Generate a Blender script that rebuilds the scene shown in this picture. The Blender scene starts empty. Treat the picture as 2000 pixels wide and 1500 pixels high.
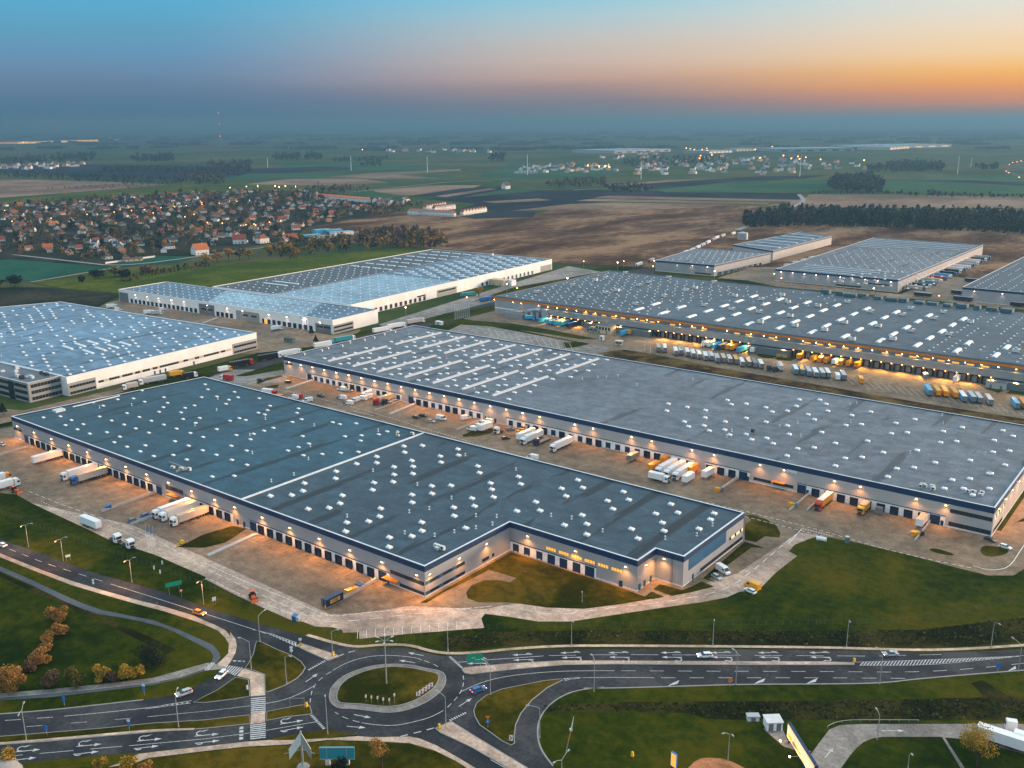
# Logistics park at dusk, seen from a drone. Axes: X along the long warehouse fronts, Y away from the camera, Z up, metres.
import bpy, bmesh, math, random
from math import sin, cos, pi, radians, hypot, atan2, sqrt
from mathutils import Vector, Matrix
random.seed(11)
R = random.random
def U(a, b): return a + (b - a) * random.random()
SC = bpy.context.scene
COL = SC.collection

# ---------------------------------------------------------------- camera model
CF, CH = 1878.36, 150.0
PITCH, ROLL, AZ = 0.26416404, -0.00507299, 2.22956663
def _cam(d):
    cp, sp, cr, sr = cos(PITCH), sin(PITCH), cos(ROLL), sin(ROLL)
    x, y, z = d[0], cp*d[1]-sp*d[2], sp*d[1]+cp*d[2]
    return (cr*x-sr*y, sr*x+cr*y, z)
_MX, _MY, _MZ = _cam((sin(AZ), 0, cos(AZ))), _cam((sin(AZ-pi/2), 0, cos(AZ-pi/2))), _cam((0, -1, 0))
def at(u, v, z=0.0):
    """ground position (at height z) seen at photo pixel u, v"""
    c = ((u-1000)/CF, (v-750)/CF, 1.0)
    d = [sum(a*b for a, b in zip(m, c)) for m in (_MX, _MY, _MZ)]
    t = (z-CH)/d[2]
    return (d[0]*t, d[1]*t)
def PX(pts, s=1.0, ox=0, oy=0): return [at(ox+p[0]/s, oy+p[1]/s) for p in pts]
def heading(p, q): return atan2(q[1]-p[1], q[0]-p[0])

cd = bpy.data.cameras.new("camera"); cam = bpy.data.objects.new("camera", cd); COL.objects.link(cam)
cd.sensor_fit = 'HORIZONTAL'; cd.sensor_width = 36.0; cd.lens = 36.0*CF/2000.0
cd.clip_start = 1.0; cd.clip_end = 150000.0
rx, ry, rz = [Vector((a[0], a[1], a[2])) for a in (_MX, _MY, _MZ)]
right = Vector((rx[0], ry[0], rz[0])); down = Vector((rx[1], ry[1], rz[1])); fwd = Vector((rx[2], ry[2], rz[2]))
mw = Matrix(((right[0], -down[0], -fwd[0], 0), (right[1], -down[1], -fwd[1], 0), (right[2], -down[2], -fwd[2], CH), (0, 0, 0, 1)))
cam.matrix_world = mw
SC.camera = cam

# ---------------------------------------------------------------- mesh helper
class MB:
    def __init__(s): s.v = []; s.f = []; s.m = []
    def face(s, pts, mi=0):
        n = len(s.v); s.v += [tuple(p) for p in pts]; s.f.append(tuple(range(n, n+len(pts)))); s.m.append(mi); return s
    def prism(s, pts, z0, z1, mi=0, top=None, bottom=False):
        a = sum(pts[i][0]*pts[(i+1) % len(pts)][1]-pts[(i+1) % len(pts)][0]*pts[i][1] for i in range(len(pts)))
        if a < 0: pts = pts[::-1]
        n = len(s.v); k = len(pts)
        s.v += [(p[0], p[1], z0) for p in pts]+[(p[0], p[1], z1) for p in pts]
        for i in range(k):
            j = (i+1) % k; s.f.append((n+i, n+j, n+k+j, n+k+i)); s.m.append(mi)
        s.f.append(tuple(range(n+k, n+2*k))); s.m.append(mi if top is None else top)
        if bottom: s.f.append(tuple(range(n+k-1, n-1, -1))); s.m.append(mi)
        return s
    def box(s, x0, x1, y0, y1, z0, z1, mi=0, top=None):
        x0, x1 = min(x0, x1), max(x0, x1); y0, y1 = min(y0, y1), max(y0, y1)
        return s.prism([(x0, y0), (x1, y0), (x1, y1), (x0, y1)], z0, z1, mi, top, True)
    def hexa(s, a, b, mi=0):
        """a: 4 bottom points ccw, b: 4 top points"""
        n = len(s.v); s.v += [tuple(p) for p in a]+[tuple(p) for p in b]
        for q in ((3, 2, 1, 0), (4, 5, 6, 7), (0, 1, 5, 4), (1, 2, 6, 5), (2, 3, 7, 6), (3, 0, 4, 7)):
            s.f.append(tuple(n+i for i in q)); s.m.append(mi)
        return s
    def tube(s, p, q, r0, r1=None, n=6, mi=0, cap=True):
        r1 = r0 if r1 is None else r1
        p, q = Vector(p), Vector(q); d = (q-p).normalized()
        u = d.orthogonal().normalized(); w = d.cross(u)
        k = len(s.v)
        for c, r in ((p, r0), (q, r1)):
            for i in range(n):
                a = 2*pi*i/n; s.v.append(tuple(c+u*(r*cos(a))+w*(r*sin(a))))
        for i in range(n):
            j = (i+1) % n; s.f.append((k+i, k+j, k+n+j, k+n+i)); s.m.append(mi)
        if cap:
            s.f.append(tuple(range(k+n-1, k-1, -1))); s.m.append(mi)
            s.f.append(tuple(range(k+n, k+2*n))); s.m.append(mi)
        return s
    def extr(s, prof, y0, y1, mi=0):
        """profile in x,z (ccw seen from -y), extruded along y"""
        n = len(s.v); k = len(prof)
        s.v += [(p[0], y0, p[1]) for p in prof]+[(p[0], y1, p[1]) for p in prof]
        for i in range(k):
            j = (i+1) % k; s.f.append((n+j, n+i, n+k+i, n+k+j)); s.m.append(mi)
        s.f.append(tuple(range(n, n+k))); s.m.append(mi)
        s.f.append(tuple(range(n+2*k-1, n+k-1, -1))); s.m.append(mi)
        return s
    def ribbon(s, pts, w, z=0.0, mi=0, off=0.0):
        """flat strip of width w along a polyline"""
        L = []; Rr = []
        for i, p in enumerate(pts):
            a = pts[max(0, i-1)]; b = pts[min(len(pts)-1, i+1)]
            dx, dy = b[0]-a[0], b[1]-a[1]; l = hypot(dx, dy) or 1
            nx, ny = -dy/l, dx/l
            L.append((p[0]+nx*(off+w/2), p[1]+ny*(off+w/2), z)); Rr.append((p[0]+nx*(off-w/2), p[1]+ny*(off-w/2), z))
        for i in range(len(pts)-1): s.face([Rr[i], Rr[i+1], L[i+1], L[i]], mi)
        return s
    def mesh(s, name, mats):
        me = bpy.data.meshes.new(name); me.from_pydata(s.v, [], s.f)
        if not isinstance(mats, (list, tuple)): mats = [mats]
        for m in mats: me.materials.append(m)
        if len(mats) > 1: me.polygons.foreach_set('material_index', s.m)
        me.update(); return me
    def build(s, name, mats, parent=None, loc=(0, 0, 0), rot=0.0):
        return link(name, s.mesh(name, mats), parent, loc, rot)
def link(name, data, parent=None, loc=(0, 0, 0), rot=0.0):
    o = bpy.data.objects.new(name, data); COL.objects.link(o)
    o.location = loc
    if rot: o.rotation_euler = (0, 0, rot)
    if parent is not None: o.parent = parent
    return o
def tag(o, label=None, cat=None, group=None, kind=None):
    if label: o['label'] = label
    if cat: o['category'] = cat
    if group: o['group'] = group
    if kind: o['kind'] = kind
    return o
def thing(name, label, cat, loc=(0, 0, 0), rot=0.0, group=None):
    return tag(link(name, None, None, loc, rot), label, cat, group)
KIDS = {}
def dup(root, loc, rot, label=None, group=None):
    r = root.copy(); COL.objects.link(r); r.location = loc; r.rotation_euler = (0, 0, rot)
    if label: r['label'] = label
    if group: r['group'] = group
    for ch in root.children:
        c = ch.copy(); COL.objects.link(c); c.parent = r
        for g in ch.children:
            d = g.copy(); COL.objects.link(d); d.parent = c
    return r
def resample(pts, step):
    out = [pts[0]]; carry = 0.0
    for a, b in zip(pts, pts[1:]):
        l = hypot(b[0]-a[0], b[1]-a[1]); t = step-carry
        while t <= l:
            out.append((a[0]+(b[0]-a[0])*t/l, a[1]+(b[1]-a[1])*t/l)); t += step
        carry = l-(t-step)
    return out
def smooth(pts, n=2):
    for _ in range(n):
        q = [pts[0]]
        for a, b in zip(pts, pts[1:]):
            q += [(a[0]*.75+b[0]*.25, a[1]*.75+b[1]*.25), (a[0]*.25+b[0]*.75, a[1]*.25+b[1]*.75)]
        pts = q+[pts[-1]]
    return pts
def smoothc(pts, n=2):
    for _ in range(n):
        q = []
        for i in range(len(pts)):
            a, b = pts[i], pts[(i+1) % len(pts)]
            q += [(a[0]*.75+b[0]*.25, a[1]*.75+b[1]*.25), (a[0]*.25+b[0]*.75, a[1]*.25+b[1]*.75)]
        pts = q
    return pts
def inside(p, poly):
    c = False; j = len(poly)-1
    for i in range(len(poly)):
        a, b = poly[i], poly[j]
        if (a[1] > p[1]) != (b[1] > p[1]) and p[0] < (b[0]-a[0])*(p[1]-a[1])/(b[1]-a[1])+a[0]: c = not c
        j = i
    return c

# ---------------------------------------------------------------- materials
def lin(c): return tuple((x/12.92 if x <= .04045 else ((x+.055)/1.055)**2.4) for x in (c[0]/255, c[1]/255, c[2]/255))
class NT:
    def __init__(s, name):
        s.mat = bpy.data.materials.new(name); s.mat.use_nodes = True
        s.t = s.mat.node_tree; s.n = s.t.nodes; s.b = s.n['Principled BSDF']
        s.b.inputs['Specular IOR Level'].default_value = .25
    def add(s, typ, **kw):
        n = s.n.new(typ)
        for k, v in kw.items():
            if k in n.inputs: n.inputs[k].default_value = v
            else: setattr(n, k, v)
        return n
    def lk(s, a, b): s.t.links.new(a, b)
    def coord(s, scale=(1, 1, 1), kind='Object'):
        tc = s.add('ShaderNodeTexCoord'); mp = s.add('ShaderNodeMapping'); mp.inputs['Scale'].default_value = scale
        s.lk(tc.outputs[kind], mp.inputs['Vector']); return mp.outputs['Vector']
    def noise(s, scale, detail=4, rough=.55, vec=None, dist=0):
        n = s.add('ShaderNodeTexNoise'); n.inputs['Scale'].default_value = scale; n.inputs['Detail'].default_value = detail
        n.inputs['Roughness'].default_value = rough; n.inputs['Distortion'].default_value = dist
        if vec is not None: s.lk(vec, n.inputs['Vector'])
        return n.outputs['Fac']
    def ramp(s, fac, stops):
        r = s.add('ShaderNodeValToRGB'); e = r.color_ramp.elements
        while len(e) < len(stops): e.new(.5)
        for k, (p, c) in zip(e, stops):
            k.position = p; k.color = (c[0], c[1], c[2], 1) if isinstance(c, tuple) else (c, c, c, 1)
        s.lk(fac, r.inputs['Fac']); return r.outputs['Color']
    def mix(s, fac, a, b, mode='MIX'):
        m = s.add('ShaderNodeMix'); m.data_type = 'RGBA'; m.blend_type = mode
        for sock, v in ((m.inputs[0], fac), (m.inputs[6], a), (m.inputs[7], b)):
            if hasattr(v, 'is_output'): s.lk(v, sock)
            elif isinstance(v, tuple): sock.default_value = (v[0], v[1], v[2], 1)
            else: sock.default_value = v
        return m.outputs[2]
    def out(s, color, rough=.8):
        if isinstance(color, tuple): s.b.inputs['Base Color'].default_value = (*color, 1)
        else: s.lk(color, s.b.inputs['Base Color'])
        s.b.inputs['Roughness'].default_value = rough
        return s.mat
def plain(name, c, rough=.6, metal=0.0, var=.12, scale=.6, spec=.3):
    t = NT(name); v = t.coord(); f = t.noise(scale, 5, .6, v)
    k = t.ramp(f, [(.3, tuple(x*(1-var) for x in c)), (.7, tuple(min(1, x*(1+var)) for x in c))])
    t.b.inputs['Metallic'].default_value = metal; t.b.inputs['Specular IOR Level'].default_value = spec
    return t.out(k, rough)
def glow(name, c, strength, base=(.8, .8, .8), sampled=False):
    t = NT(name); t.b.inputs['Emission Color'].default_value = (*c, 1); t.b.inputs['Emission Strength'].default_value = strength
    t.mat.cycles.emission_sampling = 'FRONT' if sampled else 'NONE'
    return t.out(base, .5)
def ground_mat(name, cols, s1=.02, s2=.35, rough=.95, streak=(1, 1, 1), w=(.3, .5, .7)):
    """three tones mixed by broad and fine noise"""
    t = NT(name); v = t.coord(streak); t.b.inputs['Specular IOR Level'].default_value = .02 if rough > .9 else .15
    a = t.noise(s1, 6, .6, v, .4); b = t.noise(s2, 6, .65, v); c = t.noise(s2*6, 3, .6, v)
    m = t.add('ShaderNodeMath', operation='MULTIPLY_ADD'); t.lk(a, m.inputs[0]); m.inputs[1].default_value = .6
    m2 = t.add('ShaderNodeMath', operation='MULTIPLY_ADD'); t.lk(b, m2.inputs[0]); m2.inputs[1].default_value = .28
    m3 = t.add('ShaderNodeMath', operation='MULTIPLY'); t.lk(c, m3.inputs[0]); m3.inputs[1].default_value = .12
    t.lk(m3.outputs[0], m2.inputs[2]); t.lk(m2.outputs[0], m.inputs[2])
    k = t.ramp(m.outputs[0], [(w[0]+.125, cols[0]), (w[1], cols[1]), (w[2]-.125, cols[2])])
    return t.out(k, rough)
def roof_mat(name, c, seam=.62, stain=.5, rough=.62, sheet=(5.3, 21.3), stainscale=.03, thr=.6, wet=.0):
    """bitumen roofing felt: sheets with lap seams, tone differences, puddle stains along the valleys"""
    t = NT(name); v = t.coord()
    big = t.noise(.013, 5, .6, v); mid = t.noise(.16, 5, .6, v); fine = t.noise(1.1, 4, .7, v)
    k = t.ramp(big, [(.34, tuple(x*.82 for x in c)), (.66, tuple(x*1.16 for x in c))])
    k2 = t.ramp(mid, [(.32, .68), (.68, 1.25)]); k = t.mix(1.0, k, k2, 'MULTIPLY')
    k3 = t.ramp(fine, [(.3, .72), (.7, 1.25)]); k = t.mix(1.0, k, k3, 'MULTIPLY')
    br = t.add('ShaderNodeTexBrick'); rot = t.add('ShaderNodeMapping'); t.lk(v, rot.inputs['Vector'])
    t.lk(rot.outputs['Vector'], br.inputs['Vector'])
    br.inputs['Scale'].default_value = 1.0; br.inputs['Brick Width'].default_value = sheet[1]; br.inputs['Row Height'].default_value = sheet[0]
    br.inputs['Mortar Size'].default_value = .16; br.inputs['Color1'].default_value = (1, 1, 1, 1); br.inputs['Color2'].default_value = (.86, .86, .86, 1)
    br.inputs['Mortar'].default_value = (seam, seam, seam, 1)
    k = t.mix(1.0, k, br.outputs['Color'], 'MULTIPLY')
    sv = t.coord((.55, .09, 1)); st = t.noise(stainscale*8, 4, .55, sv, .3)
    sm = t.ramp(st, [(thr, 0.0), (thr+.035, 1.0)])
    # valleys every 21.3 m
    sx = t.add('ShaderNodeSeparateXYZ'); t.lk(v, sx.inputs[0])
    md = t.add('ShaderNodeMath', operation='PINGPONG'); t.lk(sx.outputs[0], md.inputs[0]); md.inputs[1].default_value = 10.65
    vm = t.ramp(t.div(md.outputs[0], 10.65), [(.14, 1.0), (.26, 0.0)])
    q = t.mix(1.0, sm, vm, 'MULTIPLY')
    q = t.mix(1.0, q, (stain, stain, stain), 'MULTIPLY')
    k = t.mix(q, k, tuple(x*.28 for x in c))
    t.b.inputs['Specular IOR Level'].default_value = .35
    return t.out(k, rough)
def _div(s, a, b):
    m = s.add('ShaderNodeMath', operation='DIVIDE'); s.lk(a, m.inputs[0]); m.inputs[1].default_value = b; return m.outputs[0]
NT.div = _div
def clad_mat(name, c, axis, pitch=1.0, rough=.5, line=.78, metal=0.0):
    """sandwich panels with fine vertical joints"""
    t = NT(name); v = t.coord(); sx = t.add('ShaderNodeSeparateXYZ'); t.lk(v, sx.inputs[0])
    ad = t.add('ShaderNodeMath', operation='ADD'); t.lk(sx.outputs[0], ad.inputs[0]); t.lk(sx.outputs[1], ad.inputs[1])
    md = t.add('ShaderNodeMath', operation='PINGPONG'); t.lk(ad.outputs[0] if axis == 'xy' else sx.outputs[2], md.inputs[0]); md.inputs[1].default_value = pitch/2
    ln = t.ramp(t.div(md.outputs[0], pitch/2), [(.03, line), (.12, 1.0)])
    f = t.noise(.12, 5, .6, v); k = t.ramp(f, [(.3, tuple(x*.9 for x in c)), (.7, tuple(x*1.06 for x in c))])
    k = t.mix(1.0, k, ln, 'MULTIPLY'); t.b.inputs['Metallic'].default_value = metal
    return t.out(k, rough)
def leaf_mat(name, c1, c2, c3):
    t = NT(name); g = t.add('ShaderNodeNewGeometry'); v = t.coord(); f = t.noise(.45, 3, .6, v)
    m = t.add('ShaderNodeMath', operation='MULTIPLY_ADD'); t.lk(g.outputs['Random Per Island'], m.inputs[0]); m.inputs[1].default_value = .5
    h = t.add('ShaderNodeMath', operation='MULTIPLY'); t.lk(f, h.inputs[0]); h.inputs[1].default_value = .55
    t.lk(h.outputs[0], m.inputs[2])
    k = t.ramp(m.outputs[0], [(.2, c1), (.5, c2), (.8, c3)])
    t.b.inputs['Specular IOR Level'].default_value = .12
    return t.out(k, .85)
def paver_mat(name, c, dirty=.45):
    t = NT(name); v = t.coord()
    a = t.noise(.03, 6, .62, v, .6); b = t.noise(.22, 6, .65, v); c2 = t.noise(1.0, 5, .7, v)
    k = t.ramp(a, [(.36, tuple(x*y for x, y in zip(c, (.66, .68, .70)))), (.64, tuple(x*1.25 for x in c))])
    k = t.mix(1.0, k, t.ramp(b, [(.34, .68), (.66, 1.22)]), 'MULTIPLY')
    k = t.mix(1.0, k, t.ramp(c2, [(.3, .68), (.7, 1.28)]), 'MULTIPLY')
    br = t.add('ShaderNodeTexBrick'); t.lk(v, br.inputs['Vector'])
    br.inputs['Scale'].default_value = 1.0; br.inputs['Brick Width'].default_value = 3.2; br.inputs['Row Height'].default_value = 1.6
    br.inputs['Mortar Size'].default_value = .05; br.inputs['Color1'].default_value = (1, 1, 1, 1); br.inputs['Color2'].default_value = (.86, .86, .86, 1); br.inputs['Mortar'].default_value = (.84, .84, .84, 1)
    k = t.mix(1.0, k, br.outputs['Color'], 'MULTIPLY')
    sv = t.coord((.25, .05, 1)); st = t.noise(1.0, 5, .6, sv, .5)
    k = t.mix(t.ramp(st, [(.55, 0.0), (.72, dirty)]), k, tuple(x*.45 for x in c))
    return t.out(k, .85)

M = {}
M['roofA'] = roof_mat('teal_roof_felt', (.019, .072, .104), thr=.52, stain=.9)
M['roofA2'] = roof_mat('dark_roof_felt', (.036, .068, .092), thr=.46, stain=1.0)
M['roofB'] = roof_mat('grey_roof_felt', (.125, .147, .17), thr=.55, stain=.75)
M['roofC'] = roof_mat('slate_roof_felt', (.066, .094, .118), thr=.62, stain=.4)
M['roofD'] = roof_mat('pale_blue_roof_felt', (.14, .245, .34), thr=.52, stain=.8)
M['roofE'] = roof_mat('old_grey_roof_felt', (.10, .18, .25), thr=.6, stain=.5)
M['roofE2'] = roof_mat('new_pale_roof_felt', (.24, .375, .46), thr=.66, stain=.3)
M['roofE3'] = roof_mat('charcoal_roof_felt', (.06, .08, .095), thr=.6, stain=.4)
M['clad'] = clad_mat('grey_cladding', (.33, .335, .35), 'xy')
M['clad_light'] = clad_mat('light_grey_cladding', (.42, .41, .40), 'xy', 1.1)
M['clad_white'] = clad_mat('white_cladding', (.76, .76, .75), 'xy', 1.2)
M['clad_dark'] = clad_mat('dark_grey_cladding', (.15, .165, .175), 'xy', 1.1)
M['clad_mid'] = clad_mat('grey_panel', (.27, .28, .275), 'z', 1.2)
M['navy'] = plain('navy_sheet', (.010, .038, .098), .45)
M['blue'] = plain('blue_sheet', (.016, .09, .19), .45)
M['orange_band'] = plain('orange_sheet', (.62, .19, .012), .5)
M['white'] = plain('white_paint', (.80, .80, .79), .5)
M['offwhite'] = plain('offwhite_paint', (.62, .62, .60), .55)
M['cap'] = plain('pale_metal_capping', (.62, .65, .68), .4)
M['door_navy'] = clad_mat('navy_sectional_door', (.012, .035, .085), 'z', .6, .45, .6)
M['rubber'] = plain('black_rubber', (.010, .012, .016), .7)
M['glass'] = plain('dark_window_glass', (.018, .024, .032), .12, 0, .1, .5, .6)
M['skyglass'] = plain('skylight_dome', (.80, .82, .82), .4); M['duct'] = plain('teal_duct_metal', (.05, .11, .13), .5); M['ypaint_w'] = plain('yard_paint', (.78, .76, .72), .7, 0, .15, 1.2); M['fence'] = plain('fence_wire', (.10, .11, .10), .6)
M['strip'] = plain('rooflight_sheet', (.40, .43, .46), .45); M['kerb'] = plain('skylight_upstand', (.55, .58, .60), .6)
M['conc'] = plain('concrete', (.42, .40, .38), .85)
M['concd'] = plain('weathered_concrete', (.26, .25, .24), .9)
M['steel'] = plain('galvanised_steel', (.42, .43, .44), .45, .4)
M['dark'] = plain('dark_metal', (.03, .033, .036), .5)
M['tyre'] = plain('tyre_rubber', (.012, .012, .013), .8)
M['asphalt'] = ground_mat('asphalt', ((.020, .021, .026), (.032, .033, .037), (.060, .058, .059)), .06, .8, .85)
M['asphalt_b'] = ground_mat('worn_asphalt', ((.034, .029, .031), (.044, .038, .039), (.06, .052, .05)), .05, .8, .85)
M['path'] = ground_mat('grey_path', ((.065, .075, .09), (.085, .095, .105), (.11, .115, .125)), .06, .8, .9)
M['paver'] = paver_mat('concrete_pavers', (.24, .168, .108))
M['paver_l'] = paver_mat('pale_pavers', (.52, .37, .275), .3)
M['paver_g'] = paver_mat('grey_pavers', (.27, .235, .205), .3)
M['kerbstone'] = plain('kerb_stone', (.27, .25, .23), .85)
M['paint'] = plain('road_paint', (.47, .47, .46), .7, 0, .4, 1.6)
M['ypaint'] = plain('yellow_road_paint', (.55, .30, .04), .7, 0, .25, 1.2)
M['grass'] = ground_mat('dark_lawn', ((.009, .020, .001), (.030, .040, .0015), (.066, .056, .003)), .02, .3)
M['grass_y'] = ground_mat('autumn_lawn', ((.017, .021, .001), (.046, .040, .002), (.10, .066, .006)), .035, .3)
M['ditch'] = ground_mat('ditch_grass', ((.009, .012, .0025), (.020, .021, .004), (.048, .038, .008)), .05, .5)
M['bank'] = ground_mat('brown_bank', ((.022, .013, .007), (.06, .036, .016), (.15, .095, .03)), .05, .5)
M['weeds'] = leaf_mat('weed_leaves', (.008, .011, .004), (.022, .026, .008), (.07, .07, .025))
M['meadow'] = ground_mat('green_meadow', ((.035, .058, .004), (.06, .08, .006), (.10, .105, .012)), .012, .12, .95, (1, 1, 1))
M['winter'] = ground_mat('winter_crop', ((.012, .062, .040), (.018, .080, .050), (.03, .095, .055)), .006, .08)
M['heath'] = ground_mat('brown_heath', ((.055, .028, .016), (.125, .066, .038), (.27, .16, .088)), .007, .06, .95, (1.9, .8, 1))
M['soil'] = ground_mat('black_soil', ((.010, .014, .020), (.016, .021, .028), (.030, .034, .040)), .006, .08)
M['stubble'] = ground_mat('stubble_field', ((.13, .085, .058), (.20, .13, .09), (.28, .19, .13)), .004, .06)
M['country'] = ground_mat('countryside', ((.026, .050, .014), (.05, .072, .02), (.10, .085, .035)), .0022, .02)
M['cropgreen'] = ground_mat('green_field', ((.022, .065, .030), (.034, .085, .036), (.05, .10, .045)), .004, .05)
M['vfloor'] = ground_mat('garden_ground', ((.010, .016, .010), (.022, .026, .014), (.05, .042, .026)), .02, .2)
M['bark'] = plain('bark', (.05, .038, .028), .9)
M['leaf_rust'] = leaf_mat('rust_leaves', (.12, .055, .012), (.30, .145, .034), (.50, .27, .075))
M['leaf_gold'] = leaf_mat('golden_leaves', (.14, .08, .008), (.32, .19, .02), (.52, .33, .05))
M['leaf_dark'] = leaf_mat('dark_leaves', (.006, .012, .008), (.013, .022, .013), (.03, .040, .02))
M['leaf_olive'] = leaf_mat('olive_leaves', (.03, .033, .008), (.08, .075, .015), (.17, .14, .03))
M['leaf_brown'] = leaf_mat('brown_leaves', (.05, .03, .015), (.12, .07, .036), (.21, .13, .07))
M['leaf_wood'] = leaf_mat('bare_wood', (.018, .018, .015), (.040, .036, .028), (.085, .068, .05))
M['tile_red'] = plain('red_roof_tiles', (.27, .062, .030), .75, 0, .2, .5)
M['tile_dark'] = plain('dark_roof_tiles', (.045, .05, .06), .7, 0, .2, .5)
M['tile_orange'] = plain('orange_roof_tiles', (.42, .12, .035), .75, 0, .2, .5)
M['tile_brown'] = plain('brown_roof_tiles', (.12, .06, .045), .75, 0, .2, .5)
M['plaster'] = plain('white_plaster', (.72, .70, .66), .8)
M['plaster_g'] = plain('grey_plaster', (.36, .37, .37), .8)
M['plaster_o'] = plain('cream_plaster', (.55, .44, .30), .8)
M['lamp_warm'] = glow('warm_lamp_glass', (1, .55, .16), 28)
M['lamp_pink'] = glow('white_lamp_glass', (1, .66, .55), 26)
M['lamp_orange'] = glow('orange_lamp_glass', (1, .36, .06), 14)
M['lamp_far'] = glow('distant_lamp_glass', (1, .33, .05), 13)
M['lamp_farw'] = glow('distant_white_lamp_glass', (1, .6, .3), 20)
M['lamp_red'] = glow('red_lamp_glass', (1, .12, .06), 9)
M['lit'] = glow('lit_window', (1, .42, .05), .75, (.4, .3, .1))
M['litw'] = glow('pale_lit_window', (1, .68, .3), .8, (.5, .4, .3))
M['headlight'] = glow('headlight_glass', (1, .75, .45), 8)
M['taillight'] = glow('tail_light_glass', (1, .05, .02), 5)
M['green_led'] = glow('green_dock_light', (.1, 1, .2), 6)
VC = {'white': (.78, .78, .77), 'silver': (.42, .44, .46), 'dark': (.018, .022, .028), 'grey': (.16, .17, .18), 'blue': (.03, .13, .34), 'navy': (.010, .024, .065),
      'red': (.50, .028, .02), 'yellow': (.72, .33, .015), 'rust': (.70, .12, .015), 'orange': (.80, .27, .012), 'cyan': (.03, .38, .62), 'tan': (.55, .42, .30), 'beige': (.5, .46, .42), 'teal': (.03, .25, .30), 'green': (.02, .34, .20), 'black': (.012, .013, .016)}
def vc(c):
    k = 'paint_'+c
    if k not in M: M[k] = plain(c+'_vehicle_paint', VC[c], .35, 0, .05, .8, .5)
    return M[k]
# ---------------------------------------------------------------- sky and sun
W = bpy.data.worlds.new("World"); SC.world = W; W.use_nodes = True
nt = W.node_tree; N = nt.nodes; N.clear()
def wn(t, **kw):
    n = N.new(t)
    for k, v in kw.items(): setattr(n, k, v)
    return n
wo = wn('ShaderNodeOutputWorld'); bg = wn('ShaderNodeBackground'); nt.links.new(bg.outputs[0], wo.inputs[0])
tc = wn('ShaderNodeTexCoord'); nm = wn('ShaderNodeVectorMath', operation='NORMALIZE'); nt.links.new(tc.outputs['Generated'], nm.inputs[0])
sx = wn('ShaderNodeSeparateXYZ'); nt.links.new(nm.outputs[0], sx.inputs[0])
cm = wn('ShaderNodeMapping'); nt.links.new(nm.outputs[0], cm.inputs[0]); cm.inputs['Scale'].default_value = (3, 3, 46)
cn = wn('ShaderNodeTexNoise'); cn.inputs['Scale'].default_value = 1.6; cn.inputs['Detail'].default_value = 5; nt.links.new(cm.outputs[0], cn.inputs['Vector'])
ca = wn('ShaderNodeMath', operation='MULTIPLY_ADD'); nt.links.new(cn.outputs['Fac'], ca.inputs[0]); ca.inputs[1].default_value = .010; nt.links.new(sx.outputs['Z'], ca.inputs[2])
cb = wn('ShaderNodeMath', operation='SUBTRACT'); nt.links.new(ca.outputs[0], cb.inputs[0]); cb.inputs[1].default_value = .005
mr = wn('ShaderNodeMapRange'); nt.links.new(cb.outputs[0], mr.inputs['Value'])
mr.inputs['From Min'].default_value = -.02; mr.inputs['From Max'].default_value = .14
SUN_AZ = radians(37.7-34.0)            # glow centre, measured from +Y towards +X (camera looks 37.7 deg left of +Y)
CAM_YAW = pi/2+(AZ-pi/2)               # world angle of the camera heading (from +X)
def wdir(rel):                         # world horizontal direction at azimuth rel (to the right of the camera heading)
    a = CAM_YAW-rel
    return Vector((cos(a), sin(a), 0))
GLOW = wdir(radians(70))
hv = wn('ShaderNodeVectorMath', operation='MULTIPLY'); nt.links.new(nm.outputs[0], hv.inputs[0]); hv.inputs[1].default_value = (1, 1, 0)
hn = wn('ShaderNodeVectorMath', operation='NORMALIZE'); nt.links.new(hv.outputs[0], hn.inputs[0])
dt = wn('ShaderNodeVectorMath', operation='DOT_PRODUCT'); nt.links.new(hn.outputs[0], dt.inputs[0]); dt.inputs[1].default_value = GLOW
TS = (.0, .125, .178, .255, .33, .41, .5, .626, .75, .875, 1.0)
def wramp(cols):
    r = wn('ShaderNodeValToRGB'); e = r.color_ramp.elements
    while len(e) < len(TS): e.new(.5)
    for k, p, c in zip(e, TS, cols): k.position = p; k.color = (*[x*.84 for x in lin(c)], 1)
    nt.links.new(mr.outputs[0], r.inputs['Fac']); return r.outputs['Color']
r0 = wramp(((58, 100, 130), (60, 103, 135), (66, 108, 138), (82, 114, 146), (96, 122, 152), (103, 132, 164), (100, 142, 176), (94, 152, 184), (89, 161, 194), (82, 167, 204), (80, 166, 204)))
r1 = wramp(((100, 108, 118), (108, 111, 118), (124, 117, 122), (136, 122, 130), (168, 137, 130), (200, 164, 146), (206, 180, 164), (196, 190, 184), (172, 196, 202), (142, 196, 214), (120, 186, 216)))
r2 = wramp(((140, 112, 105), (152, 114, 100), (176, 120, 92), (228, 138, 80), (252, 164, 64), (254, 186, 92), (247, 207, 152), (238, 214, 184), (224, 219, 204), (214, 219, 215), (190, 210, 216)))
def wmix(f, a, b):
    m = wn('ShaderNodeMix'); m.data_type = 'RGBA'
    nt.links.new(f, m.inputs[0]); nt.links.new(a, m.inputs[6]); nt.links.new(b, m.inputs[7]); return m.outputs[2]
f1 = wn('ShaderNodeMapRange', interpolation_type='SMOOTHSTEP'); nt.links.new(dt.outputs['Value'], f1.inputs[0]); f1.inputs[1].default_value = .0; f1.inputs[2].default_value = .48
f2 = wn('ShaderNodeMapRange', interpolation_type='SMOOTHSTEP'); nt.links.new(dt.outputs['Value'], f2.inputs[0]); f2.inputs[1].default_value = .40; f2.inputs[2].default_value = .77
low = wmix(f2.outputs[0], wmix(f1.outputs[0], r0, r1), r2)
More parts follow.
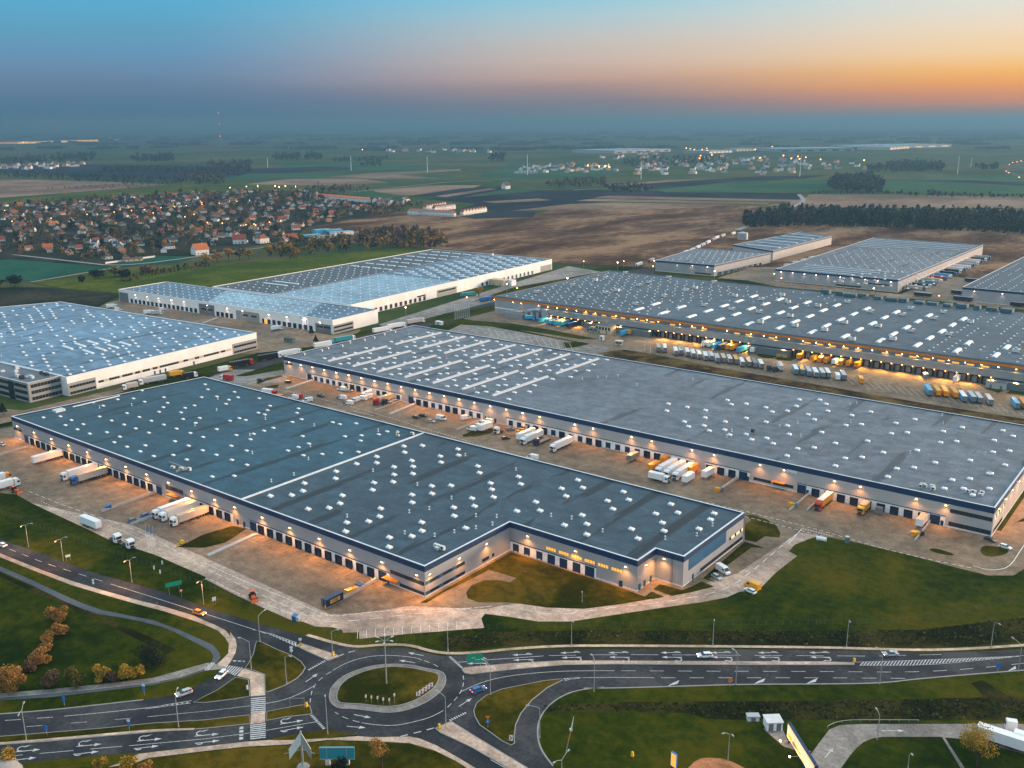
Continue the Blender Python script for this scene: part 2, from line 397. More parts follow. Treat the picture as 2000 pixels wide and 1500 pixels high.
# overhead: the open evening sky (Nishita for its hue, lifted to the brightness of the bright band above the frame)
nish = wn('ShaderNodeTexSky', sky_type='NISHITA', sun_disc=False, sun_elevation=radians(4), sun_rotation=pi/2-(CAM_YAW-radians(70)))
up = wn('ShaderNodeMix'); up.data_type = 'RGBA'; up.blend_type = 'ADD'; up.inputs[0].default_value = .10
up.inputs[6].default_value = (.66, .80, .90, 1); nt.links.new(nish.outputs[0], up.inputs[7])
f3 = wn('ShaderNodeMapRange', interpolation_type='SMOOTHSTEP'); nt.links.new(sx.outputs['Z'], f3.inputs[0]); f3.inputs[1].default_value = .125; f3.inputs[2].default_value = .42
tot = wmix(f3.outputs[0], low, up.outputs[2])
nt.links.new(tot, bg.inputs['Color']); bg.inputs['Strength'].default_value = 1.0

sd = bpy.data.lights.new("sun", 'SUN'); sd.energy = 8.0; sd.angle = radians(18); sd.color = (1, .68, .45)
so = link("sun", sd); sdir = (GLOW*cos(radians(5.5))+Vector((0, 0, sin(radians(5.5))))).normalized()
so.rotation_euler = (-sdir).to_track_quat('-Z', 'Y').to_euler()

SC.view_settings.view_transform = 'Standard'; SC.view_settings.look = 'None'; SC.view_settings.gamma = 1.0; SC.view_settings.exposure = 0.45
SC.cycles.use_denoising = True
SC.cycles.max_bounces = 6; SC.cycles.diffuse_bounces = 3; SC.cycles.volume_bounces = 1; SC.cycles.transparent_max_bounces = 4
SC.cycles.use_light_tree = True; SC.cycles.sample_clamp_indirect = 6.0

# ---------------------------------------------------------------- air
def build_haze():
    b = MB().box(-52000, 52000, -52000, 52000, -1.5, 232)
    hm = bpy.data.materials.new('evening_haze'); hm.use_nodes = True; t = hm.node_tree; t.nodes.clear()
    o = t.nodes.new('ShaderNodeOutputMaterial'); v = t.nodes.new('ShaderNodeVolumePrincipled')
    v.inputs['Color'].default_value = (.105, .222, .325, 1); v.inputs['Density'].default_value = HAZE; v.inputs['Anisotropy'].default_value = .25
    t.links.new(v.outputs[0], o.inputs['Volume'])
    ob = b.build('haze', hm); tag(ob, kind='stuff'); return ob
HAZE = 1.45e-4

# ---------------------------------------------------------------- ground
def build_ground():
    br = [-52000, -30000, -16000, -8000, -5000, -3000, -2000, -1400, -1000, -700, -500, -350, -200, -100, 0, 150, 350, 600, 900, 1300, 2000, 3000, 5000, 8000, 16000, 30000, 52000]
    xs = [x-250 for x in br]; ys = [y+350 for y in br]
    xs[0] = ys[0] = -51900; xs[-1] = ys[-1] = 51900
    b = MB(); n = len(xs)
    b.v = [(x, y, 0) for y in ys for x in xs]
    for j in range(n-1):
        for i in range(n-1): b.f.append((j*n+i, j*n+i+1, (j+1)*n+i+1, (j+1)*n+i)); b.m.append(0)
    tag(b.build('ground', M['country']), kind='structure')
build_ground()
ZS = [0.02]
def sheet(name, px, mat, z, world=False, sm=0, closed=True):
    pts = px if world else PX(px)
    if sm: pts = smoothc(pts, sm)
    a = sum(pts[i][0]*pts[(i+1) % len(pts)][1]-pts[(i+1) % len(pts)][0]*pts[i][1] for i in range(len(pts)))
    if a < 0: pts = pts[::-1]
    b = MB().face([(p[0], p[1], z) for p in pts])
    return tag(b.build(name, M[mat] if isinstance(mat, str) else mat), kind='structure')
# near lawn area around the park
sheet('lawn', [(-300, 905), (0, 900), (20, 840), (520, 700), (860, 610), (1180, 520), (1450, 505), (2200, 540), (2500, 800), (2500, 1900), (-300, 1900)], 'grass', .012)
# fields, far to near (photo outlines laid out on the plain)
FIELDS = [
 ('soil', [(0, 318), (250, 322), (490, 325), (480, 345), (300, 350), (0, 338)]),
 ('stubble', [(-60, 349), (60, 351), (230, 356), (330, 360), (190, 372), (60, 382), (-60, 390)]),
 ('meadow', [(330, 362), (620, 358), (640, 372), (420, 372), (200, 384), (0, 400), (-60, 405), (-60, 392), (60, 384), (200, 373)]),
 ('stubble', [(560, 350), (700, 348), (760, 357), (620, 362), (480, 360)]),
 ('cropgreen', [(490, 338), (640, 338), (900, 344), (760, 350), (560, 348), (430, 352)]),
 ('stubble', [(640, 345), (760, 336), (900, 330), (900, 333), (770, 341), (860, 348), (740, 349)]),
 ('cropgreen', [(540, 320), (760, 318), (900, 326), (760, 333), (560, 330)]),
 ('soil', [(480, 330), (640, 325), (700, 330), (560, 338), (490, 338)]),
 ('cropgreen', [(1000, 318), (1200, 322), (1210, 340), (1000, 352), (930, 345)]),
 ('stubble', [(730, 372), (840, 362), (940, 362), (920, 368), (800, 382), (740, 380)]),
 ('cropgreen', [(690, 370), (730, 374), (790, 383), (720, 392), (690, 386)]),
 ('soil', [(800, 383), (900, 368), (985, 365), (985, 368), (870, 384)]),
 ('stubble', [(850, 383), (955, 368), (972, 369), (870, 385)]),
 ('soil', [(880, 385), (975, 369), (1060, 372), (1020, 385), (940, 388)]),
 ('cropgreen', [(905, 385), (985, 370), (1060, 370), (960, 388)]),
 ('soil', [(820, 388), (900, 386), (1060, 372), (1130, 371), (1560, 378), (1570, 389), (1280, 390), (1160, 396), (1100, 400), (1000, 412), (895, 410), (930, 398)]),
 ('stubble', [(940, 394), (1050, 388), (1080, 391), (970, 397)]),
 ('stubble', [(1160, 386), (1190, 382), (1560, 391), (1560, 394), (1200, 388)]),
 ('stubble', [(1125, 392), (1160, 388), (1500, 396), (1500, 399), (1150, 393)]),
 ('soil', [(1200, 358), (1500, 344), (1625, 342), (1560, 350), (1420, 356), (1280, 371), (1180, 366)]),
 ('stubble', [(1180, 362), (1300, 352), (1440, 347), (1300, 356), (1210, 364)]),
 ('cropgreen', [(1280, 370), (1420, 357), (1640, 345), (1640, 372), (1500, 376), (1300, 376)]),
 ('meadow', [(1500, 354), (1625, 346), (1620, 349), (1500, 358)]),
 ('cropgreen', [(1720, 352), (2060, 338), (2060, 382), (1900, 378), (1700, 374)]),
 ('soil', [(1750, 353), (1900, 352), (2060, 360), (2060, 366), (1900, 358)]),
 ('stubble', [(1580, 380), (1700, 380), (2060, 386), (2060, 408), (1560, 405), (1480, 402), (1540, 396), (1575, 386)]),
 ('heath', [(560, 470), (690, 450), (800, 428), (900, 420), (1060, 416), (1100, 401), (1200, 396), (1480, 403), (1480, 425), (2060, 455), (2060, 560), (1650, 520), (1280, 524), (1100, 515), (900, 490), (760, 478)]),
 ('stubble', [(1000, 412), (1110, 399), (1200, 396), (1440, 400), (1300, 408), (1100, 410)]),
 ('soil', [(970, 412), (1050, 414), (1040, 424), (930, 428), (900, 424)]),
 ('heath', [(580, 445), (690, 425), (800, 412), (905, 422), (760, 445), (640, 462)]),
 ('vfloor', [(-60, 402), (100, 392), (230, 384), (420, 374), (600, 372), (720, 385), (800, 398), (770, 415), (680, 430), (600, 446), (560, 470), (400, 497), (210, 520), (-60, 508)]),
 ('winter', [(-60, 512), (20, 507), (215, 522), (65, 549), (-60, 552)]),
 ('winter', [(222, 518), (300, 500), (385, 502), (350, 512), (240, 522)]),
 ('meadow', [(60, 552), (230, 528), (420, 518), (640, 498), (800, 484), (870, 490), (600, 540), (420, 560), (230, 575), (110, 598), (160, 572)]),
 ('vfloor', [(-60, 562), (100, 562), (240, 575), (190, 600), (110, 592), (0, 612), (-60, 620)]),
]
for i, (m, p) in enumerate(FIELDS): sheet('field', p, m, .05+.012*i)
# haze added last
# ---------------------------------------------------------------- roads, yards, paths (photo outlines on the ground)
def T(k):  # tile helper: crops of the photo at five times
    return {1: (0, 960), 2: (0, 1230), 3: (400, 1230), 4: (800, 1230), 5: (1200, 1230), 6: (1600, 1230), 7: (400, 1100)}[k]
def tp(k, *xy):
    ox, oy = T(k); return [(ox+a/5, oy+b/5) for a, b in zip(xy[0::2], xy[1::2])]
road = [(-160, 993), (-100, 1018)] + tp(1, 0, 465, 300, 570, 620, 685, 900, 790, 1290, 895, 1640, 990) + tp(7, 0, 430, 300, 520, 600, 610, 900, 690, 1200, 775, 1420, 825) \
    + [(712, 1269), (740, 1266), (780, 1265)] + tp(4, 0, 185, 150, 225, 300, 255, 450, 255, 700, 240, 1000, 215, 1500, 190) + tp(5, 0, 187, 1000, 190, 2000, 200) \
    + tp(6, 600, 210, 1000, 225, 1500, 215, 2000, 190) + [(2200, 1262), (2200, 1296)] + tp(6, 2000, 395, 1500, 440, 1000, 475, 600, 525, 0, 530) + tp(5, 1200, 535, 600, 555, 0, 572) \
    + tp(4, 1800, 570, 1650, 590, 1500, 640, 1380, 720, 1300, 810, 1260, 900, 1248, 1000, 1260, 1100, 1300, 1200, 1400, 1330, 1470, 1420, 1640, 1600) \
    + [(1100, 1600), (985, 1540)] + tp(4, 660, 1380, 620, 1330, 450, 1230, 250, 1120, 100, 1060, 0, 1040) + tp(3, 1640, 1045, 1500, 1035, 1380, 1010, 1250, 985, 1180, 980, 1000, 1000, 800, 1035, 600, 1070, 400, 1090, 0, 1135) \
    + tp(2, 1500, 1190, 1000, 1225, 500, 1270, 0, 1330) + [(-160, 1518), (-160, 1405)] + tp(2, 0, 825, 500, 785, 1000, 730, 1400, 685, 1700, 640, 1900, 560, 2000, 510) \
    + tp(3, 100, 450, 170, 380, 250, 320, 300, 230, 315, 160, 300, 90, 250, 20) + tp(7, 200, 650, 100, 600, 0, 560) + tp(1, 1900, 1210, 1600, 1120, 1300, 1045, 1000, 960, 700, 870, 400, 760, 200, 680, 0, 600) + [(-100, 1045), (-160, 1022)]
sheet('road', road, 'asphalt', .03)
def island(name, px, mat, h=.12, kerb=.25, sm=1, lift=0):
    pts = PX(px)
    if sm: pts = smoothc(pts, sm)
    b = MB().prism(pts, .0, .03+h, 0); o = b.build(name, [M['kerbstone']]); tag(o, kind='structure')
    cx = sum(p[0] for p in pts)/len(pts); cy = sum(p[1] for p in pts)/len(pts)
    q = []
    a = sum(pts[i][0]*pts[(i+1) % len(pts)][1]-pts[(i+1) % len(pts)][0]*pts[i][1] for i in range(len(pts))); s = 1 if a > 0 else -1
    for i, p in enumerate(pts):
        u = pts[i-1]; w = pts[(i+1) % len(pts)]; dx, dy = w[0]-u[0], w[1]-u[1]; l = hypot(dx, dy) or 1
        q.append((p[0]-s*kerb*dy/l, p[1]+s*kerb*dx/l))
    sheet('island_lawn' if 'grass' in mat else 'island_paving', q, mat, .03+h+.012+lift, True)
island('traffic_island', tp(3, 505, 112, 560, 122, 700, 190, 850, 250, 940, 310, 985, 370, 960, 420, 900, 480, 780, 550, 620, 610, 585, 610, 580, 440, 480, 402, 390, 380, 430, 320, 470, 240, 490, 150), 'grass_y', sm=0)
island('traffic_island', tp(2, 1885, 712) + tp(3, 0, 650, 120, 590, 220, 520, 300, 465, 430, 490, 445, 650, 300, 680, 0, 716), 'grass_y', sm=0)
island('traffic_island', tp(2, -400, 1065, 0, 1043, 500, 1003, 1000, 962, 1500, 912) + tp(3, 0, 882, 435, 832, 440, 922, 0, 968) + tp(2, 1500, 1003, 1000, 1046, 500, 1092, 0, 1128, -400, 1160), 'grass_y', sm=0)
island('traffic_island', tp(3, 605, 800, 900, 742, 1000, 730, 1030, 745, 1050, 815, 1030, 830, 800, 855, 600, 890), 'grass_y', sm=0)
island('traffic_island', tp(3, 890, 160, 935, 132, 1100, 185, 1300, 250, 1312, 266, 1200, 305, 1170, 290, 1000, 215), 'paver_l', sm=0)
island('traffic_island', tp(4, 508, 385, 540, 370, 1000, 330, 1500, 302) + tp(5, 0, 304, 1000, 310, 2000, 312) + tp(6, 340, 322, 345, 345, 0, 347) + tp(5, 1000, 346, 0, 340) + tp(4, 1500, 347, 1000, 392, 600, 438, 540, 428, 518, 408), 'paver_l', sm=0)
island('traffic_island', tp(4, 1480, 480, 1500, 493, 1350, 568, 1200, 688, 1090, 820, 1040, 930, 1025, 1050, 1030, 1110, 990, 1132, 900, 1090, 780, 1002, 680, 932, 635, 850, 622, 790, 650, 720, 740, 645, 900, 580, 1100, 540, 1300, 500), 'grass_y', sm=0)
island('traffic_island', tp(4, 245, 965, 310, 935, 400, 897, 700, 1080, 1150, 1350, 1400, 1500, 1200, 1500, 950, 1350, 600, 1150, 300, 1010), 'paver_l', sm=0)
island('roundabout_apron', [(600+a/2.777, 960+b/2.777) for a, b in ((115, 1105), (130, 1060), (180, 1010), (250, 975), (350, 945), (450, 935), (560, 940), (650, 960), (735, 975), (757, 1010), (747, 1060), (700, 1110), (620, 1160), (520, 1195), (430, 1203), (340, 1192), (250, 1180), (170, 1180), (125, 1150))], 'paver_g', sm=1)
island('roundabout_lawn', [(600+a/2.777, 960+b/2.777) for a, b in ((155, 1105), (180, 1050), (230, 1010), (330, 970), (450, 950), (560, 958), (640, 975), (712, 990), (718, 1020), (700, 1060), (640, 1110), (560, 1150), (470, 1172), (380, 1170), (300, 1158), (220, 1155), (165, 1150))], 'grass_y', h=.28, sm=1)
# pavements and the cycle path
sheet('pavement', tp(1, -300, 520, 0, 604, 200, 684, 400, 764, 700, 874, 1000, 964, 1300, 1049, 1600, 1124, 1900, 1214) + tp(7, 0, 564, 100, 604, 200, 655, 250, 712) + tp(3, 250, 24, 300, 93, 313, 160, 298, 230, 248, 322, 205, 365, 150, 350, 110, 345, 160, 300, 230, 230, 235, 140, 200, 80, 130, 10) + tp(7, 0, 602) + tp(1, 1900, 1265, 1600, 1170, 1300, 1090, 1000, 1005, 700, 915, 400, 800, 200, 722, 0, 642, -300, 560), 'paver_l', .05)
sheet('cycle_path', tp(1, -300, 610, 0, 730, 300, 860, 600, 1000, 800, 1090, 1000, 1160, 1300, 1220, 1500, 1260, 1750, 1352) + tp(3, 0, 112, 80, 150, 140, 220, 155, 270, 110, 330, 40, 330, 65, 315, 85, 268, 60, 215, 0, 175) + tp(1, 1700, 1372, 1600, 1330, 1400, 1275, 1200, 1235, 950, 1195, 800, 1145, 600, 1060, 300, 910, 0, 775, -300, 660), 'path', .05)
sheet('pavement', tp(2, -400, 640, 0, 620, 500, 580, 1000, 530, 1500, 470, 1750, 400, 2000, 330) + tp(3, 40, 322, 110, 335, 200, 368, 170, 385, 60, 395) + tp(2, 2000, 385, 1750, 470, 1500, 515, 1000, 572, 500, 622, 0, 662, -400, 685), 'paver_g', .05)
sheet('cycle_path', tp(2, -400, 688, 0, 666, 500, 626, 1000, 576, 1500, 519, 1750, 474, 2000, 389) + tp(3, 60, 398, 0, 402) + tp(2, 2000, 402, 1800, 470, 1500, 540, 1000, 600, 500, 660, 0, 692, -400, 715), 'path', .052)
sheet('walkway', tp(3, 384, 382, 575, 436, 588, 616, 590, 640, 450, 652, 440, 482, 312, 450, 370, 384), 'paver_l', .046)
sheet('walkway', tp(3, 450, 818, 592, 806, 590, 900, 590, 910, 445, 926), 'paver_l', .16)
sheet('pavement', tp(2, 260*5, 1310, 1450, 1252, 1700, 1222) + tp(3, 0, 1186, 400, 1142, 800, 1122, 1200, 1077, 1600, 1087) + tp(4, 0, 1107, 250, 1182, 450, 1282, 560, 1352, 660, 1420, 700, 1420, 640, 1350, 450, 1235, 250, 1125, 100, 1064, 0, 1044) + tp(3, 1640, 1050, 1500, 1040, 1180, 1062, 800, 1080, 620, 1078, 400, 1094, 0, 1139) + tp(2, 1500, 1194, 1350, 1215, 1200, 1290, 1050, 1345), 'paver_l', .05)
sheet('verge', tp(3, 612, 1076, 800, 1036, 1000, 1001, 1180, 981, 1250, 986, 1490, 1030, 1400, 1034, 1180, 1060, 800, 1078), 'grass_y', .056)
b = MB()
b.ribbon(smooth(PX(tp(7, 1000, 700, 1250, 775, 1480, 822, 1700, 795, 2000, 795) + tp(4, 200, 210, 400, 235, 700, 220, 1000, 185, 1500, 156) + tp(5, 0, 155, 1000, 162, 2000, 172) + tp(6, 500, 186, 1000, 200, 1500, 186, 2000, 150, 2600, 110)), 2), 1.3, .05)
tag(b.build('pavement', M['paver_l']), kind='structure')
b = MB(); b.ribbon(smooth(PX(tp(2, -400, 1140, 0, 1115, 500, 1075, 1000, 1030, 1500, 985, 1900, 975)), 2), .9, .18)
tag(b.build('kerb_strip', M['paver_l']), kind='structure')
b = MB(); b.ribbon(smooth(PX(tp(2, -400, 850, 0, 824, 500, 784, 1000, 729, 1400, 684)), 2), .5, .06); b.ribbon(smooth(PX(tp(5, -300, 572, 0, 570, 600, 554, 1200, 534, 2000, 531) + tp(6, 600, 524, 1000, 475, 2000, 395)), 2), .5, .06)
b.ribbon(smooth(PX(tp(4, 1900, 562, 1650, 588, 1500, 640, 1380, 720, 1300, 810, 1260, 900, 1248, 1000, 1260, 1100, 1300, 1200, 1400, 1330)), 2), .45, .06)
tag(b.build('kerb', M['kerbstone']), kind='structure')
M['terracotta'] = paver_mat('terracotta_pavers', (.60, .22, .09), .2)
# petrol-station roads bottom right
sheet('access_road', tp(6, 2300, 920, 1000, 920, 400, 922, 200, 932, 100, 975, 0, 1105) + tp(5, 1920, 1215, 1900, 1345, 1880, 1500) + [(1620, 1560)] + tp(6, 215, 1350, 300, 1230, 360, 1160, 430, 1100, 520, 1060, 620, 1047, 1180, 1047, 1300, 1060, 1500, 1075, 2300, 1300), 'paver_g', .04)
sheet('path', tp(5, 1450, 965, 1640, 968, 1700, 1100, 1920, 1190, 1900, 1215, 1650, 1140), 'paver_g', .035)
sheet('path', tp(6, 1200, 1050, 1225, 1050, 1420, 1350, 1380, 1350), 'paver_g', .035)
sheet('forecourt', tp(5, 720, 1350, 780, 1290, 850, 1255, 950, 1250, 1050, 1258, 1150, 1290, 1270, 1350, 1400, 1500, 600, 1500), M['terracotta'], .04)
# ditches and rough strips
sheet('ditch', tp(5, -700, 740, 0, 705, 900, 700, 2000, 690) + tp(6, 900, 680, 1550, 660, 2400, 650, 2400, 900, 1500, 880, 600, 890, 0, 880) + tp(5, 1650, 880, 1200, 880, 900, 870, 700, 812, 0, 800, -700, 800), 'ditch', .02)
sheet('ditch', tp(6, 1480, 520, 1600, 490, 1800, 620, 2000, 690, 2000, 720, 1640, 700, 1560, 600), 'ditch', .024)
sheet('ditch', tp(4, 300, 60, 1000, 20, 2000, 0) + tp(5, 0, 10, 2000, 8) + tp(6, 1000, 0, 2000, -120, 2600, -300, 2600, 40, 2000, 110, 1400, 165, 900, 175, 0, 165) + tp(5, 1000, 150, 0, 148) + tp(4, 1000, 160, 500, 195, 330, 190), 'ditch', .02)
sheet('rough_bank', [(1165, 690), (1220, 683), (1280, 692), (1400, 718), (1560, 745), (1700, 770), (1850, 795), (2000, 818), (2300, 862), (2300, 920), (2000, 835), (1850, 815), (1700, 790), (1560, 770), (1380, 735), (1290, 715)], 'bank', .055)
sheet('ditch', [(-60, 1088), (0, 1118), (92, 1159), (157, 1187), (236, 1219), (325, 1259), (345, 1270), (325, 1277), (236, 1233), (157, 1196), (92, 1168), (0, 1127), (-60, 1098)], 'ditch', .03)
sheet('meadow', tp(2, -300, 1400, 260*5-30, 1318, 1450, 1262, 1700, 1232) + tp(3, 0, 1196, 400, 1152, 800, 1132, 1200, 1087, 1600, 1097) + tp(4, 0, 1117, 250, 1192, 450, 1292, 600, 1400) + [(900, 1580), (-100, 1580)], 'grass_y', .016)
# ---- yards
yardA = [(-300, 960), (-120, 950), (32, 966)] + tp(1, 300, 110, 600, 250, 900, 390, 1100, 490, 1300, 550, 1520, 620, 1700, 700, 2000, 830) + tp(7, 20, 165, 300, 310, 600, 450, 850, 560, 960, 572, 1080, 620, 1250, 628, 1340, 650, 1352, 680, 1505, 675, 1510, 740, 2000, 690) \
    + [(945.7, 1226.5), (940, 1208), (947, 1199), (996, 1205), (1050, 1214), (1115, 1214), (1300, 1186), (1372, 1176), (1419, 1167), (1444, 1156), (1480, 1154), (1516, 1118), (1557, 1086), (1541, 1077), (1552, 1064), (1577, 1052), (1610, 1048), (1660, 1057), (1768, 1082), (1876, 1111), (1930, 1124), (1980, 1124), (2000, 1111), (2040, 1070), (2100, 980)]
ya = PX(yardA) + [(-20, 452), (-60, 452), (-60, 380), (-470, 380), (-500, 345), (-520, 300), (-520, 235), (-590, 208)]
sheet('yard', ya, 'paver', .03, True)
sheet('yard', PX(tp(7, -700, -370, 250, 60, 850, 330, 1220, 500, 1500, 490, 2000, 420) + [(945.7, 1190), (1000, 1180), (1200, 1170), (1300, 1163), (1440, 1120), (1560, 1040), (1600, 1046), (1577, 1054), (1552, 1064), (1541, 1077), (1557, 1086), (1516, 1118), (1480, 1154), (1444, 1156), (1419, 1167), (1372, 1176), (1300, 1186), (1115, 1214), (1050, 1214), (996, 1205), (947, 1199), (940, 1208), (945.7, 1226.5)] + tp(7, 2000, 690, 1510, 740, 1505, 675, 1352, 680, 1340, 650, 1250, 628, 1080, 620, 960, 572, 850, 560, 600, 450, 300, 310, 20, 165) + tp(1, 2000, 830, 1700, 700, 1520, 620, 1300, 550, 1100, 490, 900, 390, 600, 250, 300, 110)), 'paver_l', .042, True)
gA = [(600+a/2.777, 960+b/2.777) for a, b in ((612, 602), (645, 606), (745, 545), (880, 480), (960, 440), (985, 425), (1040, 440), (1135, 470), (1100, 492), (1040, 482), (960, 482), (890, 510), (862, 548), (870, 580), (930, 602), (1100, 602), (1300, 630), (1500, 637), (1700, 612), (1920, 574), (1880, 545), (1830, 570), (1690, 520))]
sheet('lawn', PX(gA)+[(-146, 253.4), (-196.9, 253.4), (-196.9, 212)], 'grass_y', .056, True)
g3 = lambda *xy: [(1200+a/6.667, 980+b/6.667) for a, b in zip(xy[0::2], xy[1::2])]
sheet('lawn', g3(505, 1142, 590, 1075, 660, 1090, 880, 1150, 1000, 1110, 1135, 1040, 1302, 1105, 1000, 1180, 745, 1228), 'grass_y', .056)
sheet('lawn', g3(385, 1245, 480, 1172, 655, 1240, 500, 1270), 'grass_y', .060)
sheet('lawn', g3(1150, 1000, 1700, 520, 1960, 605, 1790, 592, 1230, 1005, 1345, 1060), 'grass_y', .064)
sheet('lawn', [(1300+a/2.777, 960+b/2.777) for a, b in ((430, 180), (465, 155), (430, 128), (480, 130), (545, 150), (600, 185), (622, 225), (618, 250), (540, 243), (490, 275), (428, 262))], 'grass_y', .056)
sheet('lawn', [(1300+a/2.777, 960+b/2.777) for a, b in ((1700, 325), (1725, 290), (1800, 300), (1868, 318), (1840, 345), (1745, 358))], 'grass_y', .056, sm=1)
sheet('lawn', [(1300+a/2.777, 960+b/2.777) for a, b in ((1425, 312), (1470, 308), (1575, 342), (1545, 350), (1450, 330))], 'grass_y', .056, sm=1)
sheet('lawn', [(346, 1069), (358, 1064), (395, 1045), (455, 1027), (482, 1033), (440, 1060), (400, 1070)], 'grass_y', .056)
sheet('lawn', [(903, 850), (930, 838), (970, 836), (960, 846), (930, 853), (905, 853)], 'grass_y', .056)
sheet('lawn', PX([(1985, 1020), (2200, 900), (2300, 960), (2100, 1000), (2060, 1040), (2005, 1018)]), 'grass_y', .056, True)
sheet('lawn', [(516, 755), (545, 751), (542, 758), (522, 759)], 'grass_y', .056)
sheet('lawn', [(500, 748), (508, 741), (548, 733), (553, 735), (520, 744), (505, 750)], 'grass_y', .056)
# estate roads between the halls
sheet('estate_road', [(-200, 862), (-20, 842), (120, 808), (330, 757), (450, 722), (640, 672), (880, 610), (1100, 543), (1300, 520), (1420, 465), (1440, 448), (1460, 449), (1440, 468), (1330, 517), (1250, 540), (1120, 560), (960, 600), (900, 622), (700, 672), (540, 720), (470, 736), (300, 780), (30, 832), (-200, 880)], 'asphalt_b', .03)
sheet('estate_road', [(388, 745), (450, 722), (552, 722), (560, 735), (560, 745), (470, 752)], 'paver_g', .034)
sheet('yard', [(212, 590), (240, 585), (650, 655), (705, 643), (690, 660), (640, 672), (505, 692), (470, 690), (170, 612)], 'paver', .03)
sheet('yard', [(739, 634), (880, 590), (1110, 520), (1200, 535), (1100, 560), (960, 590), (760, 640)], 'paver_g', .032)
sheet('car_park', [(870, 648), (900, 634), (960, 638), (1130, 670), (1190, 678), (1175, 700), (1100, 690), (870, 655), (820, 648)], 'paver_g', .036)
yc = PX([(905, 622), (970, 606)])+[(-480, 606), (-60, 606), (-20, 612)]+PX([(2300, 830), (2300, 872), (2000, 820), (1850, 795), (1700, 770), (1560, 745), (1400, 718), (1280, 692), (1220, 683), (1165, 690), (1130, 668), (960, 634)])
sheet('yard', yc, 'paver', .033, True)
sheet('lawn', [(908, 632), (925, 626), (950, 628), (1000, 632), (1080, 645), (1170, 663), (1130, 662), (1040, 648), (960, 638)], 'grass', .06, sm=0)
sheet('lawn', [(1097, 669), (1135, 668), (1153, 672), (1120, 679), (1103, 680)], 'grass', .06)
sheet('lawn', [(1475, 693), (1490, 687), (1520, 690), (1515, 700), (1490, 700)], 'grass', .06, sm=1)
sheet('lawn', [(1513, 700), (1530, 692), (1560, 698), (1545, 705), (1520, 704)], 'grass', .06)
sheet('lawn', [(1922, 758), (1935, 752), (1960, 762), (1950, 768)], 'grass', .06)
sheet('lawn', [(1965, 768), (1985, 756), (2060, 770), (2060, 780), (2000, 772)], 'grass', .06)
sheet('lawn', [(1143, 645), (1155, 640), (1190, 642), (1187, 650), (1160, 650)], 'grass', .06, sm=1)
sheet('verge', [(455, 720), (560, 695), (655, 672), (500, 690), (330, 735), (240, 765), (170, 786), (300, 768), (380, 745)], 'grass', .036)
sheet('verge', [(456, 735), (553, 706), (553, 722), (480, 735)], 'grass', .04)
sheet('verge', [(640, 668), (745, 636), (760, 640), (680, 665)], 'grass', .036)
sheet('verge', [(0, 836), (100, 815), (105, 805), (0, 828), (-100, 850), (-100, 860)], 'grass', .036)
sheet('verge', [(812, 630), (870, 612), (968, 596), (960, 602), (860, 630)], 'grass', .04)
sheet('verge', [(920, 590), (1000, 562), (1180, 530), (1150, 540), (1000, 575)], 'grass', .04)
sheet('yard', [(1395, 545), (1500, 560), (1540, 575), (1760, 590), (1960, 620), (2200, 640), (2200, 560), (1980, 498), (1925, 500), (1760, 575), (1520, 550), (1600, 500), (1625, 480), (1500, 512)], 'paver', .09)
sheet('estate_road', [(1250, 530), (1450, 555), (1700, 580), (2000, 617), (2200, 640), (2200, 648), (2000, 625), (1700, 588), (1450, 562), (1240, 537)], 'asphalt_b', .1)
sheet('verge', [(1270, 533), (1460, 548), (1520, 560), (1800, 585), (2000, 605), (2000, 612), (1700, 580), (1450, 555)], 'grass', .105)
sheet('verge', [(1530, 510), (1610, 488), (1622, 482), (1620, 488), (1560, 506)], 'meadow', .11)
# motorway far right and village lanes
sheet('road', [(2060, 350), (1985, 345), (1960, 335), (1965, 325), (2020, 312), (2020, 316), (1978, 326), (1972, 334), (1992, 341), (2060, 345)], 'asphalt_b', .6)
b = MB()
for pl, w in (([(25, 498), (150, 512), (235, 522), (400, 500), (560, 478), (640, 462), (710, 452)], 5), ([(60, 552), (235, 522)], 4), ([(1440, 450), (1560, 400), (1572, 392), (1560, 380)], 9), ([(690, 375), (760, 368), (880, 355), (1000, 350)], 7), ([(1280, 371), (1200, 366), (1120, 372)], 6)):
    b.ribbon(smooth(PX(pl), 2), w, .62)
tag(b.build('lane', M['concd']), kind='structure')

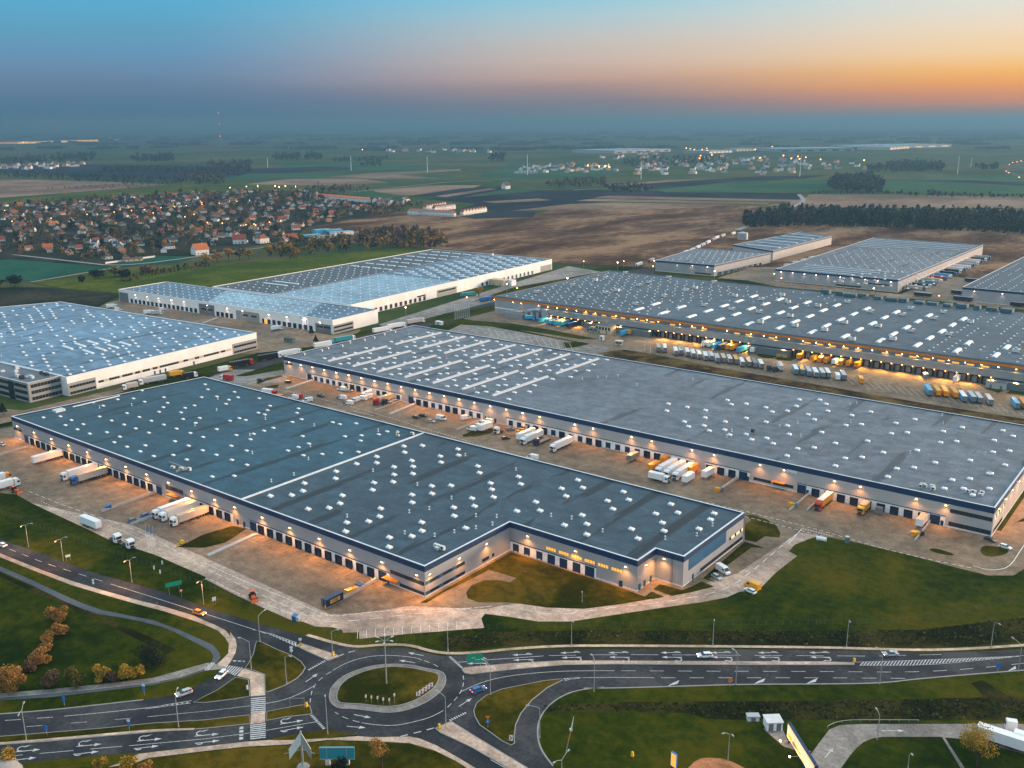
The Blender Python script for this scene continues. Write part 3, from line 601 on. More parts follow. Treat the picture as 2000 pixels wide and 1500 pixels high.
# ---- road markings
mk = MB(); ZM = .075
def line(px, w=.16, off=0.0, sm=2, world=False):
    p = px if world else PX(px)
    mk.ribbon(smooth(p, sm) if sm else p, w, ZM, 0, off)
def dash(px, on, gap, w=.16, sm=2, start=0.0):
    p = resample(smooth(PX(px), sm) if sm else PX(px), .5)
    i = int(start/.5); n1, n2 = max(1, int(on/.5)), max(1, int(gap/.5))
    while i+1 < len(p):
        mk.ribbon(p[i:i+n1+1], w, ZM); i += n1+n2
def arrow(px, ang=None, L=5.0, kind='s', to=None, w=.26):
    """lane arrow at pixel; to = pixel the arrow points to"""
    p = at(*px); a = heading(p, at(*to)) if to else ang
    c, s = cos(a), sin(a)
    f = lambda x, y: (p[0]+c*x-s*y, p[1]+s*x+c*y, ZM)
    mk.face([f(-L/2, -w/2), f(L/2-1.6, -w/2), f(L/2-1.6, w/2), f(-L/2, w/2)])
    mk.face([f(L/2-1.7, -.62), f(L/2, 0), f(L/2-1.7, .62)])
    if kind == 'r':   # small roundabout symbol with arrow
        k = 14
        for i in range(k-4):
            t0, t1 = 2*pi*i/k+.6, 2*pi*(i+1)/k+.6
            mk.face([f(-L/2+1.2+1.05*cos(t0), 1.1+1.05*sin(t0)), f(-L/2+1.2+.75*cos(t0), 1.1+.75*sin(t0)), f(-L/2+1.2+.75*cos(t1), 1.1+.75*sin(t1)), f(-L/2+1.2+1.05*cos(t1), 1.1+1.05*sin(t1))][::-1])
        mk.face([f(-L/2+1.6, 2.0), f(-L/2+3.3, 2.35), f(-L/2+1.9, 1.5)][::-1])
    if kind == 'q':
        for i in range(6):
            t0, t1 = pi+pi*i/8, pi+pi*(i+1)/8
            mk.face([f(-L/2+1.2+1.05*cos(t0), .3+1.05*sin(t0)), f(-L/2+1.2+.75*cos(t0), .3+.75*sin(t0)), f(-L/2+1.2+.75*cos(t1), .3+.75*sin(t1)), f(-L/2+1.2+1.05*cos(t1), .3+1.05*sin(t1))][::-1])
def zebra(p00, p10, p01, p11, n):
    """stripes between side p00-p01 and side p10-p11 (pixels)"""
    A, B, C2, D = at(*p00), at(*p10), at(*p01), at(*p11)
    for i in range(n):
        t0, t1 = (i+.15)/n, (i+.7)/n
        L = lambda P, Q, t: (P[0]+(Q[0]-P[0])*t, P[1]+(Q[1]-P[1])*t, ZM)
        mk.face([L(A, C2, t0), L(B, D, t0), L(B, D, t1), L(A, C2, t1)])
def teeth(a, b, n):
    A, B = at(*a), at(*b); l = hypot(B[0]-A[0], B[1]-A[1]); ux, uy = (B[0]-A[0])/l, (B[1]-A[1])/l
    for i in range(n):
        t = l*(i+.1)/n; k = l*.55/n; x, y = A[0]+ux*t, A[1]+uy*t
        mk.face([(x, y, ZM), (x+ux*k, y+uy*k, ZM), (x+ux*k-uy*.75, y+uy*k+ux*.75, ZM), (x-uy*.75, y+ux*.75, ZM)])
# north-west road
dash(tp(1, -200, 480, 0, 530, 150, 585, 420, 695, 640, 765, 1040, 890), 4, 4, .2, start=1)
line(tp(1, 1080, 905, 1500, 1035, 1900, 1165) + tp(7, 0, 495, 500, 655, 600, 690), .2)
line(tp(3, 470, 0, 650, 42, 900, 130), .2, sm=0); line(tp(3, 600, 30, 780, 105, 880, 162), .2, sm=0)
for i in range(9):
    t = i/8; x0, y0 = 640+t*240, 45+t*85; mk.ribbon(PX(tp(3, x0, y0, x0+8*(1+t*2)-10*t, y0+10+26*t)), .42, ZM)
teeth(tp(3, 1020, 400)[0], tp(3, 1190, 305)[0], 9)
dash(tp(3, 1300, 262, 1400, 222, 1520, 196), 2, 1.6, .35, 1)
# slip lane
dash(tp(3, 275, 305, 405, 312), 1, .5, .5, 0); zebra(tp(3, 215, 345)[0], tp(3, 170, 402)[0], tp(3, 380, 375)[0], tp(3, 300, 452)[0], 7)
zebra(tp(3, -10, 400)[0], tp(3, 60, 320)[0], tp(3, 40, 400)[0], tp(3, 105, 325)[0], 2)
# roundabout
line(tp(3, 1250, 400, 1350, 340, 1480, 290, 1620, 260, 1780, 250, 1920, 258, 2000, 268) + tp(4, 60, 275, 120, 297), .2)
dash(tp(3, 1235, 410, 1160, 455, 1090, 520, 1060, 570, 1040, 620, 1028, 700, 1028, 740), 2, 1.6, .2)
dash(tp(4, 140, 302, 220, 330, 290, 370, 320, 390), 2, 1.6, .2, 1)
dash(tp(4, 522, 450, 530, 500, 520, 560, 490, 630, 430, 700, 350, 780), 2, 1.6, .22)
line(tp(4, 330, 790, 250, 835, 150, 875, 0, 910) + tp(3, 1900, 932, 1780, 938, 1650, 928, 1530, 910), .2)
dash(tp(3, 1510, 905, 1420, 880, 1330, 845, 1270, 805), 2, 1.6, .2, 1)
line(tp(3, 590, 722, 750, 695, 900, 640, 1000, 590, 1075, 545), .2)
line(tp(4, 505, 605, 620, 550, 750, 500, 950, 455, 1200, 425, 1500, 405, 1800, 402) + tp(5, 0, 402), .2)
teeth(tp(3, 1180, 965)[0], tp(3, 1050, 825)[0], 11); teeth(tp(4, 380, 268)[0], tp(4, 505, 380)[0], 11); teeth(tp(4, 400, 895)[0], tp(4, 565, 815)[0], 8)
dash(tp(3, 1910, 1045, 2000, 1022) + tp(4, 80, 1003, 160, 983, 240, 960), 2.4, 1.6, .35, 1)
line(tp(4, 405, 898, 700, 1080, 1150, 1350), .22, sm=0); line(tp(4, 790, 1270, 950, 1360), .2, sm=0)
arrow(tp(3, 1045, 470)[0], to=tp(3, 1110, 425)[0], L=5); arrow(tp(3, 1975, 312)[0], to=tp(3, 1900, 300)[0]); arrow(tp(3, 1540, 846)[0], to=tp(3, 1640, 866)[0])
arrow(tp(3, 1480, 952)[0], to=tp(3, 1580, 960)[0]); arrow(tp(4, 545, 710)[0], to=tp(4, 600, 675)[0]); arrow(tp(4, 60, 240)[0], to=tp(4, 20, 232)[0])
# south-west carriageways
dash(tp(2, -300, 905, 0, 892, 555, 853), 4, 4, .2, 1, 1); line(tp(2, 625, 846, 1000, 812, 1500, 758, 1650, 730, 1870, 695), .2, sm=1)
line(tp(2, 1420, 775, 1650, 745, 1860, 718), .2, sm=0)
for i in range(5):
    x = 1610+i*50; mk.ribbon(PX(tp(2, x, 752-i*7, x+30, 742-i*8, x+12, 730-i*6)), .28, ZM)
dash(tp(2, -300, 985, 0, 968, 600, 922, 1340, 862), 4, 7, .16, 1, 3); line(tp(2, 1440, 852) + tp(3, 0, 798, 445, 745), .14, sm=0)
zebra(tp(3, 450, 668)[0], tp(3, 594, 655)[0], tp(3, 450, 818)[0], tp(3, 594, 806)[0], 8)
zebra(tp(3, 443, 928)[0], tp(3, 594, 912)[0], tp(3, 443, 1080)[0], tp(3, 594, 1062)[0], 8)
dash(tp(3, 358, 950, 355, 1090), 1.0, .6, 1.0, 0)
line(tp(2, 1260, 1135, 2000, 1068) + tp(3, 440, 1010), .18, sm=0); line(tp(3, 596, 985, 1110, 897), .18, sm=0)
dash(tp(2, -200, 1260, 0, 1242, 310, 1217, 1190, 1140), 8, 4, .18, 0, 2)
for x, y in ((230, 1183), (830, 1130), (1420, 1078)): arrow(tp(2, x+40, y)[0], to=tp(2, x+140, y-10)[0], kind='r', L=6)
for x, y in ((190, 1265), (800, 1205), (1390, 1150), (1985, 1098)): arrow(tp(2, x+40, y)[0], to=tp(2, x+140, y-12)[0], kind='q', L=6)
arrow(tp(2, 2020, 1030)[0], to=tp(2, 2120, 1020)[0], kind='r', L=6); arrow(tp(3, 850, 905)[0], to=tp(3, 920, 893)[0], kind='r', L=6); arrow(tp(3, 850, 972)[0], to=tp(3, 930, 958)[0], kind='q', L=6)
line(tp(2, 0, 664, 500, 624, 1000, 574, 1560, 510), .12, sm=1)
# eastern road
line(tp(4, 475, 320, 800, 293, 1305, 258), .2, sm=1)
dash(tp(4, 1360, 254, 2000, 244) + tp(5, 500, 247, 1000, 249, 2000, 256) + tp(6, 600, 260, 800, 252, 1200, 243), 8, 4, .18, 1)
for x in (40, 550, 1040, 1500, 2000):
    arrow(tp(5, x, 225)[0], to=tp(5, x-100, 226)[0], kind='q', L=6); arrow(tp(5, x+10, 270)[0], to=tp(5, x-90, 269)[0], kind='r', L=6)
for x, y in ((650, 285), (1100, 245), (1570, 225)): arrow(tp(4, x, y)[0], to=tp(4, x-100, y+4)[0], kind='q', L=6)
for x, y in ((660, 330), (1110, 295), (1580, 272)): arrow(tp(4, x, y)[0], to=tp(4, x-100, y+4)[0], kind='r', L=6)
dash(tp(5, 0, 402, 1000, 407, 2000, 409) + tp(6, 400, 413, 800, 416, 1200, 403, 1600, 373, 2000, 328, 2400, 290), 4, 4, .2, 1, 2)
line(tp(4, 1500, 480, 1650, 470, 2000, 467) + tp(5, 390, 470), .2, sm=1); dash(tp(5, 455, 471, 2000, 471) + tp(6, 900, 477), 4, 4, .2, 0)
line(tp(4, 1510, 500, 1620, 480, 1700, 468), .2, sm=0)
for i in range(5): mk.ribbon(PX(tp(4, 1510+i*28, 482, 1530+i*26, 490-i*2, 1515+i*24, 503-i*6)), .28, ZM)
for x, y in ((580, 520), (1420, 500), (1930, 500)):
    p = [at(*q) for q in tp(5, x-60, y+32, x-5, y-2, x+55, y-25, x+35, y+10)]; mk.face([(q[0], q[1], ZM) for q in p])
p = [at(*q) for q in tp(6, 1840, 405, 1870, 385, 1915, 355, 1925, 385)]; mk.face([(q[0], q[1], ZM) for q in p])
line(tp(6, 360, 318, 1000, 300, 1500, 280, 1950, 258, 2300, 235), .16, sm=1); line(tp(6, 390, 350, 1000, 348, 1400, 318, 1950, 262), .16, sm=1)
for i in range(46):
    t = i/46; x = 400+t*1480
    yt = 317-t*58 if t < .95 else 262; yb = 351-max(0, t-.35)*130
    if yb-yt > 4: mk.ribbon(PX(tp(6, x, yb, x+34, yt)), .3, ZM)
# access road arrows
arrow(tp(6, 720, 988)[0], to=tp(6, 820, 988)[0], L=6); arrow(tp(6, 95, 1205)[0], to=tp(6, 130, 1165)[0], L=5)
# yard lines
mk_road, mk = mk, MB()
dash(tp(7, 0, 0, 300, 140, 600, 265, 900, 385, 1100, 480, 1250, 525, 1500, 490, 2000, 450) + [(875, 1190), (935, 1187)], 1.6, .8, .25, 1)
dash(tp(1, 280, 0, 700, 165, 1000, 260, 1250, 350, 1460, 440, 1750, 600, 2000, 745) + tp(7, 100, 100, 560, 310, 1000, 520, 1120, 555), 3, 2.4, .2, 1)
dash(tp(1, 400, 95, 700, 235, 1100, 345, 1400, 480), 1.2, 1.2, .2, 1)
dash(tp(7, 60, 160, 300, 290, 600, 400, 850, 500), 2, 1.4, .2, 1)
dash(tp(7, 1170, 577, 1500, 560, 2000, 500) + [(870, 1194), (935, 1187), (980, 1182), (1020, 1190), (1060, 1199), (1110, 1200), (1200, 1186), (1300, 1176), (1380, 1162), (1430, 1145), (1470, 1115), (1510, 1080), (1560, 1040)], 4, 3, .22, 1)
for i in range(12):
    x = 1510+i*88-20; mk.ribbon(PX(tp(7, x, 738-i*8, x+2, 660-i*8)), .12, ZM)
dash([(430, 738), (640, 780), (830, 837), (1000, 888), (1200, 938), (1400, 995), (1490, 1018), (1610, 1048)], 1.6, 1.0, .26, 1)
dash([(1300, 965), (1420, 990), (1600, 1035), (1700, 1065), (1800, 1090), (1900, 1110)], 1.6, 1.0, .26, 1)
line([(1900, 1105), (1930, 1114), (1960, 1112), (1976, 1102), (1990, 1080), (2000, 1065)], .26, sm=1)
line([(1540, 1062), (1566, 1033)], .26, sm=0); dash([(1568, 1033), (1628, 1048)], .8, .4, .5, 0)
line([(640, 795), (676, 803)], .25, sm=0); line([(690, 803), (730, 812)], .25, sm=0)
for i in range(14):   # car park bays behind the second hall
    x = 940+i*13.2; y = 640+i*2.3; mk.ribbon(PX([(x, y), (x+9, y+12+i*.4)]), .15, ZM)
# ---------------------------------------------------------------- halls
def offset(pts, d):
    """offset a ccw polygon outwards by d"""
    n = len(pts); out = []
    for i in range(n):
        p0, p1, p2 = pts[i-1], pts[i], pts[(i+1) % n]
        def nrm(a, b):
            l = hypot(b[0]-a[0], b[1]-a[1]); return ((b[1]-a[1])/l, -(b[0]-a[0])/l)
        a, b = nrm(p0, p1), nrm(p1, p2); k = 1+a[0]*b[0]+a[1]*b[1]
        out.append((p1[0]+d*(a[0]+b[0])/k, p1[1]+d*(a[1]+b[1])/k))
    return out
def ccw(pts): return pts if sum(pts[i][0]*pts[(i+1) % len(pts)][1]-pts[(i+1) % len(pts)][0]*pts[i][1] for i in range(len(pts))) > 0 else pts[::-1]
def ring(b, outer, inner, z0, z1, mi=0):
    n = len(outer)
    for i in range(n):
        j = (i+1) % n; o, p, q, r = outer[i], outer[j], inner[i], inner[j]
        b.face([(*o, z0), (*p, z0), (*p, z1), (*o, z1)], mi); b.face([(*r, z0), (*q, z0), (*q, z1), (*r, z1)], mi)
        b.face([(*o, z1), (*p, z1), (*r, z1), (*q, z1)], mi); b.face([(*p, z0), (*o, z0), (*q, z0), (*r, z0)], mi)
class Hall: pass
def hall(name, label, poly, h, clad, roof, fascia=None, band=1.9, cap='cap', cat='warehouse', group=None, roofs=None, plinth='offwhite', ph=.45):
    H = Hall(); pts = ccw(poly); c = (sum(p[0] for p in pts)/len(pts), sum(p[1] for p in pts)/len(pts))
    H.root = thing(name, label, cat, (c[0], c[1], 0), 0, group); H.o = (-c[0], -c[1], 0); H.h = h; H.pts = pts
    zb = h-band if fascia else h-.3
    b = MB(); n = len(pts)
    for i in range(n):
        p, q = pts[i], pts[(i+1) % n]; b.face([(*p, 0), (*q, 0), (*q, zb), (*p, zb)])
    H.part('wall', b, clad)
    if ph:
        b = MB(); ring(b, offset(pts, .07), offset(pts, -.02), 0, ph); H.part('plinth', b, plinth)
    b = MB(); ring(b, offset(pts, .09), offset(pts, -.45), zb, h-.002); H.part('parapet', b, fascia or clad)
    b = MB(); ring(b, offset(pts, .14), offset(pts, -.5), h, h+.1); H.part('coping', b, cap)
    H.dz = h-.45; H.roofs = []
    for rp, rm in (roofs or [(offset(pts, -.3), roof)]):
        b = MB().face([(p[0], p[1], H.dz) for p in ccw(rp)]); H.roofs.append(H.part('roof', b, rm))
    return H
def _part(H, name, b, mat, label=None, par=None):
    m = [M[x] if isinstance(x, str) else x for x in (mat if isinstance(mat, (list, tuple)) else [mat])]
    o = b.build(name, m, par or H.root, H.o if par is None else (0, 0, 0))
    if label: o['label'] = label
    return o
Hall.part = _part
# shared roof furniture (origin on the roof)
def me(name, b, mats): return b.mesh(name, [M[x] for x in mats])
_b = MB().box(-1.25, 1.25, -.75, .75, 0, .32, 1); _b.hexa([(-1.2, -.7, .32), (1.2, -.7, .32), (1.2, .7, .32), (-1.2, .7, .32)], [(-1, -.5, .6), (1, -.5, .6), (1, .5, .6), (-1, .5, .6)], 0)
SKY = me('skylight', _b, ['skyglass', 'kerb'])
_b = MB().box(-.55, .55, -.5, .5, 0, .3, 1); _b.hexa([(-.5, -.45, .3), (.5, -.45, .3), (.5, .45, .3), (-.5, .45, .3)], [(-.35, -.3, .5), (.35, -.3, .5), (.35, .3, .5), (-.35, .3, .5)], 0)
SKYS = me('small_skylight', _b, ['skyglass', 'kerb'])
_b = MB().box(-1.15, 1.15, -1.0, 1.0, 0, .55, 1); _b.hexa([(-1.05, -.9, .55), (1.05, -.9, .55), (1.05, .9, .55), (-1.05, .9, .55)], [(-.8, -.65, .85), (.8, -.65, .85), (.8, .65, .85), (-.8, .65, .85)], 0)
_b.box(-.75, -.55, -.2, .2, .8, 1.35, 1); _b.box(-1.45, -1.0, -.25, .25, .3, .6, 1)
_b.v = [(x*.88, y*.88, z*.95) for x, y, z in _b.v]
VENT = me('smoke_vent', _b, ['skyglass', 'kerb'])
_b = MB()
for i in range(6):
    a0, a1 = pi*i/6, pi*(i+1)/6
    _b.face([(-1.5*cos(a0), -6.2, .35+.75*sin(a0)), (-1.5*cos(a1), -6.2, .35+.75*sin(a1)), (-1.5*cos(a1), 6.2, .35+.75*sin(a1)), (-1.5*cos(a0), 6.2, .35+.75*sin(a0))][::-1])
for y in (-6.2, 6.2):
    f = [(-1.5*cos(pi*i/6), y, .35+.75*sin(pi*i/6)) for i in range(7)]; _b.face(f if y < 0 else f[::-1])
_b.box(-1.6, 1.6, -6.3, 6.3, 0, .36, 1)
BARREL = me('barrel_rooflight', _b, ['skyglass', 'kerb'])
_b = MB().box(-2.1, 2.1, -1.3, 1.3, .35, 2.35, 0); _b.box(-1.9, 1.9, -1.1, 1.1, 0, .36, 1); _b.box(2.1, 2.45, -1.0, 1.0, .6, 2.0, 1); _b.box(-1.2, .2, -.7, .7, 2.35, 2.55, 1)
AHU = me('air_handling_unit', _b, ['offwhite', 'dark'])
def pipe_mesh(h):
    b = MB(); b.tube((0, 0, 0), (0, 0, h), .18, .18, 6); b.tube((0, 0, h), (0, 0, h+.3), .38, .3, 8); b.box(-.35, .35, -.35, .35, 0, .12); return me('vent_pipe', b, ['kerb'])
PIPE = pipe_mesh(1.0)
def put(H, name, mesh, xy, z=None, rot=0.0, roof=0):
    o = link(name, mesh, H.roofs[roof], (xy[0], xy[1], H.dz if z is None else z), rot); return o
def scatter(H, name, mesh, pts, roof=0, cap=100, rot=0.0):
    """first cap as parts, the rest as one mesh"""
    cp = (0, -600)
    pts = sorted(pts, key=lambda p: (p[0])**2+(p[1])**2)
    for p in pts[:cap]: put(H, name, mesh, p, None, rot, roof)
    if len(pts) > cap:
        b = MB(); c, s = cos(rot), sin(rot)
        for p in pts[cap:]:
            n = len(b.v); b.v += [(p[0]+c*v.co.x-s*v.co.y, p[1]+s*v.co.x+c*v.co.y, H.dz+v.co.z) for v in mesh.vertices]
            for f in mesh.polygons: b.f.append(tuple(n+i for i in f.vertices)); b.m.append(f.material_index)
        o = b.build(name, list(mesh.materials), H.roofs[roof], (0, 0, 0)); o['kind'] = 'stuff'
# wall lamps
def spot(name, energy, col, size=2.8, blend=1.0):
    L = bpy.data.lights.new(name, 'SPOT'); L.energy = energy; L.color = col; L.spot_size = size; L.spot_blend = blend; L.shadow_soft_size = .18; return L
LW = spot('warm_wall_light', 5600, (1, .40, .095)); LB = spot('warm_wall_light', 3300, (1, .40, .095)); LP = spot('pale_wall_light', 900, (1, .66, .40)); LC = spot('amber_dock_light', 12000, (1, .50, .10), 2.5)
def lampmesh(mat):
    b = MB().box(-.28, .28, -.05, .42, -.1, .14, 1); b.box(-.24, .24, .05, .40, -.19, -.1, 0); b.box(-.24, .24, .42, .46, -.12, .10, 0); return b.mesh('wall_lamp', [M[mat], M['dark']])
LMW, LMP, LMO = lampmesh('lamp_warm'), lampmesh('lamp_pink'), lampmesh('lamp_orange')
def wlamp(H, x, y, z, nx, ny, light=None, mesh=None, tilt=1.05, name='wall_lamp', out=1.15):
    """lamp on a wall with outward normal nx, ny"""
    a = atan2(ny, nx)-pi/2
    o = link(name, mesh or LMW, H.root, (x+H.o[0], y+H.o[1], z), a)
    if light:
        l = link(name+'_light', light, o, (0, out, -.12)); l.rotation_euler = (radians(32), 0, 0)
    return o
def docks(H, y, x0, x1, doors, ztop=3.9, panel='white', pit=True, sgn=-1, mat='door_navy'):
    """white dock panel on a wall at y facing sgn*Y; doors: (x, kind) kind n = navy door, s = door with shelter, g = tall gate, p = personnel door"""
    s = sgn
    if panel:
        b = MB(); b.box(x0, x1, y+s*.06, y-s*.05, .0, ztop); H.part('dock_panel', b, panel)
        b = MB(); b.box(x0-.1, x1+.1, y+s*.16, y-s*.04, ztop+.002, ztop+.28); H.part('flashing', b, 'navy')
    for x, k in doors:
        b = MB()
        if k in 'ns': b.box(x-1.35, x+1.35, y+s*.12, y-s*.02, .55, 3.25)
        elif k == 'g': b.box(x-1.9, x+1.9, y+s*.14, y-s*.02, .02, ztop-.25)
        elif k == 't': b.box(x-1.6, x+1.6, y+s*.14, y-s*.02, .02, 3.5)
        else: b.box(x-.55, x+.55, y+s*.14, y-s*.02, .02, 2.1)
        d = H.part('dock_door' if k in 'ns' else 'gate' if k in 'gt' else 'door', b, mat)
        if k == 's':
            b = MB(); b.box(x-1.6, x-1.2, y+s*.5, y+s*.07, .3, 3.2); b.box(x+1.2, x+1.6, y+s*.5, y+s*.07, .3, 3.2); b.box(x-1.6, x+1.6, y+s*.5, y+s*.07, 2.8, 3.4); b.box(x-1.2, x+1.2, y+s*.45, y+s*.07, .02, .5)
            H.part('shelter', b, 'rubber', par=d)
        elif k == 'n':
            b = MB(); b.box(x-1.1, x-.8, y+s*.3, y+s*.07, .2, .54); b.box(x+.8, x+1.1, y+s*.3, y+s*.07, .2, .54); H.part('bumper', b, 'rubber', par=d)
def winY(H, y, x0, x1, z0, z1, n, s=-1, mat='glass', frame='navy', name='window', alt=None):
    b = MB(); b.box(x0, x1, y+s*.05, y-s*.03, z0, z1, 1)
    w = (x1-x0)/n
    for i in range(n):
        k = 0
        b.box(x0+i*w+.08, x0+(i+1)*w-.08, y+s*.08, y+s*.02, z0+.08, z1-.08, 0 if not alt or i % alt else 2)
    return H.part(name, b, [mat, frame] + (['litw'] if alt else []))
def winX(H, x, y0, y1, z0, z1, n, s=1, mat='glass', frame='navy', alt=None, mats3='blue', name='window'):
    b = MB(); b.box(x+s*.05, x-s*.03, y0, y1, z0, z1, 1)
    w = (y1-y0)/n
    for i in range(n): b.box(x+s*.08, x+s*.02, y0+i*w+.08, y0+(i+1)*w-.08, z0+.08, z1-.08, 0 if not alt or i % alt else 2)
    return H.part(name, b, [mat, frame] + ([mats3] if alt else []))

# ======== hall A: blue-banded hall in front
A = hall('warehouse', 'teal-roofed warehouse with navy parapet and a stepped front corner beside the roundabout road',
         [(-476, 209), (-198.2, 209), (-198.2, 254.3), (-145, 254.3), (-145, 266.3), (-134.4, 266.3), (-134.4, 313), (-465, 313)], 11.2, 'clad', None, 'navy', 2.1,
         roofs=[([(-475.7, 209.3), (-294.3, 209.3), (-294.3, 312.7), (-464.7, 312.7)], 'roofA'),
                ([(-294.3, 209.3), (-198.5, 209.3), (-198.5, 254.6), (-145.3, 254.6), (-145.3, 266.6), (-134.7, 266.6), (-134.7, 312.7), (-294.3, 312.7)], 'roofA2')])
b = MB().box(-294.9, -293.9, 209.3, 312.7, A.dz-.1, A.h-.05); A.part('parting_wall', b, 'cap')
ns = 'ssssssssssssssssssss'
docks(A, 209, -464.2, -348.2, [(-463, 'g')] + [(-457.1+5.31*i, 's') for i in range(20)] + [(-350, 'g')])
docks(A, 209, -331.9, -299.8, [(-330+5.4*i, 's') for i in range(6)] )
docks(A, 209, -289.2, -219.9, [(-287.2, 'g')] + [(-282.4+5.37*i, 's') for i in range(12)])
docks(A, 209, -219.8, -214.4, [(-217.8, 'g'), (-215.1, 'p')], panel='white')
b = MB().box(-297.6, -296.4, 208.9, 209.0, .02, 2.2); A.part('door', b, 'navy'); b = MB().box(-293.5, -292.3, 208.9, 209.0, .02, 2.2); A.part('door', b, 'navy')
winY(A, 209, -344.8, -332.4, 3.7, 5.7, 8); winY(A, 209, -344.8, -339.5, .9, 2.2, 3); winY(A, 209, -214.0, -198.5, 4.0, 5.4, 9); winY(A, 209, -209.8, -198.5, .5, 1.7, 7)
winY(A, 209, -475.2, -467, 4.6, 5.9, 4)
b = MB().box(-216.3, -209.8, 206.9, 208.98, 2.35, 2.6, 0); A.part('canopy', b, 'orange_band')
b = MB().box(-341.5, -335, 206.9, 208.98, 2.35, 2.75, 0); A.part('canopy', b, 'orange_band')
b = MB().box(-405, -402, 208.9, 208.98, 8.1, 9.0); A.part('sign_panel', b, 'offwhite')
for x in (-470.5, -453.9, -437.5, -421.6, -405.5, -389.7, -373.9, -358, -342, -326, -310.5, -297.9, -281, -265.2, -249.1, -233.3, -217.6, -201.6):
    wlamp(A, x, 208.95, 7.25, 0, -1, LW)
winX(A, -198.2, 209.2, 229, 4.3, 5.5, 9, alt=3); winX(A, -198.2, 209.2, 229, .75, 1.85, 9, alt=3); winX(A, -198.2, 238.4, 242.2, 1.3, 2.5, 2, frame='dark'); winX(A, -198.2, 243.9, 245.1, 1.3, 2.5, 1, frame='dark')
for y in (211.1, 226, 240.6): wlamp(A, -198.15, y, 7.75, 1, 0, LW)
docks(A, 254.3, -198, -161, [(-195.4, 'n'), (-190.4, 'n'), (-184.9, 'n'), (-179.7, 't'), (-174.5, 't'), (-169, 't'), (-163.6, 'g')])
for i in range(6):
    x = -182.0+i*5.4; winY(A, 254.3, x, x+4.3, 4.9, 6.25, 4, mat='lit', frame='dark', name='lit_window')
b = MB().box(-151.8, -150.5, 254.1, 254.28, .02, 2.2); A.part('door', b, 'navy')
for x in (-190, -169.4, -149.3): wlamp(A, x, 254.25, 8.0, 0, -1, LW)
for y in (256, 259.3, 263.4):
    b = MB().box(-144.98, -144.86, y-.6, y+.6, .02, 2.3); A.part('door', b, 'blue')
wlamp(A, -144.95, 259.4, 7.9, 1, 0, LP); wlamp(A, -141.5, 266.25, 8.6, 0, -1, LW)
b = MB()
for x in (-138.95, -138.35): b.tube((x, 266.05, .3), (x, 266.05, 10.8), .035, .035, 5)
for i in range(28): b.tube((-138.95, 266.05, .6+i*.37), (-138.35, 266.05, .6+i*.37), .025, .025, 4)
A.part('ladder', b, 'dark')
b = MB().box(-134.38, -134.3, 270, 298.4, 4.7, 9.24); A.part('blue_panel', b, 'blue')
winX(A, -134.4, 301.4, 312.8, 4.2, 5.4, 8, mat='litw', alt=3, mats3='glass'); winX(A, -134.4, 279, 312.8, .6, 2.0, 16); b = MB().box(-134.38, -134.26, 273, 274, .02, 2.1); A.part('door', b, 'navy')
def wpts(s): return [tuple(float(x) for x in q.split(',')) for q in s.split()]
AL = wpts('-462,218 -457,224 -441,218 -446.5,224 -430,218 -435.5,224 -419,218 -467.5,247 -457.5,247 -441,235.5 -430,235.5 -419,235.5 -409,235.5 -398,235.5 -435.5,247 -424.5,247 -414,247 -403.5,247 -393,247 -414.5,224 -403.5,224 -398,218 -387.5,218 -377,218 -366.5,218 -382.6,224 -361,224 -377,235.5 -366.5,235.5 -356,235.5 -346,235.5 -382,247 -372,247 -377,258 -351,224 -335,235.5 -324.7,235.5 -351,247 -340,247 -324.5,218 -318,224 -462.4,258 -468,275.6 -457.4,264 -447,264 -424.5,258 -430,264 -435.5,270 -446.5,275')
AL += [(x+dx, y) for y in (258, 264, 270, 275.5, 287, 292.7, 298.5, 304) for x in range(-462, -300, 21) for dx in [random.choice((0, 5.4, 10.7, 16))] if (x+dx, y) not in AL and not (x < -440 and y < 276) and x+dx > -463+(y-210)*.11 and R() < .85]
SKYA = me('skylight', MB().box(-.95, .95, -.6, .6, 0, .3, 1).hexa([(-.9, -.55, .3), (.9, -.55, .3), (.9, .55, .3), (-.9, .55, .3)], [(-.75, -.4, .52), (.75, -.4, .52), (.75, .4, .52), (-.75, .4, .52)], 0), ['skyglass', 'kerb'])
scatter(A, 'skylight', SKYA, AL, 0)
AR = wpts('-288,252.5 -282,246.7 -288,264 -287.7,275.6 -282,270 -272.6,270.8 -266,264.2 -260.5,258 -272,281 -266.5,276 -260.6,269.6 -266,292.6 -260.6,287 -266,304.3 -260.5,298.3 -266,252.7 -260.8,246.8 -266,235.7 -260.6,229.5 -244.8,252.4 -239.3,246.7 -245,264 -239.4,258 -239.2,269 -223.8,263.6 -218,258.2 -228.3,280.5 -223.6,275.5 -218,269.6 -223.7,293 -218,287 -245,292.7 -239.4,287 -223.4,252.5 -218,246.5 -244.7,235.3 -239.5,229.6 -223.5,235 -218.3,229.5 -207.5,240.7 -202.4,264 -195.8,269.6 -202,275.4 -202.2,292.8 -196.2,287.2 -202.3,304.4 -196,298.6 -288,292.8 -282,298.5 -282,287 -288,235.5 -282,229.6 -288,218.5 -282,224 -266,218.5 -260.6,224 -245,218.5 -239.5,212.8 -223.5,218.5 -218,212.8 -239.5,224 -218,224 -180.9,292.8 -175,287.2 -180.9,304.4 -175,298.6 -180.9,275.4 -175,269.6 -180.9,264 -170,262 -160,292.8 -154,287 -160,304.4 -154,298.6 -160,275.5 -154,269.8 -150,281 -141.5,300 -141,290 -143,306')
scatter(A, 'smoke_vent', VENT, AR, 1)
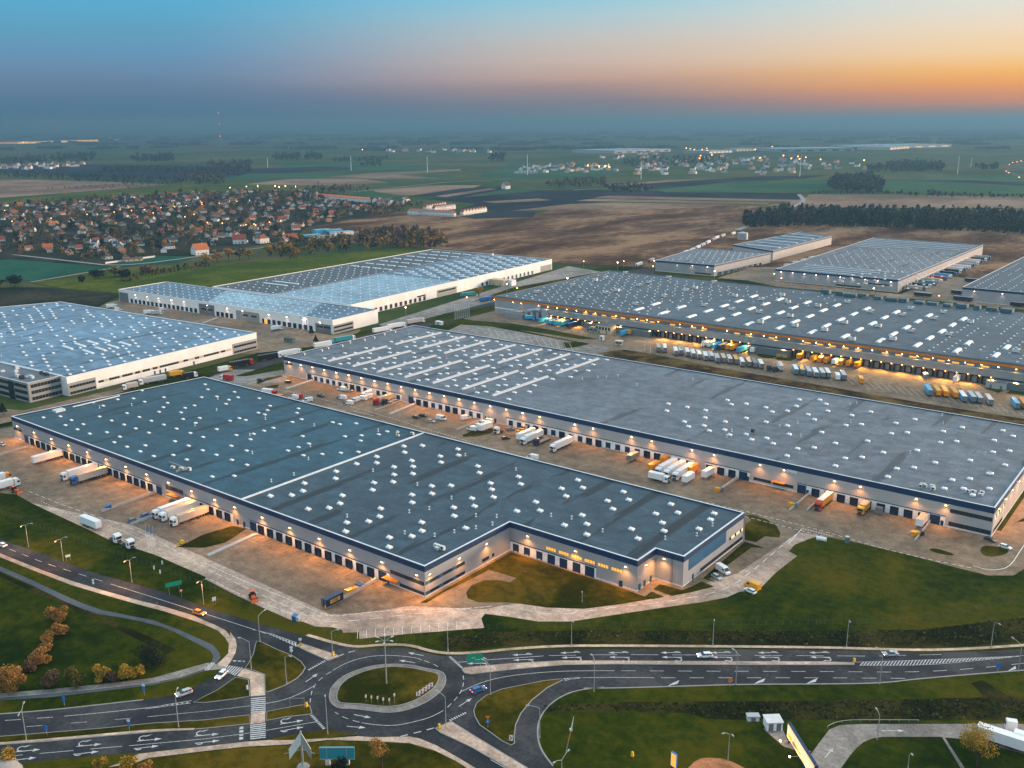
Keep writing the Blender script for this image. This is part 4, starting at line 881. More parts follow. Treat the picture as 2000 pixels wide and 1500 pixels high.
for x, y, r in [(-300, 240, 0), (-310, 255, 0), (-322, 268, 0), (-334, 247, 0), (-345, 290, 0), (-357, 262, 0), (-372, 282, 0), (-390, 256, 0), (-404, 278, 0), (-420, 290, 0), (-447, 256, 0), (-455, 243, 0), (-300, 230, 0), (-313, 302, 0), (-302, 304, 0), (-276, 262, 1), (-250, 262, 1), (-231, 258, 1), (-212, 251, 1), (-234, 240, 1), (-229, 247, 1), (-206, 255, 1), (-203, 250, 1), (-205, 243, 1), (-209, 236, 1), (-213, 230, 1), (-222, 224, 1), (-250, 222, 1), (-147, 275, 1), (-140, 285, 1), (-139, 295, 1), (-168, 268, 1), (-183, 270, 1), (-190, 268, 1), (-258, 300, 1), (-230, 300, 1)]:
    put(A, 'vent_pipe', PIPE, (x+U(-1, 1), y+U(-1, 1)), None, 0, r)
def plant(H, x, y, n, rf, sx=5, sy=3):
    for i in range(n):
        b = MB(); w = U(.5, 1.1); hh = U(.7, 1.4); b.box(-w, w, -.45, .45, .15, .15+hh, 0); b.box(-w*.8, w*.8, -.35, .35, 0, .16, 1); b.tube((0, -.45, .2+hh*.5), (0, -.52, .2+hh*.5), hh*.35, hh*.35, 8, 1)
        put(H, 'condenser', b.mesh('condenser', [M['offwhite'], M['dark']]), (x+U(-sx, sx), y+U(-sy, sy)), None, U(-.1, .1), rf)
plant(A, -205, 222, 7, 1, 3.5, 1.2); plant(A, -342, 216, 6, 0, 5, 2); plant(A, -300, 305, 3, 0)
b = MB().box(-353, -341, 216.6, 217.0, A.dz, A.dz+1.0); b.box(-341, -340.6, 212, 217, A.dz, A.dz+1.0); A.part('screen_wall', b, 'concd')
b = MB()
b.tube((-467, 236, A.dz+.5), (-467, 262, A.dz+.5), .35, .35, 6); b.box(-469, -465, 226, 231, A.dz, A.dz+1.1); A.part('roof_duct', b, 'kerb')

# ======== hall B: long grey hall behind
B = hall('warehouse', 'long grey-roofed warehouse with navy parapet and white rooflight strips, behind the teal-roofed hall',
         [(-467, 372), (-61.8, 372), (-61.8, 452), (-71, 489.5), (-467, 489.5)], 11.7, 'clad_light', 'roofB', 'navy', 2.4)
sB = 'nnnnnnssnnnssn'
docks(B, 372, -446.4, -366.2, [(-443.6, 'g'), (-441, 'p')] + [(-437.9+5.31*i, k) for i, k in enumerate(sB)], 4.2)
docks(B, 372, -360.8, -307.5, [(-358.9, 'g'), (-356.6, 'p')] + [(-353.2+5.37*i, k) for i, k in enumerate('ssnnssnnn')], 4.2)
docks(B, 372, -291.4, -184.8, [(-288.8+5.33*i, k) for i, k in enumerate('nnnssnsnnssnnnnssnnn')], 4.2)
docks(B, 372, -179.4, -163.2, [(-177.2, 's'), (-171.7, 's'), (-166.4, 's')], 4.2)
docks(B, 372, -163.1, -158.3, [(-161.2, 'g'), (-158.9, 'p')], 4.0)
docks(B, 372, -137, -78.3, [(-135, 'g'), (-132.4, 'p')] + [(-129+5.3*i, 's') for i in range(9)] + [(-82, 'g'), (-79.3, 'p')], 4.0)
for x in (-305.4, -303.3, -301, -298.9): b = MB().box(x-.6, x+.6, 371.86, 371.98, .02, 2.4); B.part('door', b, 'navy')
winY(B, 372, -156.4, -148.5, 1.2, 2.5, 4, frame='dark'); winY(B, 372, -147.6, -138.6, 1.2, 2.6, 5, frame='dark'); winY(B, 372, -77, -62.1, 6.0, 7.6, 9, frame='dark'); winY(B, 372, -77, -62.1, .7, 2.4, 8, frame='navy')
b = MB().box(-148, -142, 370.2, 371.98, 2.7, 2.95); B.part('canopy', b, 'orange_band'); b = MB().box(-142, -137.6, 371.88, 371.98, 8.1, 9.3); B.part('sign_panel', b, 'offwhite')
winX(B, -61.8, 374, 392, 6.0, 7.6, 8, frame='dark', alt=2, mats3='litw'); winX(B, -61.8, 374, 390, .7, 2.2, 8, frame='dark')
for y in (379, 391, 403, 415, 428, 440): wlamp(B, -61.75, y, 9.2, 1, 0, LB)
for x in [-461.5, -450.8] + [-440.3+10.62*i for i in range(17)] + [-249.3, -238.7, -217.3, -206.5, -186, -175.2, -153.7, -143, -121.6, -111, -89.5, -78.6]:
    wlamp(B, x, 371.95, 8.75, 0, -1, LB)
winY(B, 372, -466, -459, 7, 8, 3, frame='dark')
for i in range(7):
    x = -435.5+21.35*i
    for y0, y1 in ((379.8, 430.2), (437.6, 483.2)):
        b = MB(); k = .85
        b.box(x-k-.15, x+k+.15, y0, y1, B.dz, B.dz+.35, 1); b.hexa([(x-k, y0, B.dz+.35), (x+k, y0, B.dz+.35), (x+k, y1, B.dz+.35), (x-k, y1, B.dz+.35)], [(x-.25, y0+.3, B.dz+.95), (x+.25, y0+.3, B.dz+.95), (x+.25, y1-.3, B.dz+.95), (x-.25, y1-.3, B.dz+.95)], 0)
        o = b.build('rooflight_strip', [M['strip'], M['kerb']], B.roofs[0])
        for y in ([y0+6, y0+24, y0+40] if y0 < 400 else [y0+8, y0+22, y0+38]):
            o2 = link('smoke_vent', VENT, B.roofs[0], (x-1.0, y, B.dz+.35))
BS = [(-435.5+21.35*i+dx, y) for i in range(7) for dx, yy in ((-7.5, (384, 401, 419, 442, 460, 478)), (5.5, (392, 410, 427, 450, 469, 484)), (11, (380, 398, 437, 455))) for y in yy]
scatter(B, 'skylight', SKY, BS)
BR = wpts('-225.5,421.6 -215,422 -205,422.4 -220,410 -204.4,399 -199.5,411 -199.3,393.4 -194,399 -188.8,410.8 -204.3,445.7 -199.2,439.7 -193.7,445.3 -183.4,399 -178.3,393.5 -188.6,393.5 -183.2,422.2 -173,422 -183,445 -177.4,439.7 -162.6,422.6 -156.8,410.6 -172.6,398.8 -167.3,393 -162.7,399 -157.3,393.5 -175,468.7 -166.5,474.7 -171.7,456.5 -161.6,446 -156,439.6 -172,445.7 -161,469 -156,457.6')
BX = [(x+dx, y+dy) for x in (-296, -274.8, -253.5, -232.2) for dx, dy in ((0, 381.5), (5.2, 387.3), (10.6, 398.8), (0, 404.6), (5.3, 410.5), (10.6, 422), (0, 427.8), (5.3, 439.6), (10.6, 445.4), (0, 457), (5.2, 468.7), (10.6, 474.5))]
BX += [(x+dx, y) for x in (-146, -125, -103.6, -82) for dx, y in ((0, 393.4), (5.3, 399), (10.6, 410.6), (0, 422.4), (5.3, 439.6), (10.6, 445.5), (2, 457.3), (7.5, 468.8), (0, 381.6)) if x+dx < -68]
BX += [(-71.5, 381), (-76, 386), (-68, 392), (-72, 410), (-69, 425), (-80, 475)]
scatter(B, 'smoke_vent', VENT, [p for p in BR+BX])
for i in range(26): put(B, 'vent_pipe', PIPE, (U(-460, -70), U(376, 486)))
plant(B, -86, 378.5, 6, 0, 6, 1.6); plant(B, -72, 383, 4, 0, 3, 3)
for i in range(9): put(B, 'condenser', bpy.data.meshes['condenser'], (-462+U(0, 4), 384+i*10+U(-2, 2)), None, U(-.2, .2))
b = MB(); b.box(-171.2, -169.6, 400.5, 402, B.dz+1.2, B.dz+2.6); [b.tube((-170.4+a, 401.2+c, B.dz), (-170.4+a*.8, 401.2+c*.8, B.dz+1.2), .06, .06, 4) for a in (-.7, .7) for c in (-.6, .6)]
B.part('roof_fan', b, 'dark')

# ======== hall C: hall with orange band
Cc = hall('warehouse', 'huge slate-roofed warehouse with an orange band and amber-lit loading docks',
          [(-487, 606.5), (-40, 606.5), (-40, 784), (-487, 784)], 14.2, 'clad', 'roofC', 'clad_dark', 1.1, 'dark', ph=0)
b = MB().box(-487.3, -40, 606.2, 606.5, 11.75, 13.05); Cc.part('orange_band', b, 'orange_band')
b = MB().box(-440, -40, 606.32, 606.48, 9.6, 11.7); Cc.part('clerestory', b, 'clad_dark')
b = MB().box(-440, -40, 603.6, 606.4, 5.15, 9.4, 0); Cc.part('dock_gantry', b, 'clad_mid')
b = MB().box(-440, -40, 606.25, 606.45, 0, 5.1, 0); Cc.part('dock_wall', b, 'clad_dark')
# dock lights and shelters
for i in range(62):
    x = -432+6.35*i
    if -366 < x < -339 or -262 < x < -236 or -112 < x < -96: continue
    b = MB().box(x-1.5, x+1.5, 605.9, 606.24, .5, 4.4); d = Cc.part('dock_door', b, 'clad_mid')
    b = MB(); b.box(x-2.2, x-1.5, 604.6, 606.23, .3, 4.6); b.box(x+1.5, x+2.2, 604.6, 606.23, .3, 4.6); b.box(x-2.2, x+2.2, 604.6, 606.23, 4.4, 5.0); Cc.part('shelter', b, 'rubber', par=d)
    b = MB().box(x+2.3, x+2.75, 605.2, 605.5, 4.4, 4.9); b.box(x+2.45, x+2.6, 605.5, 606.2, 4.6, 4.75, 0); Cc.part('dock_lamp', b, 'lamp_orange')
for i in range(31):
    x = -428+12.7*i
    if -362 < x < -340 or -260 < x < -238 or x > -60: continue
    l = link('dock_lamp_light', LC, Cc.root, (x+Cc.o[0], 601.5+Cc.o[1], 5.2)); l.rotation_euler = (radians(-36), 0, 0)
LCW = spot('amber_clerestory_light', 700, (1, .52, .16), 2.6)
k = 0
for x, y in [(965, 583), (1002, 588), (1018, 590), (1052, 595), (1070, 598), (1088, 601), (1107, 604), (1126, 606), (1144, 608), (1163, 610), (1203, 616), (1244, 622), (1264, 625), (1286, 627), (1328, 633), (1352, 636), (1373, 640), (1420, 646), (1467, 652), (1492, 656), (1516, 659), (1541, 662), (1568, 666), (1594, 669), (1620, 672), (1648, 676), (1676, 681), (1704, 684), (1732, 688), (1762, 692), (1792, 697), (1822, 700), (1853, 704), (1885, 709), (1917, 713), (1950, 717), (1985, 722)]:
    # lamps under the orange band
    d = [(_MX[i]*(x-1000)/CF) for i in range(3)]
    c = ((x-1000)/CF, (y-750)/CF, 1.0); dv = [sum(a*bb for a, bb in zip(m, c)) for m in (_MX, _MY, _MZ)]; t = 606/dv[1]
    k += 1
    wlamp(Cc, dv[0]*t, 606.2, 11.3, 0, -1, LCW if k % 2 else None, LMP if k % 4 == 0 else LMW)
for i in range(42):
    x = -398+8.3*i
    if R() < .8: b = MB().box(x-2.0, x+2.0, 606.22, 606.36, 9.75, 10.75); Cc.part('lit_window', b, 'lit')
pxl = lambda s: [at(1000+float(q.split(',')[0])/2, 220+float(q.split(',')[1])/2, 14.0) for q in s.split()]
for p in pxl('495,768 560,748 592,782 660,760 700,796 765,775 828,755 885,737 943,718 810,809 875,788 933,766 990,748 1045,730 925,825 990,803 1047,782 1100,762 1152,742 1047,840 1105,817 1162,796 1215,773 1267,753 1172,857 1228,832 1283,809 1335,787 1385,767 1300,874 1355,848 1407,824 1455,801 1500,780 1438,891 1490,865 1540,840 1585,816 1628,793 1583,908 1632,881 1678,855 1720,830 1762,807 1738,930 1782,900 1890,948 1932,917'):
    put(Cc, 'barrel_rooflight', BARREL, p)
for p in pxl('97,703 237,676 325,657 366,648 268,724 365,706 410,697 443,629 495,677 535,666 612,647 482,750 595,719 680,697 715,687 790,664 752,755 858,771 870,718 975,732 965,781 1077,742 1086,797 970,822 1055,715 1195,757 1298,823 1400,780 1430,837 1525,792 1560,855 1650,806 1708,869 1790,820 1328,889 1487,888 1220,852 1105,835 1558,768 1685,782 1310,742 1970,935'):
    put(Cc, 'air_handling_unit', AHU, p, None, random.choice((0, pi)))
CS = [(-480+8.2*i+(j % 2)*2.5, 614+j*8.6+(i % 2)*2) for i in range(18) for j in range(19) if R() < .82] + [(-150+8.2*i, 614+j*9.5+(i % 2)*2) for i in range(13) for j in range(17) if R() < .7]
CS += [(-332+8.2*i, 700+j*8.6) for i in range(10) for j in range(9) if R() < .4]
scatter(Cc, 'skylight', SKYS, CS)
for i in range(14):   # ducts on the far edge of the roof
    x = -275+i*10.5; b = MB().box(x-U(2, 4.8), x+U(2, 4.6), 776-U(0, 4), 781, Cc.dz+.3, Cc.dz+U(1.6, 3.4)); b.tube((x, 772, Cc.dz+.5), (x+U(-4, 4), 779, Cc.dz+1.2), .5, .5, 6); Cc.part('roof_duct', b, 'duct')
# plant annexe on the left end: ducts and tanks
b = MB()
for i in range(3): b.tube((-452+i*5.5, 603.5, 1), (-452+i*5.5, 603.5, 6.5), 1.5, 1.5, 10)
for i in range(4):
    a = i*pi/6; b.tube((-450+i*3, 602.5, 6.5+2*sin(a)), (-447+i*3, 602.5, 6.5+2*sin(a+pi/6)), 1.2, 1.2, 10)
b.box(-436, -431, 601.5, 606.2, 0, 9.5); Cc.part('duct', b, 'steel')
b = MB().box(-470, -452, 597.5, 606.2, 0, 4.2); b.box(-466, -455, 599, 605, 4.2, 5.4); Cc.part('annexe', b, 'clad_mid')
b = MB().box(-486.8, -454, 606.3, 606.5, 4.4, 5.3); Cc.part('ledge', b, 'clad_white')
for x0, x1 in ((-395, -338), (-262, -233), (-112, -60)):
    b = MB().box(x0, x1, 599.5, 603.5, 0, 4.4, 0, 1); Cc.part('low_annexe', b, ['clad_dark', 'roofB'])

# ======== hall D: pale blue roof, white front, with office block
rot = radians(-4.58); ux, uy = -cos(-rot), -sin(-rot)
D0, D1 = (-527.5, 265), (-538.9, 407.4); dv = ((D1[0]-D0[0])/142.86, (D1[1]-D0[1])/142.86); du = (-dv[1], dv[0])
def dd(a, bb, o=D0): return (o[0]+dv[0]*a+du[0]*bb, o[1]+dv[1]*a+du[1]*bb)   # a along the front, bb into the hall
D = hall('warehouse', 'pale blue-roofed warehouse with a bright white front wall and a ribbon window', [D0, D1, dd(142.9, 230), dd(0, 300)], 11.3, 'clad_white', 'roofD', None, 0, 'white', ph=.3)
def onD(H, a0, a1, z0, z1, th, mat, name, n=1, mats=None, o=D0):
    b = MB(); w = (a1-a0)/n
    for i in range(n):
        p, q = dd(a0+i*w+(.1 if n > 1 else 0), -th, o), dd(a0+(i+1)*w-(.1 if n > 1 else 0), -th, o); r, s2 = dd(a0+(i+1)*w-(.1 if n > 1 else 0), .02, o), dd(a0+i*w+(.1 if n > 1 else 0), .02, o)
        b.prism([p, q, r, s2], z0, z1, 0 if not mats or R() > .4 else 1, None, True)
    return H.part(name, b, mats or mat)
onD(D, 0, 18, .1, 7.4, .12, 'clad_mid', 'office_panel'); onD(D, 121, 142.7, .1, 7.4, .12, 'clad_mid', 'office_panel')
onD(D, 1, 17.5, 4.4, 5.8, .2, 'glass', 'window', 8); onD(D, 1, 17.5, .8, 2.2, .2, 'glass', 'window', 8); onD(D, 122, 142, 4.4, 5.8, .2, 'glass', 'window', 9); onD(D, 122, 142, .8, 2.2, .2, 'glass', 'window', 9)
onD(D, 19.5, 120, 3.4, 4.8, .1, 'glass', 'ribbon_window', 56, ['glass', 'plaster_o'])
for a in (58, 62, 66, 88): onD(D, a, a+1.1, .05, 2.3, .1, 'navy', 'door')
DS = [dd(6+9.0*i+(j % 2)*4.5+U(-.8, .8), 6+9.6*j+U(-.8, .8)) for i in range(15) for j in range(24) if 6+9*i < 138]
random.shuffle(DS); scatter(D, 'skylight', SKYS if False else SKY, DS[:230], 0, 100, rot)
for i in range(8):
    p = dd(46+(i % 4)*9, 48+(i//4)*22); b = MB().box(-1.0, 1.0, -7, 7, 0, .5, 1); b.hexa([(-.9, -6.9, .5), (.9, -6.9, .5), (.9, 6.9, .5), (-.9, 6.9, .5)], [(-.2, -6.6, 1.0), (.2, -6.6, 1.0), (.2, 6.6, 1.0), (-.2, 6.6, 1.0)], 0)
    put(D, 'rooflight_strip', b.mesh('rooflight_strip', [M['skyglass'], M['kerb']]), p, None, pi/2+rot)
for i in range(10): put(D, 'vent_pipe', PIPE, dd(U(8, 130), U(8, 160)))
O0 = at(59, 787); 
O = hall('office_building', 'grey three-storey office block with ribbon windows at the corner of the white hall', [O0, dd(21, 0, O0), dd(21, 62, O0), dd(0, 62, O0)], 11.4, 'clad_mid', 'roofB', None, 0, 'cap', 'office', ph=0)
for z in (1.0, 4.6, 8.2):
    onD(O, 1.5, 19.5, z, z+1.9, .08, 'glass', 'window', 9, o=O0)
    for k0, k1 in ((1.2, 14), (20, 40)):
        b = MB(); w = (k1-k0)/6
        for i in range(6):
            p, q = dd(-.08, k0+i*w+.1, O0), dd(-.08, k0+(i+1)*w-.1, O0); b.prism([p, q, dd(.02, k0+(i+1)*w-.1, O0), dd(.02, k0+i*w+.1, O0)], z, z+1.9, 0, None, True)
        O.part('window', b, 'glass')
b = MB().prism([dd(-.4, 14.5, O0), dd(-.4, 19.5, O0), dd(.02, 19.5, O0), dd(.02, 14.5, O0)], 0, 10.5); O.part('stair_glazing', b, 'glass')
for i in range(9):
    b = MB(); w = U(.8, 2.4); b.box(-w, w, -.8, .8, 0, U(.8, 2.2)); put(O, 'air_handling_unit', b.mesh('air_handling_unit', [M['kerb' if i % 3 else 'dark']]), dd(U(4, 18), U(6, 50), O0), None, rot+pi/2*(i % 2))
b = MB(); b.prism([dd(21, 1, O0), dd(30, 1, O0), dd(30, 8, O0), dd(21, 8, O0)], 0, 9, 0); O.part('link_building', b, 'clad_mid')

# ======== hall E: white L-shaped hall
E0 = (-532, 471); ev = (-.067, .9978); eu = (-ev[1], ev[0])
def ee(a, bb): return (E0[0]+ev[0]*a+eu[0]*bb, E0[1]+ev[1]*a+eu[1]*bb)
Eh = hall('warehouse', 'white warehouse front block with a row of square dock doors under pale roofing',
          [ee(0, 0), ee(50, 0), ee(50, 259), ee(0, 259)], 10.6, 'clad_white', None, None, 0, 'white', ph=.3,
          roofs=[([ee(.4, .4), ee(49.6, .4), ee(49.6, 60), ee(.4, 30)], 'roofE'), ([ee(.4, 30), ee(49.6, 60), ee(49.6, 175), ee(.4, 142)], 'roofE2'), ([ee(.4, 142), ee(49.6, 175), ee(49.6, 258.6), ee(.4, 258.6)], 'roofE')])
def onE(H, b0, b1, z0, z1, th, mat, name):
    b = MB().prism([ee(-th, b0), ee(-th, b1), ee(.02, b1), ee(.02, b0)], z0, z1, 0, None, True); return H.part(name, b, mat)
onE(Eh, 2, 18, .1, 6.6, .12, 'clad_dark', 'office_panel'); onE(Eh, 79, 106, .1, 7.6, .12, 'clad_mid', 'office_panel'); onE(Eh, 132, 151, .1, 8.6, .12, 'clad_dark', 'office_panel'); onE(Eh, 246, 258.5, .1, 8.2, .12, 'clad_dark', 'office_panel')
for k0 in (3, 10, 82, 92, 134, 142): onE(Eh, k0, k0+6, 3.8, 5.2, .18, 'glass', 'window')
for i in range(10): onE(Eh, 21+i*5.7, 24.6+i*5.7, .3, 4.0, .1, 'navy' if i % 3 else 'rubber', 'dock_door')
for i in range(4): onE(Eh, 110+i*5.4, 113.6+i*5.4, .3, 4.0, .1, 'rubber', 'dock_door')
for i in range(16): onE(Eh, 154+i*5.7, 157.4+i*5.7, .3, 3.8, .1, 'navy' if i % 4 else 'rubber', 'dock_door')
onE(Eh, 70, 73.4, .3, 4.2, .14, 'lit', 'open_dock_door')
for k0 in (13, 30, 48, 68, 98, 116, 140, 170, 186, 203, 219, 235): p = ee(-.1, k0); wlamp(Eh, p[0], p[1], 8.0, -ev[0], -ev[1], LP, LMP)
b = MB().prism([ee(0.2, -.12), ee(22, -.12), ee(22, .02), ee(.2, .02)], .1, 6.6, 0, None, True); Eh.part('office_panel', b, 'clad_mid')
for z in (1.2, 4.2): b = MB().prism([ee(1, -.2), ee(21, -.2), ee(21, .02), ee(1, .02)], z, z+1.3, 0, None, True); Eh.part('window', b, 'glass')
scatter(Eh, 'skylight', SKYS, [ee(6+9.4*j, 8+8.5*i+(j % 2)*4) for i in range(29) for j in range(5)], 0, 100, -.067)
E2p = [(-566, 521.6), (-591, 834), (-752, 823), (-733, 510.4)]
E2 = hall('warehouse', 'long white warehouse with ranks of white rooflights, behind the white front block', E2p, 11.0, 'clad_white', None, None, 0, 'white', ph=.3,
          roofs=[([(-566.4, 522), (-577.6, 662), (-667, 655), (-656.5, 515.8)], 'roofE2'), ([(-577.6, 662), (-591.3, 833.5), (-681, 827), (-667, 655)], 'roofE'), ([(-656.5, 515.8), (-681, 827), (-751.4, 822.5), (-732.6, 511)], 'roofE3')])
b = MB(); p, q = (-656.8, 515.6), (-681, 827); b.ribbon([p, q], .9, E2.h-.02); E2.part('parting_wall', b, 'offwhite')
def e2(a, c): # a along the right wall from the front, c leftwards
    k = a/313.4; return (-566-25*k-(c/167)*(167-6*k), 521.6+312.4*k-(c/167)*11.2)
bs = MB().box(-.8, .8, -5.2, 5.2, 0, .4, 1); bs.hexa([(-.75, -5.1, .4), (.75, -5.1, .4), (.75, 5.1, .4), (-.75, 5.1, .4)], [(-.4, -5, .75), (.4, -5, .75), (.4, 5, .75), (-.4, 5, .75)], 0)
STRIP = me('rooflight_strip', bs, ['skyglass', 'kerb'])
scatter(E2, 'rooflight_strip', STRIP, [e2(150+16*i+(j % 2)*8, 9+11.3*j) for i in range(10) for j in range(7)], 1, 100, pi/2+.08)
scatter(E2, 'skylight', SKYS, [e2(8+12*i, 8+11*j) for i in range(12) for j in range(8)], 0, 100, .08)
scatter(E2, 'skylight', SKYS, [e2(8+11*i, 98+9.5*j+U(-1, 1)) for i in range(15) for j in range(7)] , 2, 60, .08)
scatter(E2, 'rooflight_strip', STRIP, [e2(165+22*i, 104+15*j) for i in range(7) for j in range(4)] + [e2(40, 120), e2(40, 130), e2(40, 140), e2(52, 118), e2(52, 128), e2(52, 138)], 2, 100, pi/2+.08)
def onE2(a0, a1, z0, z1, th, mat, name):
    k = lambda a, t: (e2(a, 0)[0]+t*.997, e2(a, 0)[1]+t*.08)
    b = MB().prism([k(a0, th), k(a1, th), k(a1, -.02), k(a0, -.02)], z0, z1, 0, None, True); return E2.part(name, b, mat)
for i in range(14): onE2(8+i*6.5, 11.4+i*6.5, .3, 3.9, .1, 'rubber', 'dock_door')
for i in range(13): onE2(182+i*7.5, 185.2+i*7.5, .3, 3.7, .1, 'navy', 'dock_door')
onE2(112, 142, .1, 6.4, .14, 'clad_mid', 'office_panel'); onE2(114, 140, 4, 5.3, .2, 'glass', 'window'); onE2(290, 312, .1, 6.2, .14, 'clad_mid', 'office_panel'); onE2(84, 96, 4.2, 5.4, .1, 'glass', 'window'); onE2(.5, 6, .1, 7, .14, 'clad_dark', 'office_panel')
for a in (20, 45, 70, 100, 150, 180, 210, 240, 270): p = e2(a, 0); wlamp(E2, p[0]+.1, p[1], 8.2, 1, .08, LP if a % 20 else None, LMP)
for i in range(9): put(E2, 'vent_pipe', PIPE, e2(U(140, 300), U(10, 90)), None, 0, 1); put(E2, 'air_handling_unit', AHU, e2(U(280, 308), U(5, 80)), None, U(0, 3), 1) if i < 4 else None

# ======== far halls F, F2, G, H
F1 = hall('warehouse', 'small grey warehouse with navy parapet beside the lorry queue', [(-497, 889), (-431, 892), (-424, 1016), (-509, 1004)], 11.3, 'clad', 'roofB', 'navy', 1.9)
for x in (-489, -472, -455, -438): wlamp(F1, x, 890.95, 9, 0, -1, LP, LMP)
winY(F1, 891, -452, -434, 1.2, 2.4, 9, frame='dark'); winY(F1, 891, -472, -456, 1.0, 2.2, 6, frame='dark')
scatter(F1, 'skylight', SKYS, [(-490+7*i+(j % 2)*3, 900+9*j) for i in range(9) for j in range(12) if R() < .8])
for i in range(8): winX(F1, -428.5+i*.9 if False else -430+9*(i*12+10)/125.0, 900+i*12, 906+i*12, .3, 3.6, 1, frame='white', name='dock_door')
F2 = hall('warehouse', 'grey warehouse with broad glass roof strips standing farthest back beside the wood', [(-490, 1062), (-429, 1034), (-428, 1216), (-477, 1239)], 11, 'clad_light', 'roofB', 'navy', 1.9)
for i in range(6):
    b = MB().box(-22, 22, -2.6, 2.6, 0, 1.0); put(F2, 'rooflight_strip', b.mesh('rooflight_strip', [M['roofE2'] if i % 2 else M['strip']]), (-456-i*.5, 1068+27*i), None, -.12)
G1 = hall('warehouse', 'grey warehouse with navy parapet and lorries backed onto its long side', [(-370, 901), (-253, 901), (-252, 1221), (-378, 1223)], 11.6, 'clad', 'roofB', 'navy', 1.9)
for i in range(10): wlamp(G1, -364+11.6*i, 900.95, 9.2, 0, -1, LP, LMP)
winY(G1, 901, -281, -258, 5.2, 6.4, 10, frame='navy'); winY(G1, 901, -310, -286, 1, 2.4, 6, frame='dark')
for y0, x0, x1 in [(908, -350, -295), (920, -352, -285), (932, -354, -280), (944, -356, -275), (1140, -372, -310), (1155, -372, -262), (1172, -372, -258), (1190, -372, -258), (1206, -374, -258), (1125, -368, -330)]:
    b = MB().box(x0, x1, y0-1.3, y0+1.3, G1.dz, G1.dz+.7); o = b.build('rooflight_strip', [M['strip']], G1.roofs[0])
scatter(G1, 'skylight', SKYS, [(-360+9*i+(j % 2)*4, 955+10*j) for i in range(12) for j in range(17) if R() < .75])
for i in range(28): winX(G1, -252.9, 915+i*10.2, 919+i*10.2, .3, 3.8, 1, frame='white', name='dock_door')
b = MB().box(-252.9, -252.2, 960, 1200, 4.2, 4.6); G1.part('canopy', b, 'white')
H1 = hall('warehouse', 'grey warehouse with navy parapet cut off by the right edge of the photo', [(-196, 890), (-90, 890), (-90, 1140), (-193, 1140)], 12, 'clad', 'roofC', 'navy', 1.9)
for x in (-186, -164, -140): wlamp(H1, x, 889.95, 9.4, 0, -1, LP, LMP)
scatter(H1, 'skylight', SKYS, [(-188+9*i, 898+10*j) for i in range(9) for j in range(22) if R() < .8])
b = MB(); b.tube((0, 0, 0), (0, 0, 9), 7, 7, 20); b.tube((0, 0, 9), (0, 0, 10.5), 7, .5, 20)
p = at(1450, 468); tag(b.build('water_tank', M['steel'], None, (p[0], p[1], 0)), 'round grey steel tank standing beside the farthest warehouse', 'tank')
# ---------------------------------------------------------------- vehicles (local: +x forward, origin on the ground under the middle)
MC = {}
def cached(key, fn):
    if key not in MC: MC[key] = fn()
    return MC[key]
def wheel_mesh(r=.5, w=.32):
    def f():
        b = MB(); b.tube((0, -w/2, 0), (0, w/2, 0), r, r, 12, 0); b.tube((0, -w/2-.01, 0), (0, w/2+.01, 0), r*.55, r*.55, 8, 1); return b.mesh('wheel', [M['tyre'], M['steel']])
    return cached(('w', r, w), f)
def part(par, name, mesh, loc=(0, 0, 0)): return link(name, mesh, par, loc)
def wheels(par, xs, half, r=.5):
    for x in xs:
        for s in (-1, 1): part(par, 'wheel', wheel_mesh(r), (x, s*half, r))
def cab_parts(root, x, c, tall=3.6):
    def f():
        b = MB()
        b.extr([(x-1.15, .55), (x+1.1, .55), (x+1.15, 1.7), (x+.98, tall-.5), (x+.5, tall), (x-1.15, tall)], -1.24, 1.24, 0)
        b.box(x-1.15, x+1.2, -1.22, 1.22, .3, .62, 1)
        b.box(x+1.1, x+1.22, -.8, .8, .75, 1.5, 1)
        b.box(x+.6, x+.8, -1.5, -1.26, 1.9, 2.6, 1); b.box(x+.6, x+.8, 1.26, 1.5, 1.9, 2.6, 1)
        return b.mesh('cab', [vc(c), M['dark']])
    part(root, 'cab', cached(('cab', x, c, tall), f))
    def g():
        b = MB(); b.hexa([(x+1.17, -1.1, 1.75), (x+1.18, -1.1, 1.75), (x+1.18, 1.1, 1.75), (x+1.17, 1.1, 1.75)], [(x+1.03, -1.05, 2.75), (x+1.05, -1.05, 2.75), (x+1.05, 1.05, 2.75), (x+1.03, 1.05, 2.75)])
        for s in (-1.255, 1.245): b.box(x-.1, x+.85, s, s+.01, 1.75, 2.6)
        return b.mesh('windscreen', [M['glass']])
    part(root, 'windscreen', cached(('ws', x), g))
    for s in (-.95, .95): part(root, 'headlight', cached('hl', lambda: MB().box(-.02, .04, -.2, .2, -.1, .1).mesh('headlight', [M['offwhite']])), (x+1.16, s, .9))
def box_part(root, name, x0, x1, z0, z1, c, top=None, rear=None, w=1.25):
    def f():
        b = MB(); b.prism([(x0, -w), (x1, -w), (x1, w), (x0, w)], z0, z1, 0, 1, True)
        b.box(x0-.03, x0, -w+.02, w-.02, z0, z1, 2)
        n = max(2, int((x1-x0)/1.7))
        for i in range(n+1):
            x = x0+.06+(x1-x0-.12)*i/n
            for s in (-1, 1): b.box(x-.03, x+.03, s*w-.012, s*w+.012, z0+.05, z1-.05, 0)
        return b.mesh(name, [vc(c), vc(top or c), vc(rear or c)])
    return part(root, name, cached((name, x0, x1, z0, z1, c, top, rear), f))
